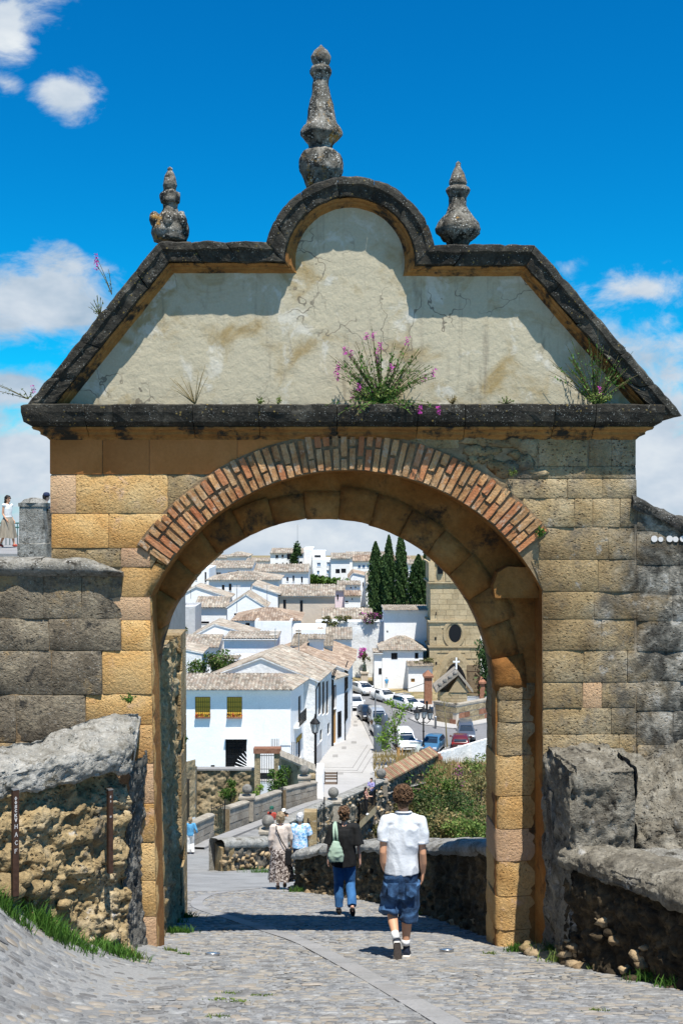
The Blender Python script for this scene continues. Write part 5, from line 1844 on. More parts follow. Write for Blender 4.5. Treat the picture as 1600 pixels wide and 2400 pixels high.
h_,pp = street_house('street_house','bluish white street house with ochre door and iron balconies',(sB.x+.02,sB.y+.02),(sC.x,sC.y),1588,ZQ,'whitewash',[(*z7(1492,240),*z7(1512,430)),(*z7(1488,450),*z7(1522,750),'door'),(*z7(1540,490),*z7(1562,690),'grille'),(*z8(80,225),*z8(112,430),'shutter'),(*z8(120,470),*z8(155,690),'grille')],8,1.5)
part('downpipe',MB().tube([pp(.1,ZQ,-.08),pp(.1,ZQ+6.2,-.08),pp(.3,ZQ+6.9,-.3)],.05,6),MAT['iron'],h_.root, True)
h_,pp = street_house('street_house','narrow white street house with tall dark windows further along',(sC.x+.02,sC.y+.02),(sD.x,sD.y),1566,ZQ,'whitewash',[(*z8(185,90),*z8(215,240),'grille'),(*z8(180,320),*z8(212,515),'grille')],8,1.5,'roof_tile_red')
part('downpipe',MB().tube([pp(.1,ZQ,-.08),pp(.1,ZQ+6.6,-.08),pp(.3,ZQ+7.3,-.3)],.05,6),MAT['iron'],h_.root, True)
h_,pp = street_house('street_house','last white street house before the bend with ochre doorway edge',(sD.x+.02,sD.y+.02),(sE.x,sE.y),1545,ZQ,'whitewash',[(*z8(228,400),*z8(250,590),'door')],8,1.5,'roof_tile_red')
# gabled house between white house and street fronts
S(z5,'village_house','white gabled house with chimney behind the white house roof',480,1330,1450,1568,93.5,4.5,'gable',1282,892,wins=[(795,1363,12,14),(984,1363,12,14)],st='void',tl=.5,tw=.28,over=.25)
S(z5,'chimney_stack','small brick and plaster chimney with tiled cap above the hipped roof',1002,1058,1345,1400,91,.9,'eave',1325,tl=.3,tw=.2,wall='beige_wash')
# ---- upper right: long retaining wall, tall white block, small hip roofed house
h = S(z6,'retaining_wall','long bluish white retaining wall with plants along its top',-80,548,932,1600,136,3,'flat',wall='whitewash_old')
S(z6,'white_block','tall blank white block with a tile capped top below the cypresses',548,972,822,1560,133,6,'eave',796,wins=[(578,1022,14,18)],st='void',tl=.5,tw=.28,over=.55)
S(z6,'hip_roof_house','small white house with a pyramid tiled roof beside the tower',530,905,1182,1560,128.5,6,'hip',1062,wins=[(642,1246,54,54),(846,1242,30,48),(792,1384,34,56)],st='grille',tl=.45,tw=.27,over=.3)
S(z6,'village_house','white lean to left of the pyramid roofed house',456,528,1215,1560,128,4,'shed',1180,wins=[(513,1386,28,54)],st='grille',tl=.45,tw=.27)
S(z6,'village_house','low white annex with mossy tile roof touching the tower',770,992,1335,1570,126.5,3,'shed',1275,wins=[(812,1470,36,34)],st='door',tl=.45,tw=.27,over=.3,tile='old_tile')
# statue on pedestal before the wall
c = P(*z6(368,1475),132)
t = thing('statue','dark bronze figure on a pink stone pedestal against the white wall','statue',c)
z0 = P(*z6(0,1475),132).z;z1 = P(*z6(0,1388),132).z;z2_ = P(*z6(0,1305),132).z
part('pedestal',MB().box((c.x-.42,131.6,z0-1),(c.x+.42,132.4,z1-.2)).box((c.x-.52,131.5,z1-.2),(c.x+.52,132.5,z1)),MAT['beige_wash'],t)
part('figure',remesh(MB().tube([(c.x,132,z1),(c.x,132,z1+.5),(c.x-.04,132,z1+.8),(c.x,131.95,z1+.95)],[.28,.22,.24,.11],10).ball((c.x,131.95,z1+1.08),.13).tube([(c.x-.18,131.95,z1+.8),(c.x-.3,131.8,z1+.6),(c.x-.1,131.75,z1+.48)],[.08,.07,.06],8),.04,3), None,t).data.materials.append(MAT['bronze'])
# ---- church tower
tw_ = thing('church_tower','square ochre stone church tower with round window and pointed portal','tower',(10,131,ZQ))
Yt = 128.0
TX0,TX1 = P(*z6(972,0),Yt).x,P(*z6(1424,0),Yt).x
BD = [(300,380,.0,'belfry'),(380,560,.08,'bell_storey'),(575,920,.0,'shaft'),(935,1150,.1,'shaft'),(1162,1480,.12,'shaft'),(1480,1640,.2,'shaft')]
rt = random.Random(8)
def zt6(y): return P(0,z6(0,y)[1],Yt).z
for (ya,yb_,grow,nm) in BD:
 za,zb_ = zt6(ya),zt6(yb_)
 part(nm,MB().box((TX0-grow+.06,Yt-grow+.06,zb_),(TX1+grow-.06,Yt+7,za)),MAT['tower_stone'],tw_)
 rows = max(1,int((za-zb_)/.62))
 for r_ in range(rows):
  h0,h1 = zb_ + (za-zb_)*r_/rows,zb_ + (za-zb_)*(r_+1)/rows
  x = TX0 - grow
  while x<TX1 + grow - .1:
   w2 = rt.uniform(.7,1.5)
   x2 = min(x+w2,TX1+grow)
   if TX1 + grow - x2<.4:x2 = TX1 + grow
   mx,mz = (x+x2)/2,(h0+h1)/2
   wc = P(*z6(1190,1036),Yt);pc_ = P(*z6(1195,1400),Yt)
   inh = math.hypot(mx-wc.x,mz-wc.z)<1.25 or (abs(mx-pc_.x)<2.2 and mz<pc_.z+2.6-.4*abs(mx-pc_.x) and ya>1100)
   bl = nm == 'bell_storey' and P(*z6(1040,0),Yt).x<mx<P(*z6(1090,0),Yt).x and mz>zt6(490)
   if not inh and not bl:
    part('ashlar',MB().box((x+.015,Yt-grow-rt.uniform(0,.02),h0+.015),(x2-.015,Yt+.3,h1-.015)),MAT['tower_stone'],tw_)
   x = x2
for y_ in (382,566,926,1156,1484):
 g = .28
 part('string_course',MB().box((TX0-g,Yt-g,zt6(y_+9)),(TX1+g,Yt+7.2,zt6(y_-5))),MAT['tower_stone'],tw_)
wc = P(*z6(1188,1036),Yt)
def disc(c,r0,r1,y0,y1,n=28,rz=1.0):
 mb = MB()
 for k in range(n):
  a0,a1 = 2*math.pi*k/n,2*math.pi*(k+1)/n
  p = lambda a,r,y:(c.x+r*math.cos(a),y,c.z+r*rz*math.sin(a))
  mb.quad(p(a0,r0,y0),p(a1,r0,y0),p(a1,r1,y0),p(a0,r1,y0))
  mb.quad(p(a0,r1,y0),p(a1,r1,y0),p(a1,r1,y1),p(a0,r1,y1))
  mb.quad(p(a1,r0,y0),p(a0,r0,y0),p(a0,r0,y1),p(a1,r0,y1))
 return mb
rw_ = part('round_window',disc(wc,.95,1.3,Yt-.22,Yt+.4,rz=1.3),MAT['tower_stone'],tw_)
part('lit_crescent_disc',MB().poly([(wc.x+.97*math.cos(2*math.pi*k/24),Yt-.12,wc.z+1.26*math.sin(2*math.pi*k/24)) for k in range(24)]),MAT['tower_stone'],rw_)  # flat stone disc, its bare crescent stands in for the sunlit reveal
part('pane',MB().poly([(wc.x+.12+.74*math.cos(2*math.pi*k/24),Yt-.13,wc.z+1.05*math.sin(2*math.pi*k/24)) for k in range(24)]),MAT['window_void'],rw_)  # dark disc shifted sideways so the lit crescent shows
for (x,y_,w2,h2) in ((1024,857,8,30),(1020,1084,16,24),(1026,1312,16,24)):
 a,b = P(*z6(x-w2/2,y_-h2/2),Yt-.15),P(*z6(x+w2/2,y_+h2/2),Yt-.15)
 part('slit_window',MB().box((a.x,Yt-.16,b.z),(b.x,Yt-.1,a.z)),MAT['window_void'],tw_)
a,b = P(*z6(1040,385),Yt-.1),P(*z6(1090,490),Yt-.1)
bo = part('bell_opening',MB().box((a.x,Yt-.12,b.z),(b.x,Yt-.05,a.z)),MAT['window_void'],tw_)
part('bell',MB().lathe([(.42,0),(.36,.12),(.26,.4),(.2,.7),(.06,.85)],((a.x+b.x)/2,Yt-.35,b.z+.9),12),MAT['bronze'],bo, True)
part('pilaster',MB().box((TX0-.2,Yt-.3,zt6(556)),(TX0+.5,Yt,zt6(384))),MAT['tower_stone'],tw_)
part('pilaster',MB().box((b.x+.3,Yt-.3,zt6(556)),(b.x+.9,Yt,zt6(384))),MAT['tower_stone'],tw_)
# pointed portal
pc_ = P(*z6(1195,1470),Yt)
arch = []
for k in range(13):
 t_ = k/12
 arch.append((-2.35+2.35*t_,3.2*math.sin(t_*math.pi/2)**.8))
arch = arch + [(-x,z) for x,z in arch[::-1][1:]]
for (sc,y0,nm,mt) in ((1.0,Yt-.35,'portal_arch','tower_stone'),(.78,Yt-.36,'portal_recess','terrace_wall'),(.55,Yt-.38,'portal_door','window_void')):
 pts = [Vector((pc_.x+x*sc,y0,pc_.z+z*sc+.3)) for x,z in arch] + [Vector((pc_.x+2.35*sc,y0,ZQ)),Vector((pc_.x-2.35*sc,y0,ZQ))]
 part(nm,MB().prism(pts,(0,.5,0)),MAT[mt],tw_)
S(z6,'church_nave','white church wall standing right of the stone tower',1424,1700,960,1640,133,12,'eave',900,tl=.6,tw=.35)
# ---- stone shrine with gabled roof in front of the tower
Ys = 111.5
x0,x1 = P(*z8(1062,0),Ys).x,P(*z8(1312,0),Ys).x
ze,zb_ = P(*z8(0,285),Ys).z,P(*z8(0,490),Ys).z
ax_ = P(*z8(1236,122),Ys)
t = thing('stone_shrine','small ochre stone fountain house with steep grey gable and cross','shrine',((x0+x1)/2,Ys+1.5,zb_))
rows = 7
part('core',MB().box((x0+.05,Ys+.05,zb_-.5),(x1-.05,Ys+3.5,ze-.01)),MAT['tower_stone'],t)
for r_ in range(rows):
 h0,h1 = zb_ + (ze-zb_)*r_/rows,zb_ + (ze-zb_)*(r_+1)/rows
 x = x0
 while x<x1 - .05:
  x2 = min(x1,x+rt.uniform(.7,1.3))
  if x1 - x2<.3:x2 = x1
  part('ashlar',MB().box((x+.012,Ys-rt.uniform(0,.02),h0+.012),(x2-.012,Ys+.3,h1-.012)),MAT['tower_stone'],t)
  x = x2
gx0,gx1 = P(*z8(1140,0),Ys).x - .1,x1 + .6
part('gable',MB().prism([Vector((x0+.9,Ys-.1,ze)),Vector((x1+.2,Ys-.1,ze)),Vector((ax_.x-.1,Ys-.1,ax_.z-.25))],(0,3.4,0)),MAT['tower_stone'],t)
apx = ax_.x - .1
for s_,ex_ in ((-1,x0-.45),(1,x1+.55)):
 pts = [Vector((ex_,Ys-.35,ze-.05)),Vector((apx,Ys-.35,ax_.z)),Vector((apx,Ys+3.8,ax_.z)),Vector((ex_,Ys+3.8,ze-.05))]
 part('roof_slab',MB().prism(pts,(0,0,.32)),MAT['parapet_ashlar'],t)
cr = P(*z8(1190,100),Ys+2)
part('cross',MB().box((apx-.08,Ys+1.6,ax_.z+.3),(apx+.08,Ys+1.76,ax_.z+1.5)).box((apx-.35,Ys+1.61,ax_.z+1.0),(apx+.35,Ys+1.75,ax_.z+1.15)),MAT['white_paint'],t)
for k in range(4):
 f = .2 + k*.22
 part('crocket',lump((x0-.45+(apx-x0+.45)*f,Ys-.2,ze+(ax_.z-ze)*f+.4),(.3,.2,.25),k*3),MAT['ball_stone'],t, True)
for (xa,xb,ya,yb_,lab) in ((922,990,150,380,'tall brick gate pier left of the stone shrine'),(1428,1474,205,322,'short brick gate pier right of the stone shrine')):
 Yp = 118.0
 a,b = P(*z8(xa,ya),Yp),P(*z8(xb,yb_),Yp)
 t = thing('brick_pier',lab,'pier',(a.x,Yp,b.z))
 part('shaft',MB().box((a.x,Yp,b.z-.3),(b.x,Yp+1.4,a.z)),MAT['brick_far'],t)
 mx = (a.x+b.x)/2
 part('cap',MB().box((a.x-.15,Yp-.15,a.z),(b.x+.15,Yp+1.55,a.z+.18)).add([(a.x-.1,Yp-.1,a.z+.18),(b.x+.1,Yp-.1,a.z+.18),(b.x+.1,Yp+1.5,a.z+.18),(a.x-.1,Yp+1.5,a.z+.18),(mx,Yp+.7,a.z+.75)],[(0,1,4),(1,2,4),(2,3,4),(3,0,4)]),MAT['brick_far'],t)
t = thing('iron_fence','brown iron fence in front of the church beside the shrine','fence',P(*z8(1370,320),118.3))
rl = [P(*z8(1310,320),118.3),P(*z8(1428,320),118.3)]
for k in range(14):
 x = rl[0].x + (rl[1].x-rl[0].x)*k/13
 part('picket',MB().box((x-.03,118.3,rl[0].z),(x+.03,118.36,rl[0].z+5.0*.55+.6)),MAT['rust_iron'],t)
for zz in (.3,2.6):
 part('rail',MB().box((rl[0].x,118.37,rl[0].z+zz),(rl[1].x,118.43,rl[0].z+zz+.08)),MAT['rust_iron'],t)
t = thing('white_wall','low plain white wall behind the shrine at the right','wall',P(*z8(1400,400),118.6))
a,b = P(*z8(1310,325),118.6),P(*z8(1700,470),118.6)
part('wall',MB().box((a.x,118.6,ZQ-.2),(b.x,119,a.z)),MAT['whitewash'],t)
t = thing('platform_wall','low reddish stone wall round the shrine platform','wall',onz(*z8(1250,590),ZQ))
pts = [onz(*z8(1000,555),ZQ),onz(*z8(1210,592),ZQ),onz(*z8(1560,520),ZQ)]
top = 1.9
for a,b in zip(pts,pts[1:]):
 d = (b-a).normalized()
 n_ = Vector((-d.y,d.x,0))
 part('wall',MB().prism([a,b,b+n_*.5,a+n_*.5],(0,0,top)),MAT['beige_wash'],t)
 L = (b-a).length
 k = 0
 x = .0
 for r_ in range(3):
  x = rt.uniform(0,.5)
  while x<L - .6:
   w2 = rt.uniform(.5,1.1)
   q = a + d*x
   M = Matrix.Translation(q)@Matrix.Rotation(math.atan2(d.y,d.x),4,'Z')
   part('stone',MB().box((0,-.05,r_*.6+.04),(w2-.04,.1,r_*.6+.56),0,M),MAT['brick_far' if rt.random()<.3 else 'terrace_wall'],t)
   x += w2
 part('coping',MB().prism([a-n_*.08+Vector((0,0,top)),b-n_*.08+Vector((0,0,top)),b+n_*.6+Vector((0,0,top)),a+n_*.6+Vector((0,0,top))],(0,0,.15)),MAT['parapet_ashlar'],t)
pl_ = MB().poly([(p.x,p.y,ZQ+.12) for p in (onz(*z8(780,530),ZQ),onz(*z8(900,590),ZQ),onz(*z8(1200,628),ZQ),onz(*z8(1560,556),ZQ),onz(*z8(1560,400),ZQ),onz(*z8(640,386),ZQ),onz(*z8(850,500),ZQ))])
link('church_pavement',pl_.mesh('church_pavement',MAT['plaza_paving']),kind='structure')
# --- lane, bridge and square
def dirn(a,b): return (Vector(b)-Vector(a)).normalized()
def run_blocks(a,b,zf,h,thick,mat,parent,rows,rng,cope=True,lo=.7,hi=1.3,name='stone_block',cmat=None,proud=.0,capw=.06,caph=.16):
 """straight wall of separate ashlars between plan points a,b standing on zf(x,y)"""
 a,b = Vector(a[:2]),Vector(b[:2])
 d = (b-a)
 L = d.length
 d.normalize()
 n_ = Vector((d.y,-d.x))
 def pt(u,z,k):
  q = a + d*u + n_*k
  return (q.x,q.y,zf(*(a+d*u))+z)
 part('wall_core',MB().add([pt(0,-.4,-thick/2+.02),pt(L,-.4,-thick/2+.02),pt(L,-.4,thick/2-.02),pt(0,-.4,thick/2-.02),pt(0,h,-thick/2+.02),pt(L,h,-thick/2+.02),pt(L,h,thick/2-.02),pt(0,h,thick/2-.02)],[(0,3,2,1),(4,5,6,7),(0,1,5,4),(1,2,6,5),(2,3,7,6),(3,0,4,7)]),MAT['mortar'],parent)
 for r_ in range(rows):
  z0,z1 = h*r_/rows,h*(r_+1)/rows
  u = 0
  while u<L - .02:
   u2 = min(L,u+rng.uniform(lo,hi))
   if L - u2<lo*.5:u2 = L
   g = .012
   j = rng.uniform(0,.025)
   pts = [pt(u+g,z0+g,thick/2+j),pt(u2-g,z0+g,thick/2+j),pt(u2-g,z1-g,thick/2+j),pt(u+g,z1-g,thick/2+j),pt(u+g,z0+g,-thick/2-j),pt(u2-g,z0+g,-thick/2-j),pt(u2-g,z1-g,-thick/2-j),pt(u+g,z1-g,-thick/2-j)]
   part(name,MB().add(pts,[(0,1,2,3),(7,6,5,4),(3,2,6,7),(1,5,6,2),(0,3,7,4),(0,4,5,1)]),MAT[mat],parent)
   u = u2
 if cope:
  u = 0
  while u<L - .02:
   u2 = min(L,u+rng.uniform(1.0,1.6))
   if L - u2<.5:u2 = L
   g = .008
   ww = thick/2 + capw
   prof = [(-ww,0),(-ww,caph*.5),(-ww*.6,caph*.9),(0,caph),(ww*.6,caph*.9),(ww,caph*.5),(ww,0)]
   vs = [pt(uu,h+0.004+z,k) for uu in (u+g,u2-g) for (k,z) in prof]
   n = len(prof)
   part('coping_stone',MB().add(vs,[(k,k+1,n+k+1,n+k) for k in range(n-1)]+[tuple(range(n))[::-1],tuple(range(n,2*n)),(0,n,2*n-1,n-1)]),MAT[cmat or mat],parent)
   u = u2
rb = random.Random(17)
# rough wall running on behind the gate on the left, with quoins at its end
bw = thing('rough_wall','tall rough stone wall with squared quoins behind the left pier of the gate','wall',(-2.5,16,-6))
xe,ye_ = GX(432,17.4),17.4
def bwf(u,v):
 x0_,y0_ = -2.31,13.62
 x = x0_ + (xe-x0_)*u
 y = y0_ + (ye_-y0_)*u
 zb_ = ground(x,y) - .3
 zt_ = -1.9
 return (x-.06*v,y,zb_+(zt_-zb_)*v)
relief('rubble_face',bwf,70,130,'rough_tuff',bw,.05,3.2,41,5,cell=(4.0,.06))
part('wall_core',MB().add([(xe-.12,ye_,-7.5),(xe-1.2,ye_,-7.5),(xe-1.2,ye_,-1.95),(xe-.15,ye_,-1.95),(-2.42,13.65,-1.95),(-3.4,13.65,-1.95)],[(0,1,2,3),(3,2,5,4)]),MAT['rough_tuff'],bw)
z = ground(xe,ye_) - .2
while z< -2.0:
 hh = rb.uniform(.22,.36)
 w_ = rb.choice((.35,.6,.85))
 mb = MB()
 d = Vector((xe+2.31,ye_-13.62,0)).normalized()
 n_ = Vector((d.y,-d.x,0))
 o = Vector((xe-.02*(z+7)*.3,ye_,z))
 q = [o+n_*.05,o-d*w_+n_*.05,o-d*w_-n_*.4,o-n_*.4]
 mb.prism([q[0]+d*.03,q[1],q[2],q[3]+d*.03],(0,0,hh-.018))
 part('quoin',mb,MAT['tan_ashlar'],bw)
 z += hh
cwall = thing('curved_wall','shaded curved rubble wall with broad worn coping along the right of the lane','wall',(.7,19,-7))
cp = catmull([Vector(q) for q in ((1.98,13.75),(1.62,16),(1.22,18),(.62,20.2),(-.35,22.3),(-.95,23.3),(-.9,24.2))],8)
def cw_at(u):
 k = u*(len(cp)-1)
 i = min(int(k),len(cp)-2)
 p = cp[i] + (cp[i+1]-cp[i])*(k-i)
 d = (cp[min(i+2,len(cp)-1)]-cp[max(i-1,0)]).normalized()
 return p,Vector((d.y,-d.x)),d
def cw_top(u):
 p,n_,d = cw_at(u)
 return GZ(1980,p.y) + (-.20*smooth(.5,.95,u))
def cw_face(u,v):
 p,n_,d = cw_at(u)
 zb_ = ground(p.x,p.y) - .15
 zt_ = cw_top(u) - .12
 k = .10*smooth(.4,0,v)
 return (p.x-n_.x*k,p.y-n_.y*k,zb_+(zt_-zb_)*v)
relief('rubble_face', lambda u,v:cw_face(1-u,v),230,46,'dark_rubble',cwall,.05,3.6,51,5,cell=(5.5,.06))
def cw_cope(u,v):
 p,n_,d = cw_at(1-u)
 prof = [(-.05,-.16),(-.10,-.10),(-.09,-.03),(-.02,.03),(.15,.06),(.4,.07),(.62,.05),(.72,-.04),(.72,-.3)]
 k = v*(len(prof)-1)
 i = min(int(k),len(prof)-2)
 f = k - i
 t_ = prof[i][0] + (prof[i+1][0]-prof[i][0])*f
 h_ = prof[i][1] + (prof[i+1][1]-prof[i][1])*f
 return (p.x+n_.x*t_,p.y+n_.y*t_,cw_top(1-u)+h_)
relief('coping',cw_cope,170,24,'coping_stone',cwall,.035,3.0,61,5)
for i in range(70):
 u = rb.random()**.7*.9
 v = rb.random()**2.2*.6 + .1
 p = Vector(cw_face(u,v))
 r = rb.uniform(.03,.075)
 part('rubble_stone',lump((p.x,p.y,p.z),(r*1.3,r,r*.85),rb.random()*80,8,5,.9),MAT['dark_rubble' if rb.random()<.5 else 'rubble_stone'],cwall, True)
lwall = thing('low_wall','low rubble wall with thick rounded coping beside the beige blouse woman','wall',(-2.5,33,-11))
q0,q1,q2 = Vector((-3.54,32.6)),Vector((-1.2,36.4)),Vector((-1.15,30.5))
def lw_pts(u): return q0 + (q1-q0)*u
def lw_face(u,v):
 p = lw_pts(u)
 zb_ = ground(p.x,p.y) - .2
 return (p.x,p.y,zb_+(ramp_z(p.y)+.80-zb_)*v)
relief('rubble_face',lw_face,70,20,'parapet_rubble',lwall,.10,3.4,71,4)
def lw_cope(u,v):
 p = lw_pts(u)
 prof = [(-.02,.68),(-.07,.74),(-.06,.88),(.05,.95),(.3,.97),(.5,.93),(.55,.8),(.55,-.2)]
 k = v*(len(prof)-1)
 i = min(int(k),len(prof)-2)
 f = k - i
 t_ = prof[i][0] + (prof[i+1][0]-prof[i][0])*f
 h_ = prof[i][1] + (prof[i+1][1]-prof[i][1])*f
 d = (q1-q0).normalized()
 n_ = Vector((-d.y,d.x))
 return (p.x+n_.x*t_,p.y+n_.y*t_,ramp_z(p.y)+h_)
relief('coping',lw_cope,60,16,'coping_stone',lwall,.03,3,73,4)
part('end_block',MB().prism([Vector((-3.60,32.55,ramp_z(32.6)-.3)),Vector((-3.25,33.0,ramp_z(32.6)-.3)),Vector((-3.55,33.6,ramp_z(32.6)-.3)),Vector((-3.85,33.1,ramp_z(32.6)-.3))],(0,0,1.0)),MAT['tan_ashlar'],lwall)
for i in range(60):
 u,v = rb.random(),rb.random()*.6 + .2
 p = Vector(lw_face(u,v))
 r = rb.uniform(.05,.10)
 part('rubble_stone',lump(p,(r*1.3,r,r*.8),rb.random()*80,7,5,.9),MAT['rubble_stone'],lwall, True)
gz_ = lambda x,y:ramp_z(y)
lp1 = thing('bridge_parapet','short length of ashlar parapet beside the woman in the blue jacket','parapet',(-6.8,52,-16),group='bridge parapets')
run_blocks((-7.25,49.2),(-6.5,53.8),gz_,1.05,.4,'parapet_ashlar',lp1,3,rb)
lp2 = thing('bridge_parapet','long pale ashlar parapet with a stone ball on the left of the bridge','parapet',(-4.7,60,-17),group='bridge parapets')
run_blocks((-5.95,56.2),(-3.75,64.4),gz_,1.10,.4,'parapet_ashlar',lp2,3,rb)
lp3 = thing('bridge_parapet','ashlar parapet on the far left of the bridge ending at quoins','parapet',(-2.6,67,-18),group='bridge parapets')
run_blocks((-3.5,65.3),(-1.75,69.6),gz_,1.15,.4,'parapet_ashlar',lp3,3,rb)
# pavement kerb on the bridge
mb = MB()
ka,kb = Vector((-6.35,50.5)),Vector((-1.2,69.8))
sw_ = link('bridge_pavement', None or MB().mesh('x',[]) if False else MB().add([(-7.1,50.2,ramp_z(50.2)+.1),(-6.3,50.0,ramp_z(50)+.1),(-1.05,69.6,ramp_z(69.6)+.1),(-1.6,70.2,ramp_z(70.2)+.1),(-6.3,50.0,ramp_z(50)-.1),(-1.05,69.6,ramp_z(69.6)-.1)],[(0,1,2,3),(1,4,5,2)]).mesh('bridge_pavement',MAT['flag']),kind='structure')
rp = thing('bridge_parapet','right parapet of the bridge over its rubble side, with broad pale coping','parapet',(0,62,-18),group='bridge parapets')
RA,RB_ = Vector((-3.35,49.6)),Vector((3.0,74.2))
rd_ = (RB_-RA).normalized()
rn_ = Vector((rd_.y,-rd_.x))
def rp_face(u,v):
 p = RA + (RB_-RA)*u + rn_*.25
 zt_ = ramp_z(p.y) + .95
 zb_ = zt_ - 9
 return (p.x,p.y,zb_+(zt_-zb_)*v)
relief('spandrel_face',rp_face,150,70,'parapet_rubble',rp,.14,2.4,81,4)
part('inner_face',MB().quad(tuple(RA-rn_*.2)+(ramp_z(RA.y)-.3,),tuple(RB_-rn_*.2)+(ramp_z(RB_.y)-.3,),tuple(RB_-rn_*.2)+(ramp_z(RB_.y)+.95,),tuple(RA-rn_*.2)+(ramp_z(RA.y)+.95,)),MAT['parapet_ashlar'],rp)
def slope_cope(ua,ub,wd=.55,z0=.95):
 for k in range(int(ua*20),int(ub*20)):
  a,b = RA + (RB_-RA)*(k/20+.0008),RA + (RB_-RA)*((k+1)/20-.0008)
  vs = []
  prof = [(.34,0),(.36,.10),(.2,.19),(0,.22),(-.3,.18),(-wd,.05),(-wd,-.02)]
  for q in (a,b):
   for (t_,h_) in prof:
    p = q + rn_*t_
    vs.append((p.x,p.y,ramp_z(q.y)+z0+h_))
  n = len(prof)
  part('coping_stone',MB().add(vs,[(i,i+1,n+i+1,n+i) for i in range(n-1)]+[tuple(range(n))[::-1],tuple(range(n,2*n)),(0,n,2*n-1,n-1)]),MAT['coping_stone'],rp)
slope_cope(0,.99)
for i in range(220):
 u,v = rb.random(),1 - rb.random()**1.4*.35
 p = Vector(rp_face(u,v))
 r = rb.uniform(.08,.17)
 part('rubble_stone',lump(p,(r*1.2,r*.8,r*.7),rb.random()*80,6,4,.9),MAT['rubble_stone' if rb.random()<.5 else 'parapet_ashlar'],rp)
def ball_on_pillar(px,py,Y,rpx,label,pz,pw=.36):
 c = P(px,py,Y)
 r = rpx*Y/F
 t = thing('stone_ball',label,'stone ball',(c.x,c.y,c.z-r-pz),group='stone balls of the bridge')
 part('pillar',MB().box((c.x-pw,c.y-pw,c.z-r*1.35-pz),(c.x+pw,c.y+pw,c.z-r*1.35-.1)).box((c.x-pw-.05,c.y-pw-.05,c.z-r*1.35-.1),(c.x+pw+.05,c.y+pw+.05,c.z-r*1.35)),MAT['parapet_ashlar'],t)
 part('neck',MB().lathe([(r*.75,0),(r*.5,r*.2),(r*.42,r*.35),(r*.55,r*.6)],(c.x,c.y,c.z-r*1.36),14),MAT['ball_stone'],t, True)
 part('ball',MB().ball(c,r,20,14),MAT['ball_stone'],t, True)
ball_on_pillar(628,1925,46.5,14.6,'large stone ball on a pillar behind the beige blouse woman',1.5,.33)
ball_on_pillar(781,1858,60.0,12.6,'stone ball in the middle of the right bridge parapet',1.1,.42)
ball_on_pillar(893,1813,72.5,11.5,'stone ball at the far end of the right bridge parapet',1.0,.4)
ball_on_pillar(579,1850,59.3,11.6,'stone ball on the long left bridge parapet',1.3,.38)
ball_on_pillar(713,1805,69.0,10.8,'stone ball at the far end of the left bridge parapet',1.3,.36)
# railings and iron gates
def iron_rail(name,label,a,b,z0,h,n,mat='iron',cat='gate',bars=True):
 t = thing(name,label,cat,(a[0],a[1],z0(*a)))
 a,b = Vector(a),Vector(b)
 for k in range(n+1):
  p = a + (b-a)*k/n
  r = .028 if k in (0,n) else .014
  part('post' if k in (0,n) else 'picket',MB().tube([(p.x,p.y,z0(p.x,p.y)),(p.x,p.y,z0(p.x,p.y)+h*(1.08 if k in (0,n) else 1))],r,5),MAT[mat],t)
 for f in (.12,.92):
  part('rail',MB().tube([(a.x,a.y,z0(*a)+h*f),(b.x,b.y,z0(*b)+h*f)],.02,4),MAT[mat],t)
 return t
iron_rail('iron_gate','black iron gate between the first two lengths of the left bridge parapet',(-6.45,54.0),(-6.0,56.0),gz_,1.5,7)
iron_rail('iron_gate','narrow iron gate in the gap of the far left parapet',(-3.72,64.5),(-3.52,65.2),gz_,1.4,5)
iron_rail('iron_fence','spiked black iron railing beside the man in the blue floral shirt',(GX(722,40),40),(GX(760,43),43), lambda x,y:GZ(1985,41),1.25,9,'iron','fence')
part_o = thing('gate_pier','pale stone pier carrying the spiked iron railing by the floral shirt man','pier',(GX(722,40.5),40.5,GZ(1985,40)))
part('pier',MB().box((GX(712,40.2),40.2,GZ(1990,40)),(GX(742,40.2),40.7,GZ(1908,40))),MAT['tan_ashlar'],part_o)
# balcony for the couple
bc = P(862,1918,66.0)
t = thing('lookout_balcony','small iron railed lookout balcony on the right side of the bridge','balcony',bc)
e0,e1,e2,e3 = P(842,1925,64.5),P(880,1912,68.0),P(878,1900,70),P(838,1910,66.5)
zf_ = e0.z
part('slab',MB().prism([Vector((p.x,p.y,zf_-.5)) for p in (e0,e1,e2,e3)],(0,0,.45)),MAT['tower_stone'],t)
cnr = [Vector((p.x,p.y)) for p in (e3,e0,e1,e2)]
for a,b in zip(cnr,cnr[1:]):
 n = max(5,int((b-a).length/.14))
 for k in range(n+1):
  p = a + (b-a)*k/n
  part('picket',MB().tube([(p.x,p.y,zf_-.05),(p.x,p.y,zf_+1.05)],.016 if k%n else .03,4),MAT['iron'],t)
 part('rail',MB().tube([(a.x,a.y,zf_+1.05),(b.x,b.y,zf_+1.05)],.03,4),MAT['iron'],t)
tw1 = thing('terrace_wall','sunlit rough ochre garden wall below the white house','wall',P(530,1900,78))
def tw_face(u,v):
 x0_,x1_ = P(458,0,78).x,P(607,0,78).x
 z0_,z1_ = P(0,1975,78).z,P(0,1806,78).z
 return (x0_+(x1_-x0_)*u,78+.02*v,z0_+(z1_-z0_)*v)
relief('wall_face',tw_face,80,60,'terrace_wall',tw1,.12,1.3,91,5,cell=(1.3,.10))
part('coping',MB().box((P(456,0,78).x,77.93,P(0,1806,78).z),(P(608,0,78).x,78.6,P(0,1802,78).z)),MAT['flag'],tw1)
tw2 = thing('doorway_wall','shaded stone wall with a black doorway beside the gate pier','wall',P(440,1920,72))
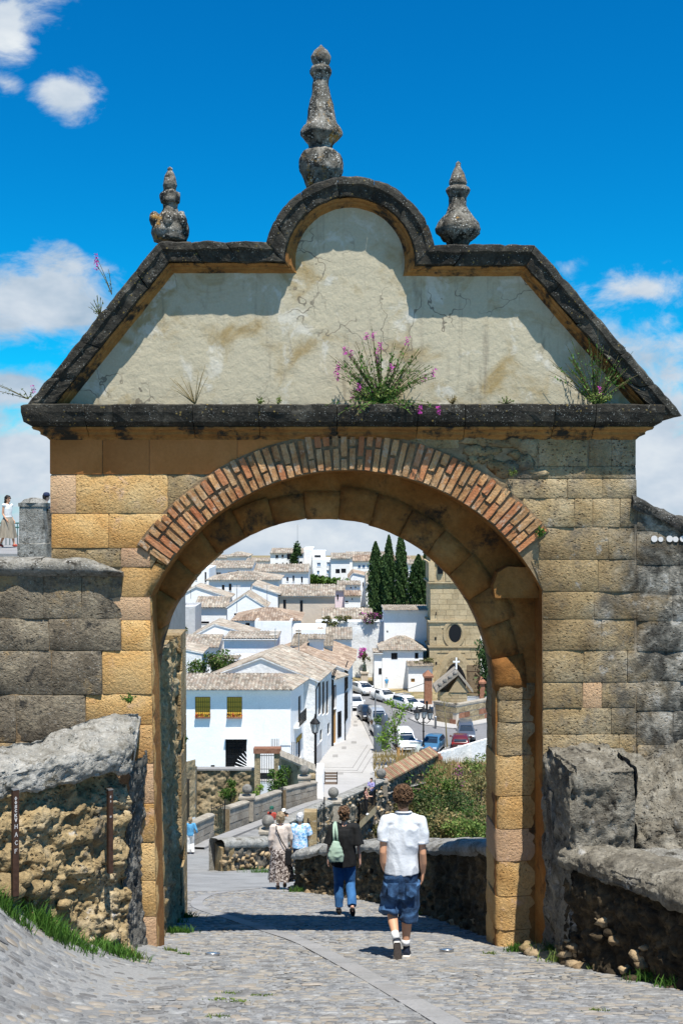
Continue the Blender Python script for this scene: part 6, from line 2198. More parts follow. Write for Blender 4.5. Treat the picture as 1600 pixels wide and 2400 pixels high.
def tw2_face(u,v):
 x0_,x1_ = P(395,0,72).x,P(458,0,74).x
 z0_,z1_ = P(0,1935,72).z,P(0,1796,72).z
 return (x0_+(x1_-x0_)*u,72+2*u,z0_+(z1_-z0_)*v)
relief('wall_face',tw2_face,40,60,'terrace_wall',tw2,.05,1.6,93,5)
part('doorway',MB().box((P(422,0,71.6).x,71.6,P(0,1932,71.6).z),(P(437,0,71.6).x,73,P(0,1838,71.6).z)),MAT['window_void'],tw2)
part('side_face',MB().quad(tuple(P(458,1935,74)),tuple(P(462,1935,78)),tuple(P(462,1797,78)),tuple(P(458,1796,74))),MAT['terrace_wall'],tw2)
# garden gateway: posts, tiled lintel, white iron gate
gw = thing('garden_gateway','stone gateway with a brick lintel and a barred iron gate','gateway',P(625,1840,77))
for (xa,xb) in ((596,609),(642,656)):
 a,b = P(xa,1764,77),P(xb,1845,77)
 part('post',MB().box((a.x,77,b.z-.6),(b.x,77.5,a.z)),MAT['terrace_wall'],gw)
a,b = P(594,1754,77),P(658,1766,77)
part('lintel',MB().box((a.x,76.85,b.z),(b.x,77.6,a.z)),MAT['brick_far'],gw)
a,b = P(609,1768,77.2),P(642,1838,77.2)
for k in range(9):
 x = a.x + (b.x-a.x)*k/8
 part('bar',MB().box((x-.02,77.2,b.z),(x+.02,77.24,a.z)),MAT['iron'],gw)
for z in (b.z+.2,(a.z+b.z)/2,a.z-.1):
 part('cross_bar',MB().box((a.x,77.17,z-.02),(b.x,77.2,z+.02)),MAT['iron'],gw)
part('meter_box',MB().box((P(652,0,76.6).x,76.5,P(0,1815,76.6).z),(P(666,0,76.6).x,76.9,P(0,1797,76.6).z)),MAT['meter_box'],gw)
part('meter_box',MB().box((P(665,0,76.6).x,76.5,P(0,1817,76.6).z),(P(671,0,76.6).x,76.9,P(0,1808,76.6).z)),MAT['white_paint'],gw)
sp_w = thing('sloped_garden_wall','sloping garden wall with a stone cap running down to the bridge','wall',P(700,1850,73))
a0,a1 = P(657,1775,76.5),P(742,1812,71)
b0,b1 = P(657,1850,76.5),P(742,1882,71)
part('wall',MB().add([tuple(b0),tuple(b1),tuple(a1),tuple(a0)]+[(p.x-.1,p.y+.6,p.z) for p in (b0,b1,a1,a0)],[(0,1,2,3),(3,2,6,7),(1,5,6,2)]),MAT['terrace_wall'],sp_w)
for k in range(9):
 p,q = a0 + (a1-a0)*(k/9),a0 + (a1-a0)*((k+.93)/9)
 part('cap_stone',MB().prism([p+Vector((0,-.25,0)),q+Vector((0,-.25,0)),q+Vector((-.1,.75,.25)),p+Vector((-.1,.75,.25))],(0,0,.14)),MAT['parapet_ashlar'],sp_w)
for k in range(9):
 z0 = a1.z - .05 - k*.24
 part('quoin',MB().box((P(725,0,70.6).x,70.55+(k%2)*.04,z0-.23),(P(738,0,70.6).x+.02,71.2,z0)),MAT['tan_ashlar'],sp_w)
part('white_end',MB().box((P(740,0,71).x,71.0,P(0,1890,71).z),(P(757,0,71).x,74,P(0,1814,71).z)),MAT['whitewash'],sp_w)
# fan grille leaning on the white house wall and small white gable post
fg = thing('fan_grille','white iron fan shaped grille above the terrace wall','grille',P(590,1802,82))
cpt = P(603,1808,82)
for k in range(11):
 an = R_(95+k*9)
 r_ = 1.75
 part('spoke',MB().tube([cpt,cpt+Vector((math.cos(an)*r_,0,math.sin(an)*r_))],.025,4),MAT['white_paint'],fg)
wp = thing('white_gable_post','small white gabled gate post with iron pickets by the white house','gate post',P(668,1790,80))
a,b = P(656,1747,80),P(680,1790,80)
part('post',MB().box((a.x,80,b.z-.5),(b.x,80.4,a.z)),MAT['whitewash'],wp)
part('gable',MB().prism([Vector((a.x-.05,79.95,a.z)),Vector((b.x+.05,79.95,a.z)),Vector(((a.x+b.x)/2,79.95,a.z+.55))],(0,.5,0)),MAT['whitewash'],wp)
for k in range(5):
 x = P(636+k*4,0,80).x
 part('picket',MB().box((x-.02,80.1,a.z-.2),(x+.02,80.14,a.z+.45)),MAT['iron'],wp)
for k in range(4):
 x = P(684+k*4,0,80).x
 part('picket',MB().box((x-.02,80.1,b.z),(x+.02,80.14,a.z+.2)),MAT['iron'],wp)
bcw = thing('brick_capped_wall','old rubble wall with a sloping brick cap right of the square','wall',P(960,1850,78))
w0,w1 = P(902,1830,74.2),P(1021,1768,85)
def bc_face(u,v):
 p = w0 + (w1-w0)*u
 zb_ = P(0,1990,p.y).z - .5
 return (p.x,p.y,zb_+(p.z-zb_)*v)
relief('rubble_face',bc_face,90,60,'parapet_rubble',bcw,.12,2.4,95,4)
for k in range(34):
 p,q = w0 + (w1-w0)*(k/34),w0 + (w1-w0)*((k+.88)/34)
 part('cap_brick',MB().prism([p+Vector((.25,-.25,-.02)),q+Vector((.25,-.25,-.02)),q+Vector((-.45,.4,.42)),p+Vector((-.45,.4,.42))],(0,0,.12)),MAT['brick_far' if k%3==0 else 'rubble_stone'],bcw)
for i in range(70):
 u,v = rb.random(),.55 + rb.random()*.43
 p = Vector(bc_face(u,v))
 r = rb.uniform(.08,.17)
 part('rubble_stone',lump(p,(r*1.2,r*.8,r*.7),rb.random()*80,6,4,.9),MAT['rubble_stone'],bcw)
for k in range(14):
 z0 = w1.z - k*.22
 part('quoin',MB().box((w1.x-.05,w1.y-.15-(k%2)*.05,z0-.20),(w1.x+.4+(k%2)*.12,w1.y+.3,z0)),MAT['brick_far'],bcw)
ww = thing('white_boundary_wall','white painted boundary wall above the overgrown bank','wall',P(1080,1790,87))
for k,(xa,xb) in enumerate(((1021,1060),(1060,1100),(1100,1142),(1142,1190))):
 ta = 1768 - (xa-1021)/121*36
 tb = 1768 - (xb-1021)/121*36
 Ya,Yb = 85 + (xa-1021)/121*5,85 + (xb-1021)/121*5
 pa,pb = P(xa,ta,Ya),P(xb,tb,Yb)
 part('wall_panel',MB().add([(pa.x,pa.y,-23.5),(pb.x,pb.y,-23.5),tuple(pb),tuple(pa),(pa.x,pa.y+.35,-23),(pb.x,pb.y+.35,-23),(pb.x,pb.y+.35,pb.z),(pa.x,pa.y+.35,pa.z)],[(0,1,2,3),(3,2,6,7),(5,4,7,6),(1,5,6,2),(4,0,3,7)]),MAT['whitewash_old'],ww)
 part('pilaster',MB().box((pb.x-.15,pb.y-.12,-23.4),(pb.x+.15,pb.y-.01,pb.z-.05)),MAT['whitewash_old'],ww)
def lantern(mb_parent,c,s):
 part('lantern_glass',MB().lathe([(.13*s,0),(.22*s,.42*s)],c,6),MAT['lamp_glass'],mb_parent)
 part('lantern_frame',MB().lathe([(.05*s,-.12*s),(.15*s,-.02*s),(.14*s,0)],c,6),MAT['iron'],mb_parent)
 part('lantern_top',MB().lathe([(.25*s,.42*s),(.26*s,.46*s),(.14*s,.62*s),(.05*s,.7*s),(.02*s,.9*s)],c,8),MAT['iron'],mb_parent)
 for k in range(6):
  a = k*math.pi/3
  part('lantern_rib',MB().tube([Vector(c)+Vector((.13*s*math.cos(a),.13*s*math.sin(a),0)),Vector(c)+Vector((.22*s*math.cos(a),.22*s*math.sin(a),.42*s))],.018*s,4),MAT['iron'],mb_parent)
def lamp_post(px,pyb,H,label,arms):
 b = onz(px,pyb,ZQ)
 t = thing('street_lamp',label,'street lamp',b,group='street lamps on the square')
 part('base',MB().lathe([(.26,0),(.26,.18),(.18,.25),(.17,.7),(.12,.85)],b,10),MAT['iron'],t, True)
 part('post',MB().lathe([(.075,.8),(.065,H*.7),(.06,H)],b,8),MAT['iron'],t, True)
 part('collar',MB().lathe([(.07,H*.55),(.11,H*.57),(.07,H*.59)],b,8),MAT['iron'],t, True)
 if arms:
  for s_ in (-1,1):
   e = b + Vector((s_*.55,0,H*.88))
   part('arm',MB().tube([b+Vector((0,0,H*.80)),b+Vector((s_*.3,0,H*.76)),b+Vector((s_*.55,0,H*.82)),e],.035,5),MAT['iron'],t, True)
   lantern(t,e,1.25)
  lantern(t,b+Vector((0,-.45,H*.93)),1.2)
  part('spike',MB().tube([b+Vector((0,0,H)),b+Vector((0,0,H+.75))],[.05,.01],5),MAT['iron'],t)
 else:
  lantern(t,b+Vector((0,0,H)),1.6)
lamp_post(738,1823,3.6,'single lantern street lamp in front of the old street house', False)
lamp_post(992,1769,3.55,'branched street lamp with several lanterns beside the blue car', True)
# bin, planter shrub post, bench, bollards, sign pole
b = onz(*z8(490,835),ZQ)
t = thing('litter_bin','blue grey cylindrical litter bin on the square','bin',b)
part('drum',MB().lathe([(.34,0),(.36,.1),(.36,2.1),(.30,2.3),(.08,2.4)],b,16),MAT['bin_metal'],t, True)
part('foot',MB().box((b.x-.55,b.y-.5,b.z),(b.x+.9,b.y+.6,b.z+.05)),MAT['plaza_line'],t)
b2 = onz(*z8(522,825),ZQ)
t = thing('round_top_bin','dark round topped bin beside the litter bin','bin',b2)
part('drum',MB().lathe([(.3,0),(.32,2.6),(.25,3.0),(.1,3.2),(.02,3.25)],(b2.x+.35,b2.y+.6,b2.z),14),MAT['car_grey'],t, True)
b = P(*z7(1412,1228),80)
t = thing('bench','brown metal bench at the edge of the square','bench',(b.x,80,b.z))
for k in range(4):
 part('seat_slat',MB().box((b.x,80.0+k*.14,b.z+.72+.02*k),(b.x+.95,80.11+k*.14,b.z+.76+.02*k)),MAT['bench_metal'],t)
for k in range(3):
 part('back_slat',MB().box((b.x,80.62,b.z+.95+k*.2),(b.x+.95,80.66,b.z+1.09+k*.2)),MAT['bench_metal'],t)
for x in (b.x,b.x+.9):
 part('leg',MB().box((x,80,b.z),(x+.06,80.06,b.z+.75)),MAT['iron'],t)
 part('leg',MB().box((x,80.6,b.z),(x+.06,80.66,b.z+1.55)),MAT['iron'],t)
 part('armrest',MB().box((x,80.0,b.z+1.1),(x+.06,80.6,b.z+1.15)),MAT['iron'],t)
for (x,y,lab) in ((940,465,'thin dark bollard on the church pavement'),(1020,612,'pale bollard before the platform wall')):
 b = onz(*z8(x,y),ZQ+.12)
 t = thing('bollard',lab,'bollard',b)
 part('post',MB().lathe([(.11,0),(.11,.9),(.14,.95),(.12,1.1),(.03,1.15)],b,10),MAT['iron' if x<1000 else 'rim'],t, True)
b = onz(*z8(468,700),ZQ)
t = thing('sign_pole','thin grey pole by the parked silver cars','pole',b)
part('pole',MB().tube([b,b+Vector((0,0,4.2))],.06,6),MAT['rim'],t)
b = onz(*z8(845,850),ZQ)
t = thing('traffic_box','small pale utility box at the kerb','box',b)
part('cabinet',MB().box((b.x-.5,b.y,b.z),(b.x+.5,b.y+.5,b.z+1.0)),MAT['meter_box'],t)
part('lid',MB().box((b.x-.55,b.y-.05,b.z+1.0),(b.x+.55,b.y+.55,b.z+1.06)),MAT['white_paint'],t)
# overhead cable
cb = thing('overhead_cable','thin black cable strung across the white wall','cable',P(*z8(230,140),112))
pa,pb = P(*z8(230,145),108),P(*z8(925,200),112)
part('cable',MB().tube([pa+(pb-pa)*(k/12)-Vector((0,0,1.1*math.sin(math.pi*k/12))) for k in range(13)],.03,4),MAT['iron'],cb)
# antennas on roofs
for (px,py,Y,hh) in ((447,1395,150,3.5),(555,1425,138,3.0),(697,1272,238,4),(626,1415,140,2.5),(700,1525,99,2.2),(645,1530,99,2.2)):
 c = P(px,py,Y)
 t = thing('roof_antenna',f'thin roof antenna {["on the plain gabled house high at the left", "on the brown roofed gable in the middle", "on the four storey block", "beside the blue white gable end", "on the old wall right of the shed", "on the old wall next to the shed"][[447, 555, 697, 626, 700, 645].index(px)]}','antenna',c,group='roof antennas')
 part('mast',MB().tube([c-Vector((0,0,.5)),c+Vector((0,0,hh))],.035,4),MAT['rim'],t)
 for k in range(4):
  part('element',MB().tube([c+Vector((-.5,0,hh-.2-k*.12)),c+Vector((.5-k*.1,0,hh-.2-k*.12))],.02,4),MAT['rim'],t)
  # --- cars
def car(label,x8,y8,head,paint,kind='hatch',sc=.92,z=ZQ+.03,rear=False):
 b = onz(*z8(x8,y8),z)
 t = thing('parked_car' if 'van' not in kind else 'parked_van',label,'car' if 'van' not in kind else 'van',b,math.atan2(head[1],head[0]),group='cars parked round the square')
 t.scale = (sc,sc,sc)
 if kind == 'hatch':
  secs = [(-2.05,.45,.80,.80,.70),(-1.98,.30,.95,1.0,.82),(-1.6,.24,.98,1.36,.86),(-.9,.22,.96,1.47,.87),(.0,.22,.94,1.46,.87),(.55,.22,.93,1.30,.87),(1.15,.22,.92,.94,.86),(1.7,.26,.80,.82,.82),(2.0,.32,.68,.70,.72),(2.08,.42,.60,.60,.60)]
  ws = ((.50,1.10,.93,1.31),1.47)
 elif kind == 'sedan':
  secs = [(-2.2,.45,.82,.82,.70),(-2.1,.30,.96,.98,.80),(-1.5,.24,.98,1.02,.85),(-.8,.22,.96,1.40,.86),(.1,.22,.94,1.43,.86),(.6,.22,.93,1.25,.86),(1.15,.22,.92,.93,.85),(1.8,.26,.80,.82,.82),(2.15,.32,.66,.68,.72),(2.22,.42,.58,.58,.60)]
 elif kind == 'wagon':
  secs = [(-2.2,.42,.85,.85,.74),(-2.15,.30,1.0,1.25,.82),(-2.0,.24,1.0,1.55,.85),(-.4,.22,.96,1.60,.86),(.1,.22,.94,1.48,.86),(.45,.22,.93,1.30,.86),(1.05,.22,.93,.95,.85),(1.75,.26,.86,.88,.82),(2.05,.32,.72,.74,.74),(2.1,.42,.62,.62,.62)]
 else:
  secs = [(-2.2,.42,.9,.9,.78),(-2.15,.30,1.05,1.6,.86),(-2.0,.24,1.05,1.80,.88),(-.2,.22,1.02,1.84,.89),(.35,.22,1.0,1.76,.89),(.75,.22,1.0,1.5,.89),(1.35,.22,1.02,1.05,.88),(1.85,.26,.92,.94,.85),(2.1,.32,.75,.77,.76),(2.16,.42,.62,.62,.64)]
 mb = MB()
 vs = []
 for (x,zs,zb_,zt_,w_) in secs:
  wt = w_*(.80 if zt_-zb_>.1 else .94)
  half = [(0,zs),(w_*.85,zs),(w_,zs+.12),(w_*1.015,(zs+zb_)/2),(w_*.985,zb_),(wt,zt_-.06 if zt_-zb_>.1 else zt_-.005),(wt*.8,zt_),(0,zt_+.015)]
  ring_ = half + [(-y,z_) for (y,z_) in half[-2:0:-1]]
  vs += [(x,y,z_) for (y,z_) in ring_]
 n = len(half)*2 - 2
 m = len(secs)
 mb.add(vs,[(i*n+k,i*n+(k+1)%n,(i+1)*n+(k+1)%n,(i+1)*n+k) for i in range(m-1) for k in range(n)]+[tuple(range(n)),tuple(range((m-1)*n,m*n))[::-1]])
 part('body',mb,MAT[paint],t, True,local=True)
 def strip_(i0,i1,f0=.12,f1=.88,s_=1):
  g = MB()
  pts = []
  for i in range(i0,i1+1):
   x,zs,zb_,zt_,w_ = secs[i]
   wt = w_*.80
   lo = Vector((x,s_*(w_*.985+.006),zb_+.03))
   hi = Vector((x,s_*(wt+.008),zt_-.06))
   if zt_ - zb_<.15:
    lo = hi = Vector((x,s_*(w_*.95),zb_+.02))
   pts.append((lo+(hi-lo)*.05,lo+(hi-lo)*.95))
  for (a,b_),(c,d) in zip(pts,pts[1:]):
   g.quad(a,c,d,b_)
  return g
 cab = [i for i,q in enumerate(secs) if q[3]-q[2]>.25]
 i0,i1 = cab[0],cab[-1]
 for s_ in (-1,1):
  part('side_window',strip_(i0,i1,s_=s_),MAT['car_glass'],t,local=True)
 def screen(ia,ib,f):
  xa,_,zba,zta,wa = secs[ia]
  xb,_,zbb,ztb,wb = secs[ib]
  ta = Vector((xa,0,zta));tb = Vector((xb,0,ztb))
  d = tb - ta
  nn = Vector((-d.z,0,d.x)) if d.x<0 else Vector((d.z*-1,0,d.x))
  up = Vector((0,0,.022)) + Vector((.02 if d.x>0 else -.02,0,0))
  g = MB()
  wA,wB = wa*.80*.86,wb*(.80 if ztb-zbb>.1 else .90)*.9
  p0,p1 = ta + d*.08,ta + d*.93
  g.quad(p0+up+Vector((0,-wA,0)),p1+up+Vector((0,-wB,0)),p1+up+Vector((0,wB,0)),p0+up+Vector((0,wA,0)))
  return g
 part('windscreen',screen(i1,i1+1,1) if kind=='hatch' or True else None,MAT['car_glass'],t,local=True)
 g = MB()
 xa,_,zba,zta,wa = secs[i1-1]
 xb,_,zbb,ztb,wb = secs[i1]
 up = Vector((.02,0,.022))
 g.quad(Vector((xa+(xb-xa)*.45,-wa*.62,zta+(ztb-zta)*.45))+up,Vector((xb,-wb*.68,ztb))+up,Vector((xb,wb*.68,ztb))+up,Vector((xa+(xb-xa)*.45,wa*.62,zta+(ztb-zta)*.45))+up)
 part('windscreen',g,MAT['car_glass'],t,local=True)
 xr,_,zbr,ztr,wr = secs[i0]
 xq = secs[i0-1]
 g = MB()
 up = Vector((-.03,0,.015))
 g.quad(Vector((xr,-wr*.66,ztr-.08))+up,Vector((xr,wr*.66,ztr-.08))+up,Vector((xq[0],xq[4]*.72,xq[3]+.06))+up,Vector((xq[0],-xq[4]*.72,xq[3]+.06))+up)
 part('rear_window',g,MAT['car_glass'],t,local=True)
 for x in (-1.28,1.30):
  for s_ in (-1,1):
   wmb = MB()
   M = Matrix.Translation((x,s_*.76,.31))@Matrix.Rotation(R_(90),4,'X')
   wmb.lathe([(.2,-.1),(.30,-.1),(.315,-.06),(.315,.06),(.30,.1),(.2,.1)],(0,0,0),16)
   wmb.v = [tuple(M@Vector(v)) for v in wmb.v]
   wo_ = part('wheel',wmb,MAT['tyre'],t, True,local=True)
   rm = MB().lathe([(.02,-.105),(.2,-.108),(.21,0),(.2,.108),(.02,.105)],(0,0,0),10)
   rm.v = [tuple(M@Vector(v)) for v in rm.v]
   part('rim',rm,MAT['rim'],wo_,local=True)
 fx = secs[-2][0]
 for s_ in (-1,1):
  part('headlight',MB().box((fx-.16,s_*.62-.16,.60),(fx+.045,s_*.62+.16,.74)),MAT['headlight'],t,local=True)
  part('tail_light',MB().box((secs[1][0]-.04,s_*.68-.12,.72),(secs[1][0]+.1,s_*.68+.12,.98)),MAT['tail_lamp'],t,local=True)
  part('mirror',MB().box((.62,s_*.98-.1,.94),(.8,s_*.98+.08,1.08)),MAT[paint],t,local=True)
 part('radiator_grille',MB().box((fx-.02,-.42,.50),(fx+.075,.42,.62)),MAT['grille_black'],t,local=True)
 part('bumper_intake',MB().box((fx-.02,-.55,.30),(fx+.06,.55,.40)),MAT['grille_black'],t,local=True)
 part('number_plate',MB().box((fx+.06,-.26,.40),(fx+.10,.26,.50)),MAT['plate'],t,local=True)
 part('number_plate',MB().box((secs[0][0]-.02,-.26,.60),(secs[0][0]+.02,.26,.70)),MAT['plate'],t,local=True)
 if kind == 'wagon':
  for s_ in (-1,1):
   part('roof_rail',MB().tube([(-1.8,s_*.6,1.68),(-.3,s_*.6,1.72)],.03,5),MAT['rim'],t,local=True)
  for x in (-1.6,-.9,-.4):
   part('roof_bar',MB().box((x,-.62,1.66),(x+.06,.62,1.70)),MAT['rim'],t,local=True)
 return t
car('white hatchback parked highest up by the statue',355,300,(.42,-.9),'car_white','hatch')
car('white saloon parked second below the statue',548,368,(.48,-.88),'car_white','sedan')
car('white estate car with a roof rack, lowest of the three',772,445,(.55,-.83),'car_white','wagon')
car('white hatchback half hidden by the street house corner',285,432,(.06,-1),'car_white','hatch')
car('black hatchback parked at the kerb between white cars',392,530,(.16,-.98),'car_black','hatch')
car('silver white van parked behind the silver hatchback',488,590,(.12,-.99),'car_silver','van')
car('silver hatchback parked in front of the silver van',512,672,(.12,-.99),'car_silver','hatch')
car('white van facing the viewer beside the young tree',742,805,(.10,-1),'car_white','van')
car('metallic blue hatchback beside the branched lamp',995,822,(-.30,-.95),'car_blue','hatch')
car('dark grey off road car at the right of the square',1300,712,(-.06,-1),'car_grey','wagon')
car('dark red car mostly hidden behind the white boundary wall',1250,800,(.12,1),'car_red','hatch')
# --- people
def cloth_mat(name,stops,s=6,rough=.85,kind='noise',bump=.006,bs=24,stretch=(1,1,1)):
 m,t,b = new_mat(name)
 tcn = t.add('ShaderNodeTexCoord').outputs['Object']
 v = t.vmath('MULTIPLY',tcn,stretch)
 n = t.noise(v,s,4,.6,.6) if kind == 'noise' else t.voro(v,s,out='Distance')
 t.put(b.inputs['Base Color'],t.ramp(n,stops,'LINEAR'))
 b.inputs['Roughness'].default_value = rough
 bp = t.add('ShaderNodeBump')
 bp.inputs['Distance'].default_value = bump
 t.put(bp.inputs['Height'],t.noise(v,bs,4,.6))
 t.l.new(bp.outputs[0],b.inputs['Normal'])
 return m
cloth_mat('polo_cotton',[(.3,(.56,.59,.62)),(.7,(.66,.68,.70))],5)
cloth_mat('denim',[(.34,(.008,.016,.03)),(.5,(.02,.05,.11)),(.66,(.05,.12,.24))],7,bs=60)
cloth_mat('jeans_blue',[(.3,(.02,.085,.22)),(.7,(.05,.16,.36))],6,bs=60)
cloth_mat('black_knit',[(.3,(.006,.007,.007)),(.7,(.014,.014,.015))],6)
cloth_mat('beige_knit',[(.3,(.50,.42,.36)),(.7,(.60,.52,.46))],6)
cloth_mat('leopard',[(.40,(.03,.022,.02)),(.5,(.10,.07,.06)),(.56,(.48,.42,.38)),(.7,(.56,.50,.46))],26)
cloth_mat('floral_blue',[(.35,(.10,.26,.50)),(.48,(.30,.52,.72)),(.56,(.62,.72,.78)),(.68,(.45,.30,.50))],16)
cloth_mat('blue_jacket',[(.3,(.06,.23,.42)),(.7,(.11,.34,.55))],8)
cloth_mat('white_cotton',[(.3,(.62,.62,.60)),(.7,(.74,.74,.72))],6)
cloth_mat('patterned_top',[(.4,(.04,.02,.02)),(.5,(.30,.10,.08)),(.6,(.50,.35,.30))],22)
cloth_mat('violet_shirt',[(.4,(.16,.13,.34)),(.6,(.40,.38,.58))],14)
cloth_mat('khaki_skirt',[(.3,(.20,.165,.12)),(.7,(.32,.275,.21))],5,stretch=(4,4,.5))
cloth_mat('navy',[(.3,(.012,.016,.04)),(.7,(.02,.03,.07))],5)
cloth_mat('red_cloth',[(.3,(.30,.04,.03)),(.7,(.40,.07,.05))],5)
cloth_mat('green_cloth',[(.3,(.012,.07,.05)),(.7,(.02,.11,.08))],5)
cloth_mat('bag_sage',[(.3,(.26,.36,.28)),(.7,(.34,.45,.36))],6)
cloth_mat('bag_black',[(.3,(.008,.008,.009)),(.7,(.015,.015,.016))],6)
cloth_mat('hair_brown',[(.35,(.04,.021,.011)),(.55,(.11,.06,.03)),(.7,(.21,.125,.07))],26,.55,stretch=(1,1,.5),bs=60)
cloth_mat('hair_dark',[(.35,(.008,.006,.005)),(.7,(.04,.026,.018))],22,.5,stretch=(1,1,.4))
cloth_mat('hair_blonde',[(.35,(.16,.11,.06)),(.7,(.34,.26,.17))],22,.55,stretch=(1,1,.3))
cloth_mat('hair_grey',[(.35,(.40,.39,.38)),(.7,(.62,.61,.60))],22,.6)
plain('shoe_rubber',(.62,.60,.56),.7)
plain('sole_gum',(.14,.11,.09),.8,var=.3,vscale=40)
plain('shoe_navy',(.010,.016,.032),.7,var=.3,vscale=20)
plain('sock',(.70,.70,.70),.9)
def wrinkle(me,amp,s,stretch=(1,1,1),seed=0.0):
 ns = [v.normal.copy() for v in me.vertices]
 for v,n in zip(me.vertices,ns):
  p = Vector((v.co.x*stretch[0]+seed,v.co.y*stretch[1],v.co.z*stretch[2]))
  v.co += n*amp*(1-2*abs(fbm(p,s,2))-.3)
 me.update()
 return me
def hand(mb,wrist,d,pn,thumb_dir,L=.185,curl=.5):
 """palm and five fingers; d along the hand, pn palm normal (towards the palm side)"""
 d,pn = Vector(d).normalized(),Vector(pn).normalized()
 sd = d.cross(pn).normalized()
 if sd.dot(Vector(thumb_dir))<0:sd = -sd
 w = Vector(wrist)
 pl = L*.52
 mb.tube([w-d*.02,w+d*pl*.3,w+d*pl*.75,w+d*pl],[(.026,.020),(.034,.019),(.040,.017),(.038,.014)],10,up=tuple(pn))
 for k,(off,ln) in enumerate(((.030,.43),(.011,.49),(-.009,.46),(-.028,.36))):
  b = w + d*pl*.92 + sd*off
  f = L*ln
  c1 = curl*(.7+.12*k)
  p1 = b + (d*math.cos(c1*.6)+pn*math.sin(c1*.6))*f*.45
  p2 = p1 + (d*math.cos(c1*1.4)+pn*math.sin(c1*1.4))*f*.32
  p3 = p2 + (d*math.cos(c1*2.0)+pn*math.sin(c1*2.0))*f*.25
  mb.tube([b,p1,p2,p3],[.0095,.009,.008,.0065],7)
 b = w + d*pl*.28 + sd*.026
 p1 = b + (d*.75+sd*.55+pn*.35).normalized()*L*.24
 p2 = p1 + (d*.9+sd*.15+pn*.45).normalized()*L*.18
 mb.tube([b,p1,p2],[.014,.011,.008],7)
def head(mb,c,s=1.0,face=True):
 c = Vector(c)
 mb.ball(c+Vector((0,-.012,.022))*s,(.076*s,.094*s,.098*s),16,12)
 mb.ball(c+Vector((0,.028,-.045))*s,(.058*s,.062*s,.072*s),12,10)
 mb.ball(c+Vector((0,.092,-.018))*s,(.013*s,.018*s,.022*s),8,6)
 mb.ball(c+Vector((0,.080,-.062))*s,(.024*s,.012*s,.012*s),8,6)
 for k in (-1,1):
  mb.ball(c+Vector((k*.078,-.008,-.012))*s,(.012*s,.022*s,.032*s),8,6)
def joints(**kw):
 J = dict(hip=(0,0,.93),waist=(0,0,1.06),chest=(0,0,1.30),neck=(0,0,1.46),head=(0,.015,1.625),shL=(-.175,0,1.42),shR=(.175,0,1.42),elL=(-.225,-.03,1.14),elR=(.225,-.03,1.14),wrL=(-.23,.04,.90),wrR=(.23,.04,.90),hpL=(-.085,0,.92),hpR=(.085,0,.92),knL=(-.09,.03,.50),knR=(.09,.03,.50),anL=(-.09,0,.09),anR=(.09,0,.09),toL=(-.105,.17,.025),toR=(.105,.17,.025))
 J.update(kw)
 return {k:Vector(v) for k,v in J.items()}
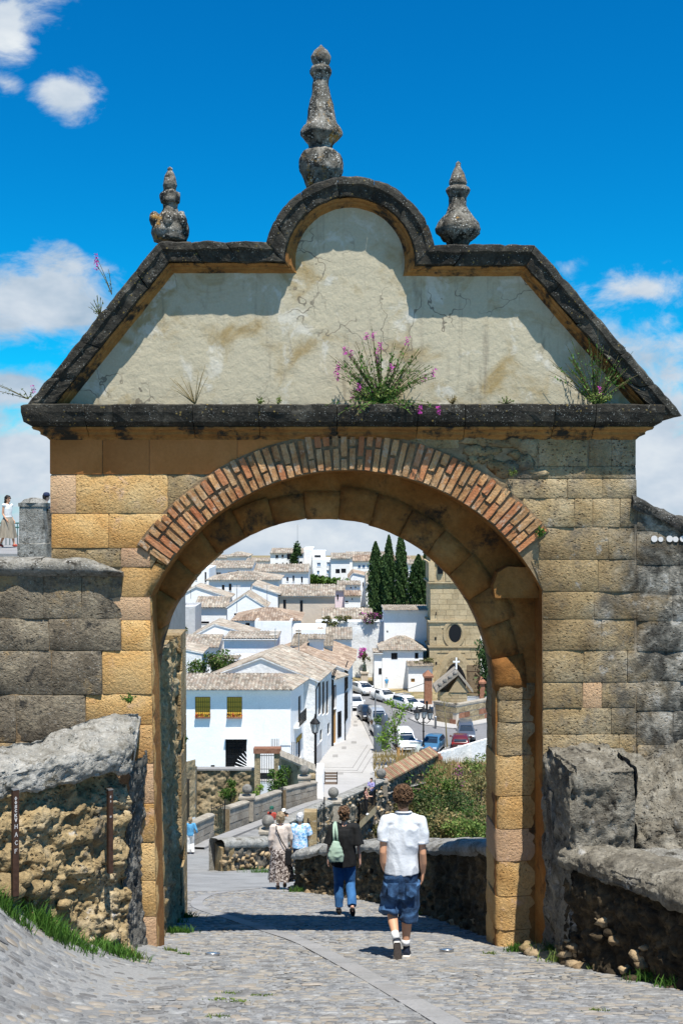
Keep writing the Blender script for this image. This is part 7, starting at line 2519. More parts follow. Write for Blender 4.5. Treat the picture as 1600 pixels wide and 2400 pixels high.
def build_person(label,loc,rz,scale,J,outfit,vox=.012,skin='skin_fair',hands=True,facing=False,wr_amp=.008):
 root = thing('person',label,'person',loc,rz)
 root.scale = (scale,)*3
 f = outfit.get('female', False)
 mb = MB()
 sw = .16 if not f else .145
 mb.tube([J['hip']-Vector((0,0,.06)),J['hip'],J['waist'],J['chest'],J['neck']-Vector((0,0,.06)),J['neck']],[(.13,.095),(.155 if f else .145,.105),(.125 if f else .135,.092),(.155,.105),(.10,.075),(.055,.055)],14)
 mb.tube([J['neck']-Vector((0,0,.03)),J['head']-Vector((0,.02,.05))],[.052,.048],10)
 head(mb,J['head'])
 for s_ in 'LR':
  sh,el,wr = J['sh'+s_],J['el'+s_],J['wr'+s_]
  mb.tube([sh,sh+(el-sh)*.4,el,el+(wr-el)*.3,wr],[.048,.043,.034,.035,.024] if not f else [.042,.037,.030,.031,.021],10)
  mb.ball(sh,.05 if not f else .045,10,8)
  hp,kn,an,to = J['hp'+s_],J['kn'+s_],J['an'+s_],J['to'+s_]
  mb.tube([hp,hp+(kn-hp)*.5,kn,kn+(an-kn)*.35,an],[.080,.068,.050,.052,.032],10)
  mb.tube([an+Vector((0,-.03,-.02)),an+(to-an)*.5+Vector((0,0,-.005)),to],[.034,.034,.02],8)
  if hands:
   d = (wr-el)
   if 'hd' + s_ in J:d = J['hd'+s_]
   side = -1 if s_ == 'L' else 1
   hand(mb,wr,d,J.get('pn'+s_,Vector((-side,.2,0))),J.get('th'+s_,Vector((0,1,0))),.175,outfit.get('curl',.45))
 body = link('body',remesh(mb,vox,3),root,world_verts=False)
 body.data.materials.append(MAT[skin])
 def shell(name,m,v,mat,amp=wr_amp,s=5,st=(1,1,1),it=3):
  me = remesh(m,v,it)
  if amp:wrinkle(me,amp,s,st,len(name))
  o = link(name,me,root,world_verts=False)
  me.materials.append(MAT[mat])
  return o
 if 'pants' in outfit:
  mat,frac,loose = outfit['pants']
  m = MB()
  m.tube([J['hip']+Vector((0,0,.12)),J['hip']+Vector((0,0,.02)),J['hip']-Vector((0,0,.10))],[(.15,.11),(.172,.125),(.15,.11)],14)
  for s_ in 'LR':
   hp,kn,an = J['hp'+s_],J['kn'+s_],J['an'+s_]
   pts = [hp+Vector((0,0,.03)),hp+(kn-hp)*.5,kn]
   rr_ = [.098+loose*.3,.086+loose*.7,.066+loose]
   if frac>1:
    k = frac - 1
    pts += [kn+(an-kn)*.5*k,kn+(an-kn)*k]
    rr_ += [.062+loose*1.1,.056+loose*1.4]
   else:
    pts[-1] = hp + (kn-hp)*(frac+.25)
   m.tube(pts,rr_,12)
  shell('trousers' if frac>1 else 'shorts',m,vox,mat,s=4)
 if 'skirt' in outfit:
  mat,zlow,flare = outfit['skirt']
  m = MB()
  vs = []
  rows,seg = 16,40
  for i in range(rows+1):
   t = i/rows
   z = J['waist'].z - .04 - (J['waist'].z-.04-zlow)*t
   kn = (J['knL']+J['knR'])/2;an = (J['anL']+J['anR'])/2
   cx = J['hip'].x + (an.x-J['hip'].x)*t;cy = J['hip'].y + (an.y-J['hip'].y)*t*.8
   for k in range(seg):
    a = 2*math.pi*k/seg
    r = .135 + (.05*smooth(0,.2,t)) + flare*t
    fold = 1 + (.02+.10*t)*math.sin(a*9+1.3*math.sin(a*2))*smooth(.15,.6,t)
    vs.append((cx+r*1.1*fold*math.cos(a),cy+r*.85*fold*math.sin(a),z+.015*math.sin(a*3)*t))
  m.add(vs,[(i*seg+(k+1)%seg,i*seg+k,(i+1)*seg+k,(i+1)*seg+(k+1)%seg) for i in range(rows) for k in range(seg)])
  part('skirt',m,MAT[mat],root, True,local=True)
 if 'top' in outfit:
  mat,sl,hem,loose = outfit['top']
  m = MB()
  low = Vector((J['hip'].x,J['hip'].y,hem))
  hi = J['neck'] - Vector((0,0,.035 if not outfit.get('offshoulder') else .135))
  m.tube([low,J['waist']*.6+low*.4,J['waist'],J['chest'],J['chest']+Vector((0,0,.09)),hi],[(.155+loose*1.2,.122+loose),(.152+loose,.118+loose),(.142+loose,.110+loose*.8),(.172+loose*.4,.122+loose*.4),(.165,.105),(.085,.075)],16)
  for s_ in 'LR':
   sh,el,wr = J['sh'+s_],J['el'+s_],J['wr'+s_]
   m.tube([J['chest']+Vector((0,0,.07)),sh],[.09,.062],10)
   m.ball(sh,.062,10,8)
   if sl>0:
    pts = [sh]
    rr_ = [.062+loose*.3]
    if sl<=1:
     pts += [sh+(el-sh)*sl*.5,sh+(el-sh)*sl]
     rr_ += [.058+loose*.6,.056+loose*.8]
    else:
     pts += [el,el+(wr-el)*(sl-1)]
     rr_ += [.047+loose*.5,.038+loose*.4]
    m.tube(pts,rr_,12)
  shell('top',m,vox,mat,s=5,st=(1.6,1.6,.7))
 for s_ in 'LR':
  an,to = J['an'+s_],J['to'+s_]
  d = (to-an)
  m = MB()
  base = an + Vector((0,-.035,0))
  m.tube([an+Vector((0,-.045,-.03)),an+Vector((0,-.01,-.035)),an+d*.55+Vector((0,0,-.01)),to],[.040,.046,.044,.028],10)
  part('shoe',m,MAT[outfit.get('shoes','shoe_navy')],root, True,local=True)
 h = outfit.get('hair',('short','hair_brown'))
 hc = J['head']
 m = MB()
 m.ball(hc+Vector((0,-.022,.036)),(.092,.103,.100),18,14)
 m.ball(hc+Vector((0,-.06,-.02)),(.082,.062,.075),14,10)
 if h[0] == 'bun':
  m.ball(hc+Vector((0,-.10,.05)),(.05,.045,.05),12,10)
  m.ball(hc+Vector((0,-.04,.11)),(.05,.05,.03),12,10)
 elif h[0] == 'bob':
  m.tube([hc+Vector((0,-.035,.06)),hc+Vector((0,-.035,-.03)),hc+Vector((0,-.03,-.115))],[(.098,.09),(.108,.085),(.085,.06)],14)
 elif h[0] == 'long':
  m.tube([hc+Vector((0,-.04,.06)),hc+Vector((0,-.06,-.05)),hc+Vector((0,-.085,-.20)),hc+Vector((0,-.09,-.32))],[(.095,.08),(.098,.065),(.085,.045),(.05,.03)],14)
 hm = remesh(m,.009,1)
 for v in hm.vertices:
  n = v.normal
  q = fbm(v.co+Vector((7,0,0)),22 if h[0]!='curly' else 17,3)
  v.co += n*(.016 if h[0] in ('curly','bun') else .008)*(q*2.0)
  if v.co.y>hc.y + .052 and v.co.z<hc.z + .055:
   v.co.y = hc.y + .045
 hm.update()
 hm.materials.append(MAT[h[1]])
 link('hair',hm,root,world_verts=False)
 if 'cap' in outfit:
  m = MB()
  m.lathe([(.104,.02),(.108,.05),(.10,.10),(.07,.135),(.02,.148)],hc+Vector((0,-.005,.01)),18)
  m.add([tuple(hc+Vector((x,y,.028))) for x,y in ((-.085,.06),(.085,.06),(.07,.17),(0,.19),(-.07,.17))]+[tuple(hc+Vector((x,y,.042))) for x,y in ((-.085,.06),(.085,.06),(.07,.17),(0,.19),(-.07,.17))],[(4,3,2,1,0),(5,6,7,8,9),(1,2,7,6),(2,3,8,7),(3,4,9,8),(4,0,5,9)])
  part('cap',m,MAT[outfit['cap']],root, True,local=True)
 if facing:
  for s_ in (-1,1):
   part('eye',MB().ball(hc+Vector((s_*.032,.079,.012)),(.012,.006,.008),8,6),MAT['window_void'],root, True,local=True)
  part('mouth',MB().ball(hc+Vector((0,.088,-.064)),(.022,.006,.007),8,6),MAT['red_cloth'],root, True,local=True)
 return root
zm = ground(.66,12.0) + .012
root = thing('person','man in white polo shirt and baggy denim shorts walking away through the gate','person',(.66,12.0,zm))
root.scale = (1.0,)*3
def V(*a): return Vector(a)
mb = MB()
hd = V(.02,.035,1.745)
mb.tube([V(0,0,.84),V(0,0,.93),V(0,0,1.08),V(.02,0,1.36),V(.022,-.01,1.52),V(.022,0,1.60)],[(.13,.10),(.15,.11),(.135,.095),(.165,.11),(.11,.075),(.058,.058)],16)
mb.tube([V(.022,-.01,1.55),V(.02,.01,1.69)],[.060,.055],12)
head(mb,hd,1.04)
# arms: left hand in the pocket, right hanging
mb.tube([V(-.165,0,1.50),V(-.19,-.02,1.33),V(-.205,-.05,1.165),V(-.20,-.02,1.05),V(-.175,.03,.935)],[.052,.046,.038,.040,.029],12)
mb.tube([V(.21,0,1.49),V(.225,-.01,1.32),V(.233,-.035,1.145),V(.24,.0,1.03),V(.24,.035,.905)],[.052,.046,.038,.040,.027],12)
hand(mb,V(.24,.035,.905),(-.12,.10,-1),(-1,.1,0),(0,1,.2),.185,.55)
hand(mb,V(-.175,.03,.935),(.35,.25,-1),(1,.1,0),(0,1,.2),.175,.4)
# legs
mb.tube([V(-.085,0,.90),V(-.10,.05,.66),V(-.105,.04,.50),V(-.095,-.06,.40),V(-.07,-.20,.285)],[.085,.072,.055,.056,.036],12)
mb.tube([V(.085,0,.90),V(.075,.03,.68),V(.065,.035,.50),V(.06,.01,.36),V(.048,.0,.12)],[.085,.072,.055,.058,.036],12)
me = remesh(mb,.0068,3)
me.materials.append(MAT['skin_tan'])
link('body',me,root,world_verts=False)
# polo shirt
m = MB()
m.tube([V(.002,.0,.925),V(.002,.0,1.02),V(.005,0,1.15),V(.015,0,1.32),V(.022,-.005,1.44),V(.022,-.012,1.53),V(.022,-.012,1.585)],[(.187,.140),(.184,.138),(.178,.134),(.190,.138),(.186,.122),(.125,.088),(.076,.072)],20)
for sx,sh,e in ((-1,V(-.165,0,1.49),V(-.205,-.035,1.285)),(1,V(.21,0,1.482),V(.232,-.028,1.255))):
 m.tube([V(.022+sx*.06,-.005,1.50),sh],[.085,.068],12)
 m.ball(sh,.068,12,10)
 m.tube([sh,(sh+e)/2+V(sx*.012,-.004,0),e],[.067,.068,.064],14)
me = remesh(m,.009,3)
wrinkle(me,.011,4.2,(1.5,1.5,.8),2)
me.materials.append(MAT['polo_cotton'])
so = link('polo_shirt',me,root,world_verts=False)
part('collar',MB().tube([V(.022+.075*math.cos(a),-.006+.074*math.sin(a),1.592+.012*math.sin(a)*-1) for a in [R_(100+k*20) for k in range(18)]],[(.011,.022)]*18,8),MAT['polo_cotton'],so, True,local=True)
for sx,sh,e in ((-1,V(-.165,0,1.49),V(-.205,-.035,1.285)),(1,V(.21,0,1.482),V(.232,-.028,1.255))):
 d = (e-sh).normalized()
 part('cuff',MB().tube([e-d*.022,e+d*.006],[.0655,.064],18),MAT['polo_cotton'],so, True,local=True)
m = MB()
m.tube([V(0,0,.985),V(0,0,.90),V(0,0,.78),V(-.005,.0,.66)],[(.165,.118),(.182,.14),(.186,.145),(.165,.125)],18)
m.tube([V(-.095,-.005,.82),V(-.115,.03,.66),V(-.125,.02,.54),V(-.145,-.02,.475)],[(.115,.13),(.112,.125),(.108,.12),(.104,.115)],16)
m.tube([V(.095,-.005,.82),V(.09,.02,.64),V(.085,.02,.50),V(.075,.01,.385)],[(.115,.13),(.110,.122),(.104,.116),(.098,.108)],16)
me = remesh(m,.010,3)
wrinkle(me,.020,3.6,(1.0,1.0,1.3),5)
me.materials.append(MAT['denim'])
sh_o = link('denim_shorts',me,root,world_verts=False)
for sx in (-1,1):
 part('back_pocket',MB().prism([V(sx*.10-.06,-.150,.845),V(sx*.10+.06,-.150,.845),V(sx*.10+.055,-.158,.73),V(sx*.10,-.160,.70),V(sx*.10-.055,-.158,.73)],(0,.02,0)),MAT['denim'],sh_o,local=True)
part('sock',MB().tube([V(-.082,-.155,.325),V(-.068,-.21,.275)],[.044,.042],12),MAT['sock'],root, True,local=True)
part('sock',MB().tube([V(.049,.0,.185),V(.048,.0,.125)],[.046,.044],12),MAT['sock'],root, True,local=True)
def shoe(frame):
 """local frame: +y toe, +z up, origin at heel bottom; length .29"""
 def T(lst): return [frame@Vector(p) for p in lst]
 up = MB()
 up.tube(T([(0,.01,.035),(0,.06,.05),(0,.14,.045),(0,.22,.035),(0,.275,.03)]),[(.036,.034),(.042,.046),(.046,.036),(.046,.026),(.03,.018)],14,up=tuple(frame.to_3x3()@Vector((0,0,1))))
 up.tube(T([(0,.045,.05),(0,.045,.125)]),[(.040,.046),(.040,.044)],14)
 me = remesh(up,.007,3)
 me.materials.append(MAT['shoe_navy'])
 so_ = link('shoe',me,root,world_verts=False)
 sol = MB()
 out = [(-.030,.0),(-.040,.03),(-.036,.10),(-.046,.19),(-.040,.26),(-.018,.292),(.018,.292),(.042,.26),(.047,.19),(.038,.10),(.040,.03),(.030,.0)]
 vs = T([(x,y,.0) for x,y in out]) + T([(x*1.02,y,.026) for x,y in out])
 n = len(out)
 sol.add(vs,[(k,(k+1)%n,n+(k+1)%n,n+k) for k in range(n)]+[tuple(range(n,2*n))])
 part('sole_edge',sol,MAT['shoe_rubber'],so_, True,local=True)
 part('sole',MB().poly(T([(x*.9,.008+y*.96,-.002) for x,y in out])[::-1]),MAT['sole_gum'],so_,local=True)
 part('toe_cap',MB().ball(frame@Vector((0,.262,.03)),(.036,.03,.022),12,8),MAT['shoe_rubber'],so_, True,local=True)
shoe(Matrix.Translation((.05,-.055,.0))@Matrix.Rotation(R_(-6),4,'Z')@Matrix.Rotation(-math.atan(.28),4,'X'))
shoe(Matrix.Translation((-.062,-.285,.262))@Matrix.Rotation(R_(-3),4,'Y')@Matrix.Rotation(R_(-76),4,'X'))
# tousled hair
m = MB()
m.ball(hd+V(0,-.020,.034),(.089,.102,.092),18,14)
m.ball(hd+V(0,-.056,-.026),(.078,.058,.072),14,10)
hm = remesh(m,.006,1)
for v in hm.vertices:
 q = fbm(v.co+V(3,0,0),16,3)
 r = abs(fbm(v.co+V(0,5,0),26,2))
 v.co += v.normal*(.020*q+.010-.018*r)
 if v.co.y>hd.y + .06 and v.co.z<hd.z + .055:v.co.y = hd.y + .05
hm.update()
hm.materials.append(MAT['hair_brown'])
hair_o = link('hair',hm,root,world_verts=False)
lk = MB()
rh = random.Random(4)
for k in range(420):
 a,b_ = rh.uniform(0,2*math.pi),rh.uniform(-.55,1.5)
 n = V(math.cos(a)*math.cos(b_),math.sin(a)*math.cos(b_),math.sin(b_))
 if n.y>.55 and n.z<.5: continue
 p = hd + V(0,-.03,.03) + V(n.x*.098,n.y*.108,n.z*.104)
 tdir = (V(rh.uniform(-1,1),rh.uniform(-1,1),rh.uniform(-1.3,.3)).cross(n)).normalized()
 ln = rh.uniform(.035,.065)
 lk.tube([p,p+tdir*ln*.5+n*.014,p+tdir*ln+n*.004],[.006,.005,.001],4)
part('hair_locks',lk,MAT['hair_brown'],hair_o, True,local=True,kind='stuff')
# 2. woman in black top with a sage bag
X2,Y2 = (806-800)*17.3/F,17.3
J = joints(knL=(-.085,.05,.50),anL=(-.08,.02,.08),toL=(-.10,.18,.02),knR=(.10,.04,.50),anR=(.13,-.26,.20),toR=(.145,-.22,.06),elL=(-.245,-.06,1.13),wrL=(-.26,-.01,.90),elR=(.235,-.05,1.12),wrR=(.255,.01,.88),head=(0,.02,1.615))
p2 = build_person('woman in a black off shoulder top and jeans with a sage green shoulder bag',(X2,Y2,ground(X2,Y2)+.02),0,.985,J,dict(female=True,top=('black_knit',.95,.80,.045),offshoulder=True,pants=('jeans_blue',1.93,.012),hair=('bun','hair_brown'),shoes='bag_black'),.011,'skin_fair')
bag = thing('shoulder_bag','sage green shoulder bag hanging at the back of the woman in black','bag',(X2-.13,Y2-.2,ground(X2,Y2)+1.0))
bo = V(X2-.13,Y2-.215,ground(X2,Y2)+1.02)
mm = MB().tube([bo+V(0,0,-.10),bo+V(0,0,.0),bo+V(0,0,.10),bo+V(.01,.02,.22)],[(.115,.05),(.125,.06),(.10,.05),(.05,.02)],14)
me = remesh(mm,.012,2)
wrinkle(me,.012,6,(1,1,1),3)
me.materials.append(MAT['bag_sage'])
part('pouch',me, None,bag)
for dx in (-.03,.03):
 part('strap',MB().tube([bo+V(dx,.02,.2),bo+V(dx*.8-.01,.05,.36),bo+V(-.015+dx*.5,.13,.45),bo+V(-.01,.24,.47)],[(.02,.006)]*4,6),MAT['bag_sage'],bag, True)
X3,Y3 = (657-800)*24.0/F,24.0
J = joints(knL=(-.07,.06,.50),anL=(-.06,-.08,.09),toL=(-.07,.09,.03),knR=(.08,.08,.5),anR=(.10,.02,.09),toR=(.11,.19,.03),elR=(.24,.02,1.13),wrR=(.16,.16,1.05))
build_person('woman in a beige blouse and animal print maxi skirt with a crossbody bag',(X3,Y3,ground(X3,Y3)+.02),.1,.965,J,dict(female=True,top=('beige_knit',1.85,.86,.03),skirt=('leopard',.20,.07),hair=('bob','hair_blonde'),shoes='bench_metal'),.013,'skin_fair')
gz3 = ground(X3,Y3)
bg_ = thing('crossbody_bag','black crossbody bag at the hip of the beige blouse woman','bag',(X3+.2,Y3-.1,gz3+.8))
part('pouch',MB().box((X3+.12,Y3-.20,gz3+.62),(X3+.26,Y3-.08,gz3+.92)),MAT['bag_black'],bg_)
part('strap',MB().tube([V(X3-.09,Y3-.02,gz3+1.44),V(X3-.08,Y3-.145,gz3+1.36),V(X3+.03,Y3-.165,gz3+1.12),V(X3+.17,Y3-.17,gz3+.9)],[(.012,.006)]*4,6),MAT['bag_black'],bg_)
# 4. man in floral shirt
X4,Y4 = (703-800)*27.0/F,27.0
build_person('grey haired man in a light blue floral shirt beyond the curved wall',(X4,Y4,ground(X4,Y4)+.02),-.1,.97,joints(elR=(.25,.05,1.14),wrR=(.22,.22,1.05),knL=(-.09,.10,.5),anL=(-.09,.1,.09),toL=(-.1,.26,.03)),dict(top=('floral_blue',.85,.86,.045),pants=('navy',.95,.02),hair=('short','hair_grey')),.014,'skin_tan')
# 5. woman in blue jacket
X5,Y5 = (446-800)*48.5/F,48.5
build_person('woman in a bright blue jacket and white trousers carrying a white bag',(X5,Y5,ground(X5,Y5)+.02),.15,.95,joints(elR=(.28,-.06,1.15),wrR=(.33,.0,.95),knR=(.10,.1,.5),anR=(.12,-.05,.09)),dict(female=True,top=('blue_jacket',1.7,.90,.02),pants=('white_cotton',1.95,.02),hair=('bob','hair_blonde')),.02,'skin_tan',hands=True)
b5 = thing('shopping_bag','white shopping bag held by the woman in the blue jacket','bag',(X5-.3,Y5,ground(X5,Y5)+.2))
part('sack',remesh(MB().tube([V(X5-.33,Y5-.05,ground(X5,Y5)+.12),V(X5-.33,Y5-.05,ground(X5,Y5)+.45),V(X5-.30,Y5,ground(X5,Y5)+.75)],[(.17,.1),(.16,.1),(.04,.03)],12),.03,2), None,b5).data.materials.append(MAT['white_cotton'])
# 6, 7 couple at the lookout
for (px,pyf,Yc,lab,out,rz_) in ((857,1922,66.0,'woman with long dark hair in a patterned top at the lookout railing',dict(female=True,top=('patterned_top',.1,.95,.005),pants=('bag_black',1.95,.02),hair=('long','hair_dark'),shoes='sock'),-1.9),(870,1912,68.2,'dark haired man in a violet shirt beside the woman at the lookout',dict(top=('violet_shirt',.8,.92,.03),pants=('navy',1.9,.02),hair=('short','hair_dark')),2.6)):
 c = P(px,pyf,Yc)
 build_person(lab,(c.x,Yc,zf_-.04),rz_,.97,joints(elL=(-.2,.1,1.15),wrL=(-.1,.3,1.15),elR=(.2,.1,1.15),wrR=(.08,.3,1.18)),out,.022,'skin_fair',facing=True)
c = P(627,1980,49.5)
build_person('person with a dark green cap half hidden behind the large stone ball',(c.x,52.5,ground(c.x,52.5)),2.8,.96,joints(),dict(top=('red_cloth',.8,.92,.02),pants=('navy',1.9,.02),hair=('short','hair_dark'),cap='green_cloth'),.022,'skin_fair',facing=True)
X9 = (667-800)*53.0/F
build_person('girl with a white cap and long brown hair leaning over the bridge parapet',(X9,53.0,ground(X9,53.0)),2.9,.94,joints(head=(0,.18,1.52),neck=(0,.08,1.40),chest=(0,.04,1.26),shL=(-.17,.06,1.36),shR=(.17,.06,1.36),elL=(-.24,.25,1.12),elR=(.24,.25,1.12),wrL=(-.06,.38,1.05),wrR=(.06,.38,1.05)),dict(female=True,top=('black_knit',.1,.92,.01),pants=('jeans_blue',1.9,.02),hair=('long','hair_brown'),cap='white_cotton'),.022,'skin_tan',facing=True)
# 10 woman on the upper terrace, 11 walker half hidden by the gate
zt10 = GZ(1284,35)
ter = link('upper_terrace',MB().box((-16,30,-8),(-8.6,60,zt10)).mesh('upper_terrace',MAT['flag']),kind='structure')
J = joints(knL=(-.08,.12,.5),anL=(-.08,.22,.10),toL=(-.09,.39,.06),knR=(.08,-.03,.48),anR=(.08,-.26,.12),toR=(.09,-.12,.03),elL=(-.2,-.1,1.14),wrL=(-.2,.05,.92),elR=(.2,-.02,1.13),wrR=(.2,.14,.95))
p10 = build_person('smiling woman in white top, sunglasses and long khaki skirt on the upper terrace',(GX(18,35),35,zt10+.01),R_(-120),.96,J,dict(female=True,top=('white_cotton',.1,1.0,.004),skirt=('khaki_skirt',.32,.12),hair=('long','hair_dark'),shoes='red_cloth'),.018,'skin_tan',facing=True)
part('sunglasses',MB().box((-.06,.082,1.628),(.06,.10,1.655)),MAT['bag_black'],p10,local=True)
build_person('walker in dark blue partly hidden behind the left edge of the gate',(GX(108,33),33,zt10+.01),R_(-70),.98,joints(wrR=(.2,.2,1.05),elR=(.22,.05,1.13)),dict(top=('navy',1.8,.88,.03),pants=('jeans_blue',1.95,.02),hair=('short','hair_dark'),cap='navy'),.022,'skin_fair')
# 12 distant walker
c = onz(*z8(570,275),ZQ+.12)
build_person('tiny distant walker in light blue by the white wall',tuple(c),.4,.96,joints(),dict(top=('blue_jacket',.8,.9,.02),pants=('white_cotton',1.9,.02),hair=('short','hair_grey')),.05,'skin_fair',hands=False)
# terrace post and railing
t = thing('stone_post','squat lichen grey stone post with a pyramid top above the left wall','post',(GX(74,24),24,zt10-.5))
x0,x1 = GX(42,24),GX(98,24)
zb_ = GZ(1330,24);zc_ = GZ(1187,24)
mx = (x0+x1)/2
w_ = (x1-x0)/2
rings = []
for (z,k) in ((zb_,1.25),(GZ(1275,24),1.22),(GZ(1274,24),1.12),(zc_,.98)):
 rings.append([(mx+.04*(zc_-z)+sx*w_*k,24+.35+sy*w_*k,z) for sx,sy in ((-1,-1),(1,-1),(1,1),(-1,1))])
mbp = MB()
mbp.add([p for r in rings for p in r],[(i*4+k,i*4+(k+1)%4,(i+1)*4+(k+1)%4,(i+1)*4+k) for i in range(3) for k in range(4)])
part('shaft',mbp,MAT['lichen_stone'],t)
part('cap',MB().box((mx-w_*1.06,24.35-w_*1.06,zc_),(mx+w_*1.06,24.35+w_*1.06,zc_+.08)).lathe([(w_*1.2,.08),(w_*.85,.16),(w_*.3,.2)],(mx,24.35,zc_),12),MAT['lichen_stone'],t)
part('buttress',MB().prism([V(x1+.0,24.4,zb_),V(x1+.42,24.4,zb_),V(x1+.42,24.4,GZ(1235,24)),V(x1+.02,24.4,GZ(1192,24))],(0,.5,0)),MAT['dark_lichen'],t)
t = thing('terrace_railing','green painted iron railing along the upper terrace','railing',(GX(20,38),38,zt10))
for k in range(12):
 x = GX(-40+k*9,38)
 part('picket',MB().tube([(x,38,zt10),(x,38,GZ(1228,38))],.015,4),MAT['green_iron'],t)
for py in (1226,1236):
 part('rail',MB().tube([(GX(-50,38),38,GZ(py,38)),(GX(75,38),38,GZ(py,38))],.025,4),MAT['green_iron'],t)
 # --- plants
def leaves(mb,pts,size,rng,mi=0,jitter=1.0,up=0.0):
 for p in pts:
  d = Vector((rng.uniform(-1,1),rng.uniform(-1,1),rng.uniform(-1,1)+up))
  if d.length<.1:d = Vector((0,0,1))
  d.normalize()
  s = size*rng.uniform(.6,1.4)
  n_ = d.cross(Vector((rng.uniform(-1,1),rng.uniform(-1,1),rng.uniform(-1,1)))).normalized()*s*.45
  p = Vector(p)
  mb.quad(p-d*s,p+n_,p+d*s,p-n_,mi)
def shrub(label,c,r,n,size,mat,rng,name='shrub',cat='shrub',mat2=None,clumps=9,group=None):
 c = Vector(c)
 t = thing(name,label,cat,c-Vector((0,0,r[2])),group=group)
 mb = MB()
 cl = [(Vector((rng.gauss(0,.5)*r[0],rng.gauss(0,.5)*r[1],rng.uniform(-.7,.8)*r[2])),rng.uniform(.3,.55)) for _ in range(clumps)]
 pts = []
 for k in range(n):
  o,rr_ = rng.choice(cl)
  v = Vector((rng.gauss(0,1),rng.gauss(0,1),rng.gauss(0,1))).normalized()*rng.random()**.4
  pts.append(c+o+Vector((v.x*r[0],v.y*r[1],v.z*r[2]))*rr_)
 h = int(len(pts)*(.7 if mat2 else 1))
 leaves(mb,pts[:h],size,rng)
 if mat2:leaves(mb,pts[h:],size,rng,1)
 part('foliage',mb,[MAT[mat]]+([MAT[mat2]] if mat2 else []),t)
 st_ = MB()
 for k in range(5):
  o = rng.choice(cl)[0]
  st_.tube([c-Vector((0,0,r[2])),c+o*.5,c+o],[.05*max(r),.03*max(r),.01*max(r)],5)
 part('stems',st_,MAT['bark'],t)
 return t
rp_ = random.Random(33)
# cypresses
CY = [(880,1270,1452,34,147,'leftmost cypress of the row, tall and dark with a pointed tip'),(898,1302,1448,22,149,'narrow cypress tucked behind the leftmost one'),(911,1255,1425,25,145,'very slender cypress, second spire of the row'),(939,1250,1425,29,144,'tallest looking slender cypress in the middle of the row'),(980,1302,1425,45,142.5,'broad loose lighter cypress left of the tower'),(998,1288,1440,22,141.5,'dark cypress touching the left edge of the tower')]
for (px,pt,pb,wd,Y,lab) in CY:
 top,bot = P(px,pt,Y),P(px,pb,Y)
 H = top.z - bot.z
 R0 = wd/2*Y/F
 b = Vector((bot.x,Y,bot.z-1.5))
 t = thing('cypress_tree',lab,'tree',b,group='cypresses by the church')
 part('trunk',MB().tube([b,b+Vector((0,0,H*.5)),b+Vector((0,0,H+1))],[.3,.18,.05],7),MAT['bark'],t)
 broad = wd>40
 def rad(f):
  return R0*((.75+.25*smooth(0,.15,f))*(1-f**(2.2 if broad else 3.0))**.8+.04)
 core = MB()
 prof = [(rad(k/14)*.72,H*k/14*.97) for k in range(15)]
 core.lathe(prof,(bot.x,Y,bot.z-.4),12,nz=.25)
 part('inner_crown',core,MAT['cypress_leaf'],t, True)
 mb = MB()
 pts = []
 for k in range(5200):
  f = rp_.random()**.85
  a = rp_.uniform(0,2*math.pi)
  cl = 1 + .22*math.sin(a*5+f*22+wd) + .18*rp_.gauss(0,1)*.6
  r = rad(f)*(.72+.34*rp_.random())*cl
  pts.append((bot.x+r*math.cos(a),Y+r*math.sin(a),bot.z+H*f))
 leaves(mb,pts,.17 if not broad else .20,rp_,up=1.4)
 part('crown',mb,MAT['cypress_leaf' if not broad else 'dark_leaf'],t)
c = P(1138,1590,119)
t = thing('cypress_tree','dark cypress behind the right rear pier beside the church','tree',(c.x,119,ZQ),group='cypresses by the church')
part('trunk',MB().tube([(c.x,119,ZQ),(c.x,119,ZQ+6)],[.2,.05],6),MAT['bark'],t)
mb = MB()
leaves(mb,[(c.x+rp_.gauss(0,.45),119+rp_.gauss(0,.5),ZQ+1+6*rp_.random()) for k in range(1500)],.2,rp_,up=1.2)
part('crown',mb,MAT['cypress_leaf'],t)
# young tree with stake on the square, sapling
b = onz(933,1797,ZQ)
t = thing('young_tree','young street tree with bright lime leaves and a wooden stake','tree',b)
H = 5.0
part('trunk',MB().tube([b,b+Vector((-.1,0,1.8)),b+Vector((-.35,0,3.2)),b+Vector((-.2,0,4.6))],[.07,.06,.045,.02],7),MAT['bark'],t, True)
part('stake',MB().box((b.x-.16,b.y-.1,b.z),(b.x+.16,b.y,b.z+1.6)),MAT['wood_door'],t)
part('stake',MB().box((b.x+.28,b.y-.05,b.z),(b.x+.38,b.y+.05,b.z+1.5)),MAT['wood_door'],t)
mb = MB()
br = MB()
for (dx,dz,r,n) in ((-.5,3.4,.55,130),(.1,4.2,.6,120),(-1.1,2.6,.6,160),(-1.0,1.7,.45,90),(.5,4.9,.5,70),(-.6,5.2,.45,80),(-1.5,2.2,.4,70),(1.0,5.1,.3,30),(-.1,2.3,.5,90)):
 o = b + Vector((dx,0,dz))
 br.tube([b+Vector((-.25,0,dz*.62)),o],[.035,.01],5)
 leaves(mb,[o+Vector((rp_.gauss(0,.5),rp_.gauss(0,.5),rp_.gauss(0,.45)))*r for _ in range(n)],.12,rp_)
part('branches',br,MAT['bark'],t)
part('crown',mb,MAT['lime_leaf'],t)
b = onz(*z8(1127,792),ZQ)
t = thing('sapling','thin bare sapling with a yellow green trunk on the square','tree',b)
part('trunk',MB().tube([b,b+Vector((-.15,0,2.5)),b+Vector((-.3,0,4.2))],[.07,.055,.03],6),MAT['dry_stem'],t)
br = MB()
mb = MB()
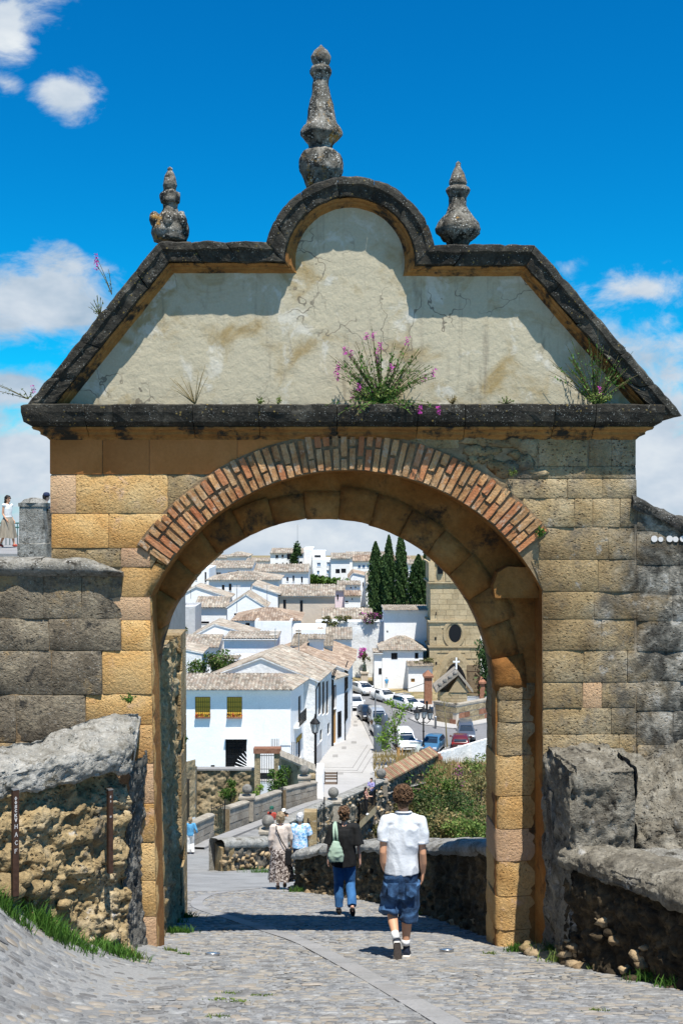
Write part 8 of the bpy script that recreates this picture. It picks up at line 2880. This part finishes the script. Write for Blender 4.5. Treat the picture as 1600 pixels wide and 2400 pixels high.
for k in range(9):
 s_ = b + Vector((-.25,0,3.2+k*.11))
 e = s_ + Vector((rp_.uniform(-.7,.6),rp_.uniform(-.3,.3),rp_.uniform(.3,.9)))
 br.tube([s_,e],[.02,.008],4)
 leaves(mb,[e+Vector((rp_.gauss(0,.12),rp_.gauss(0,.12),rp_.gauss(0,.12))) for _ in range(9)],.07,rp_)
part('branches',br,MAT['dry_stem'],t)
part('crown',mb,MAT['olive_leaf'],t)
c = onz(*z8(535,700),ZQ)
shrub('dark green clipped shrub by the bins on the square',(c.x,c.y,ZQ+1.0),(1.1,.8,1.0),900,.13,'bush_leaf',rp_)
# village greenery
c = P(*z5(352,1372),95);shrub('round green bush in the yard behind the white house roof',(c.x,95,c.z),(1.9,1.3,1.7),2600,.14,'bush_leaf',rp_,mat2='olive_leaf')
c = P(*z5(1345,575),215);shrub('green hedge below the white flat block on the hill',(c.x,215,c.z),(7.5,2,1.7),1500,.45,'bush_leaf',rp_)
c = P(*z5(1132,395),236);shrub('single small dark cypress in front of the four storey block',(c.x,236,c.z),(1.1,1.0,3.8),900,.35,'cypress_leaf',rp_,'cypress_tree','tree')
c = P(*z5(50,1020),118);shrub('yellowish green shrub at the left edge of the roofs',(c.x,118,c.z),(1.6,1,.9),700,.16,'olive_leaf',rp_)
for (x,y,rr_,m1,m2,lab) in ((95,945,.9,'olive_leaf','weed_leaf','green tuft on the long white retaining wall, second from left'),(30,930,.7,'olive_leaf','dry_leaf','dry tuft at the left end of the long white retaining wall'),(200,920,.6,'olive_leaf','dry_leaf','small tuft in the middle of the long white retaining wall'),(385,912,1.0,'olive_leaf','pink_flower','pink flowered tuft on the retaining wall below the cypress'),(445,908,1.1,'bush_leaf','pink_flower','pink and green tuft at the right end of the retaining wall')):
 c = P(*z6(x,y),135.6);shrub(lab,(c.x,135.6,c.z+.2),(rr_,.5,rr_*.7),320,.13,m1,rp_,mat2=m2,name='wall_tuft',cat='plant')
c = P(*z6(352,1215),135);shrub('pink flowering creeper on the white wall above the statue',(c.x,135,c.z),(.75,.5,.8),380,.14,'pink_flower',rp_,mat2='bush_leaf',name='creeper',cat='plant')
c = P(*z6(370,1252),134.5);shrub('green clump just above the bronze statue',(c.x,134.4,c.z),(.4,.4,.6),200,.13,'olive_leaf',rp_,name='creeper',cat='plant')
c = P(*z6(940,1300),126.4);shrub('yellow moss and weeds on the annex roof by the tower',(c.x,127.2,c.z),(1.1,.8,.35),260,.12,'olive_leaf',rp_,name='roof_weeds',cat='plant')
c = P(*z7(552,1195),77.4);shrub('green bush hanging on the ochre garden wall',(c.x,77.4,c.z),(.75,.5,.85),800,.09,'bush_leaf',rp_,name='hanging_plant',cat='plant')
c = P(*z7(560,1270),77.5);shrub('dry trailing roots below the bush on the garden wall',(c.x,77.4,c.z),(.35,.3,.8),300,.07,'dry_leaf',rp_,name='hanging_plant',cat='plant')
c = P(*z7(1005,1110),74.5);shrub('leafy green bush beside the garden gateway',(c.x,74.5,c.z),(1.0,.8,1.0),1300,.10,'bush_leaf',rp_)
c = P(*z7(800,1195),75);shrub('small yellow green shrub behind the left bridge parapet',(c.x,75,c.z),(.4,.4,.6),320,.08,'lime_leaf',rp_)
c = P(*z7(12,720),40);
for (px,py,Y,r,lab) in ((386,1662,16.2,.10,'dark leafy weed growing high on the rough wall behind the gate'),(405,1690,17.0,.13,'green weed on the quoins of the rough wall'),(415,1728,17.3,.09,'lower trailing weed on the rough wall quoins')):
 c = P(px,py,Y)
 shrub(lab,(c.x+.05,Y-.05,c.z),(r,r,r*1.3),130,.035,'bush_leaf',rp_,name='wall_weed',cat='plant')
BK = [(1000,1875,74,1.5,'dark_leaf','olive_leaf','dark bush at the left of the overgrown bank'),(1030,1830,79,2.2,'bush_leaf', None,'bright green bush below the white boundary wall'),(1060,1838,78,1.2,'bush_leaf','weed_leaf','fresh green bush among the pink spikes on the bank'),(1085,1815,83,1.7,'olive_leaf','dry_leaf','dry brush below the white boundary wall'),(1125,1800,84,1.6,'weed_leaf','olive_leaf','light green brush at the right end of the white boundary wall'),(1120,1850,76,2.0,'olive_leaf','dry_leaf','straw coloured brush on the right of the bank'),(1080,1880,72,2.0,'dark_leaf','olive_leaf','dark bush in the middle of the bank'),(1030,1890,71,2.0,'olive_leaf','bush_leaf','olive green bush in the middle of the bank'),(965,1925,70,1.2,'dark_leaf','dry_leaf','shadowy brush against the rubble wall'),(1115,1905,69,1.8,'bush_leaf','olive_leaf','green bush at the lower right of the bank'),(1000,1935,66,1.9,'olive_leaf','dark_leaf','low olive brush above the curved wall coping'),(1060,1935,66,1.9,'dry_leaf','olive_leaf','dry bush low in the gorge'),(1110,1945,65,1.6,'weed_leaf','bush_leaf','yellow green bush low in the gorge by the pier'),(955,1945,64,1.4,'olive_leaf','dry_leaf','brush low in the gorge left of centre'),(945,1885,74,.8,'olive_leaf','dry_leaf','creeper spreading over the brick capped wall'),(910,1930,69,.8,'olive_leaf','dry_leaf','brush growing on the bridge side near the lookout')]
for (px,py,Y,r,m1,m2,lab) in BK:
 c = P(px,py+22,Y)
 r*=.78
 shrub(lab,c,(r*1.25,r,r),1900,.10,m1,rp_,mat2=m2,group='bushes on the gorge bank',clumps=14)
mb = MB()
for k in range(14000):
 y = rp_.uniform(60,87)
 x = rp_.uniform(2.5,13)
 z = bank_z(x,y)
 h = rp_.uniform(.25,.8)
 d = Vector((rp_.uniform(-.3,.3),rp_.uniform(-.3,.3),1))*h
 mb.add([(x-.03,y,z),(x+.03,y,z),(x+d.x,y+d.y,z+d.z)],[(0,1,2)])
g_ = link('dry_grass',mb.mesh('dry_grass',MAT['dry_leaf']),label='loose dry grass covering the gorge bank',cat='grass',kind='stuff')
for (px,py,Y) in ((1072,1812,80),(1078,1830,79),(1076,1850,78)):
 c = P(px,py,Y)
 t = thing('flower_spike',f'tall pink flower spike on the bank, {["topmost", "middle", "lowest"][[1812, 1830, 1850].index(py)]} of three','flower',c,group='pink spikes on the bank')
 mb = MB()
 leaves(mb,[c+Vector((rp_.gauss(0,.22),rp_.gauss(0,.2),rp_.uniform(-.5,.7))) for _ in range(45)],.07,rp_)
 part('blossom',mb,MAT['pink_flower'],t)
 part('stem',MB().tube([c+Vector((0,0,-1.2)),c+Vector((0,0,.6))],.02,4),MAT['stem'],t)
def weed(label,base,n,H,spread,rng,flower=0,leaf='weed_leaf',lsize=.016,dense=1.0,name='flowering_weed',lean_=0.0,dry=False,droop=0.0):
 base = Vector(base)
 t = thing(name,label,'plant',base)
 st_,lf,fl = MB(),MB(),MB()
 for k in range(n):
  a = rng.uniform(-1,1)
  tip = base + Vector((a*spread+lean_*H,-rng.uniform(-.03,.14),H*rng.uniform(.45,1.0)*(1-.45*abs(a))))
  if rng.random()<droop:
   tip = base + Vector((a*spread*1.1,-.26,-rng.uniform(.02,.16)))
  mid = (base+tip)/2 + Vector((a*spread*.12,-.04,H*.10))
  pts = []
  for i in range(7):
   u = i/6
   pts.append(base*(1-u)**2+mid*2*u*(1-u)+tip*u*u)
  st_.tube(pts,[.0035*(1-i/8)+.0012 for i in range(7)],4)
  m = int(rng.uniform(6,16)*dense)
  cand = []
  for j in range(m):
   u = rng.uniform(.05,.85)**1.2
   i = min(5,int(u*6))
   p = pts[i] + (pts[i+1]-pts[i])*(u*6-i)
   cand.append(p+Vector((rng.gauss(0,.012),rng.gauss(0,.012),rng.gauss(0,.012))))
  leaves(lf,cand,lsize,rng,up=.8)
  if not dry and rng.random()<.5:
   leaves(lf,[pts[5]+(pts[6]-pts[5])*rng.random() for _ in range(14)],.010,rng,up=1.5)
  if k<flower:
   for _ in range(34):
    o = pts[6] + Vector((rng.gauss(0,.014),rng.gauss(0,.014),rng.uniform(-.05,.045)))
    leaves(fl,[o],.013,rng)
 part('stems',st_,MAT['dry_stem' if dry else 'stem'],t)
 if lf.v:part('leaves',lf,MAT[leaf],t,kind='stuff')
 if fl.v:part('flowers',fl,MAT['pink_flower'],t,kind='stuff')
 return t
rw2 = random.Random(9)
YL = YF - .12
zl = zc(946)
weed('large flowering weed with pink blossoms on the ledge above the arch',(GX(893,YL),YL,zl),76,.98,.62,rw2,16,'grass_leaf',.020,2.2,droop=.15)
weed('low bushy greenery at the foot of the large flowering weed',(GX(880,YL),YL+.02,zl),40,.30,.34,rw2,3,'weed_leaf',.020,2.4)
weed('tall grassy weed at the right end of the ledge under the raking cornice',(GX(1395,YL),YL,zl),56,.95,.56,rw2,0,'grass_leaf',.017,1.6,name='grassy_weed')
weed('pinkish low weed mixed at the foot of the right ledge grass',(GX(1400,YL),YL-.02,zl),18,.2,.16,rw2,2,'weed_leaf',.018,2,name='grassy_weed')
weed('dry brown twiggy weed on the left part of the ledge',(GX(457,YL),YL,zl),14,.56,.30,rw2,0,'dry_leaf',.006,.4,name='dry_weed',dry=True)
weed('tiny green sprout on the ledge left of the flowering weed',(GX(610,YL),YL,zl),6,.14,.06,rw2,0,'weed_leaf',.014,1,name='sprout')
weed('tiny leaning green sprout nearest left of the flowering weed',(GX(650,YL),YL,zl),4,.13,.03,rw2,0,'weed_leaf',.014,1,name='sprout',lean_=.3)
weed('small dry tuft on the ledge right of the flowering weed',(GX(1060,YL),YL,zl),10,.12,.10,rw2,0,'dry_leaf',.009,1,name='dry_tuft',dry=True)
weed('small yellow green tuft on the ledge between the weeds',(GX(1185,YL),YL,zl),10,.10,.10,rw2,0,'weed_leaf',.009,1,name='tuft')
weed('slender weed with one pink spike growing from the left rake',tuple(P(262,690,YF-.1)),3,.62,.10,rw2,2,'weed_leaf',.012,.8,lean_=-.2)
weed('small leafy weed lower on the left rake',tuple(P(235,740,YF-.1)),8,.26,.10,rw2,0,'weed_leaf',.012,1,name='rake_weed',lean_=-.1)
weed('weed with pink blossom leaning out at the lower left corner of the roof',tuple(P(66,935,YF-.12)),5,.30,.34,rw2,2,'weed_leaf',.014,1,name='corner_weed',lean_=-.9)
weed('green weed growing in a joint beside the right end of the brick ring',tuple(P(1265,1255,YF-.05)),14,.13,.06,rw2,0,'grass_leaf',.014,1.4,name='joint_weed')
weed('tiny yellow green weed above the right haunch of the brick ring',tuple(P(1200,1112,YF-.05)),8,.09,.04,rw2,0,'weed_leaf',.010,1.2,name='joint_weed')
weed('leafy sprig on top of the worn slab of the left stump',tuple(P(302,1645,12.2)),12,.12,.12,rw2,0,'grass_leaf',.016,1.2,name='sprig')
weed('grass tuft in the right wall above the tall pier',tuple(P(1442,1792,12.35)),26,.15,.12,rw2,0,'grass_leaf',.012,1,name='joint_weed')
weed('yellow green creeper in the right wall joint beside the pier',tuple(P(1525,1832,12.35)),20,.20,.14,rw2,0,'weed_leaf',.016,1.4,name='joint_weed')
weed('small leafy weed high in the right wall near the frame edge',tuple(P(1578,1800,12.35)),14,.13,.10,rw2,0,'weed_leaf',.015,1.2,name='joint_weed')
# grass tufts along the wall feet: countable clumps as things
def grass_clump(label,c,n,H,spread,rng,mat='grass_leaf',sy=.5):
 c = Vector(c)
 t = thing('grass_clump',label,'grass clump',c,group='grass clumps at the wall feet')
 mb = MB()
 for k in range(n):
  x,y = rng.gauss(0,.45)*spread,rng.gauss(0,.45)*spread*sy
  p = c + Vector((x,y,0))
  p.z = ground(p.x,p.y)
  if p.z>c.z + .2:p.z = c.z
  h = H*rng.uniform(.4,1.1)
  d = Vector((rng.uniform(-.6,.6),rng.uniform(-.7,.3),1)).normalized()*h
  s = Vector((.0045,rng.uniform(-.003,.003),0))
  m = p + d*.55
  e = p + d + Vector((d.x,d.y,-abs(d.x)*.8))*.35
  mb.add([p-s,p+s,m+s*.8,m-s*.8,e],[(0,1,2,3),(3,2,4)])
 part('blades',mb,MAT[mat],t,kind='stuff')
def st_foot(u):
 x,y = lerp(C0,C1,u)
 return x,y
for (u,n,H,sp_,lab,m) in ((.36,260,.20,.22,'bright grass clump at the far left foot of the stump','grass_leaf'),(.55,520,.26,.30,'largest grass clump in the middle foot of the stump','grass_leaf'),(.68,260,.17,.24,'thin grass clump right of the largest one by the stump','grass_leaf'),(.88,380,.17,.28,'grass clump near the right corner of the stump','grass_leaf'),(.97,160,.12,.16,'short yellow green grass at the corner of the stump','weed_leaf')):
 x,y = st_foot(u)
 grass_clump(lab,(x+.10,y-.16,ground(x+.10,y-.16)),n,H,sp_,rp_,m)
for (px,py,n,H,sp_,lab,m) in ((1215,2232,260,.12,.16,'dark green leafy clump at the foot of the right rear pier','grass_leaf'),(1290,2240,220,.20,.24,'mixed grass clump by the foot stones right of the gate','grass_leaf'),(1335,2255,300,.16,.26,'yellow green grass clump below the right parapet','weed_leaf'),(1345,2210,160,.16,.14,'upright weeds on the shaded right rubble','grass_leaf'),(1445,2275,200,.12,.22,'grass strip halfway along the right parapet foot','weed_leaf'),(1540,2300,300,.15,.28,'grass clump along the right parapet near the frame edge','grass_leaf'),(1590,2315,200,.15,.2,'last grass clump at the right frame edge','grass_leaf'),(1150,2238,60,.05,.10,'tiny grass patch on the paving left of the right pier','weed_leaf'),(400,2235,70,.06,.10,'tiny grass patch beside the left foot of the gate','weed_leaf'),(430,2240,50,.05,.08,'tiny weed patch near the left ground light','grass_leaf')):
 k = (py-1200)/F
 Y = 1.5/(k-.2845)
 x = (px-800)*Y/F
 grass_clump(lab,(x,Y,ground(x,Y)),n,H,sp_,rp_,m)
for (px,Y,n,lab) in ((418,16.9,240,'grass clump at the foot of the rough wall quoins'),(403,14.6,260,'grass clump just behind the left pier of the gate'),(395,16.0,120,'thin grass at the middle foot of the rough wall')):
 x = (px-800)*Y/F + .06
 grass_clump(lab,(x,Y,ground(x,Y)),n,.13,.22,rp_)
for (px,Y,n,lab) in ((640,31.8,400,'grass strip along the low wall beside the beige blouse woman'),(700,23.0,150,'grass at the rounded end of the curved wall'),(990,17.4,160,'yellow weeds at the foot of the curved wall behind the man')):
 x = (px-800)*Y/F
 grass_clump(lab,(x,Y,ground(x,Y)),n,.16 if Y<30 else .22,.3 if Y<30 else .9,rp_,'grass_leaf',.4)
for i,(px,py) in enumerate(((540,2330),(560,2350),(520,2345),(620,2335),(520,2385),(1400,2370))):
 k = (py-1200)/F
 Y = 1.5/(k-.2845)
 x = (px-800)*Y/F
 grass_clump(['moss tuft between the cobbles low in the frame, uppermost','moss tuft between the cobbles just below the uppermost','moss tuft between the cobbles, leftmost of three','moss tuft between the cobbles right of the others','moss tuft between the cobbles at the lower frame edge','small moss tuft on the right foreground cobbles'][i],(x,Y,ground(x,Y)),60,.03,.12,rp_,'weed_leaf')
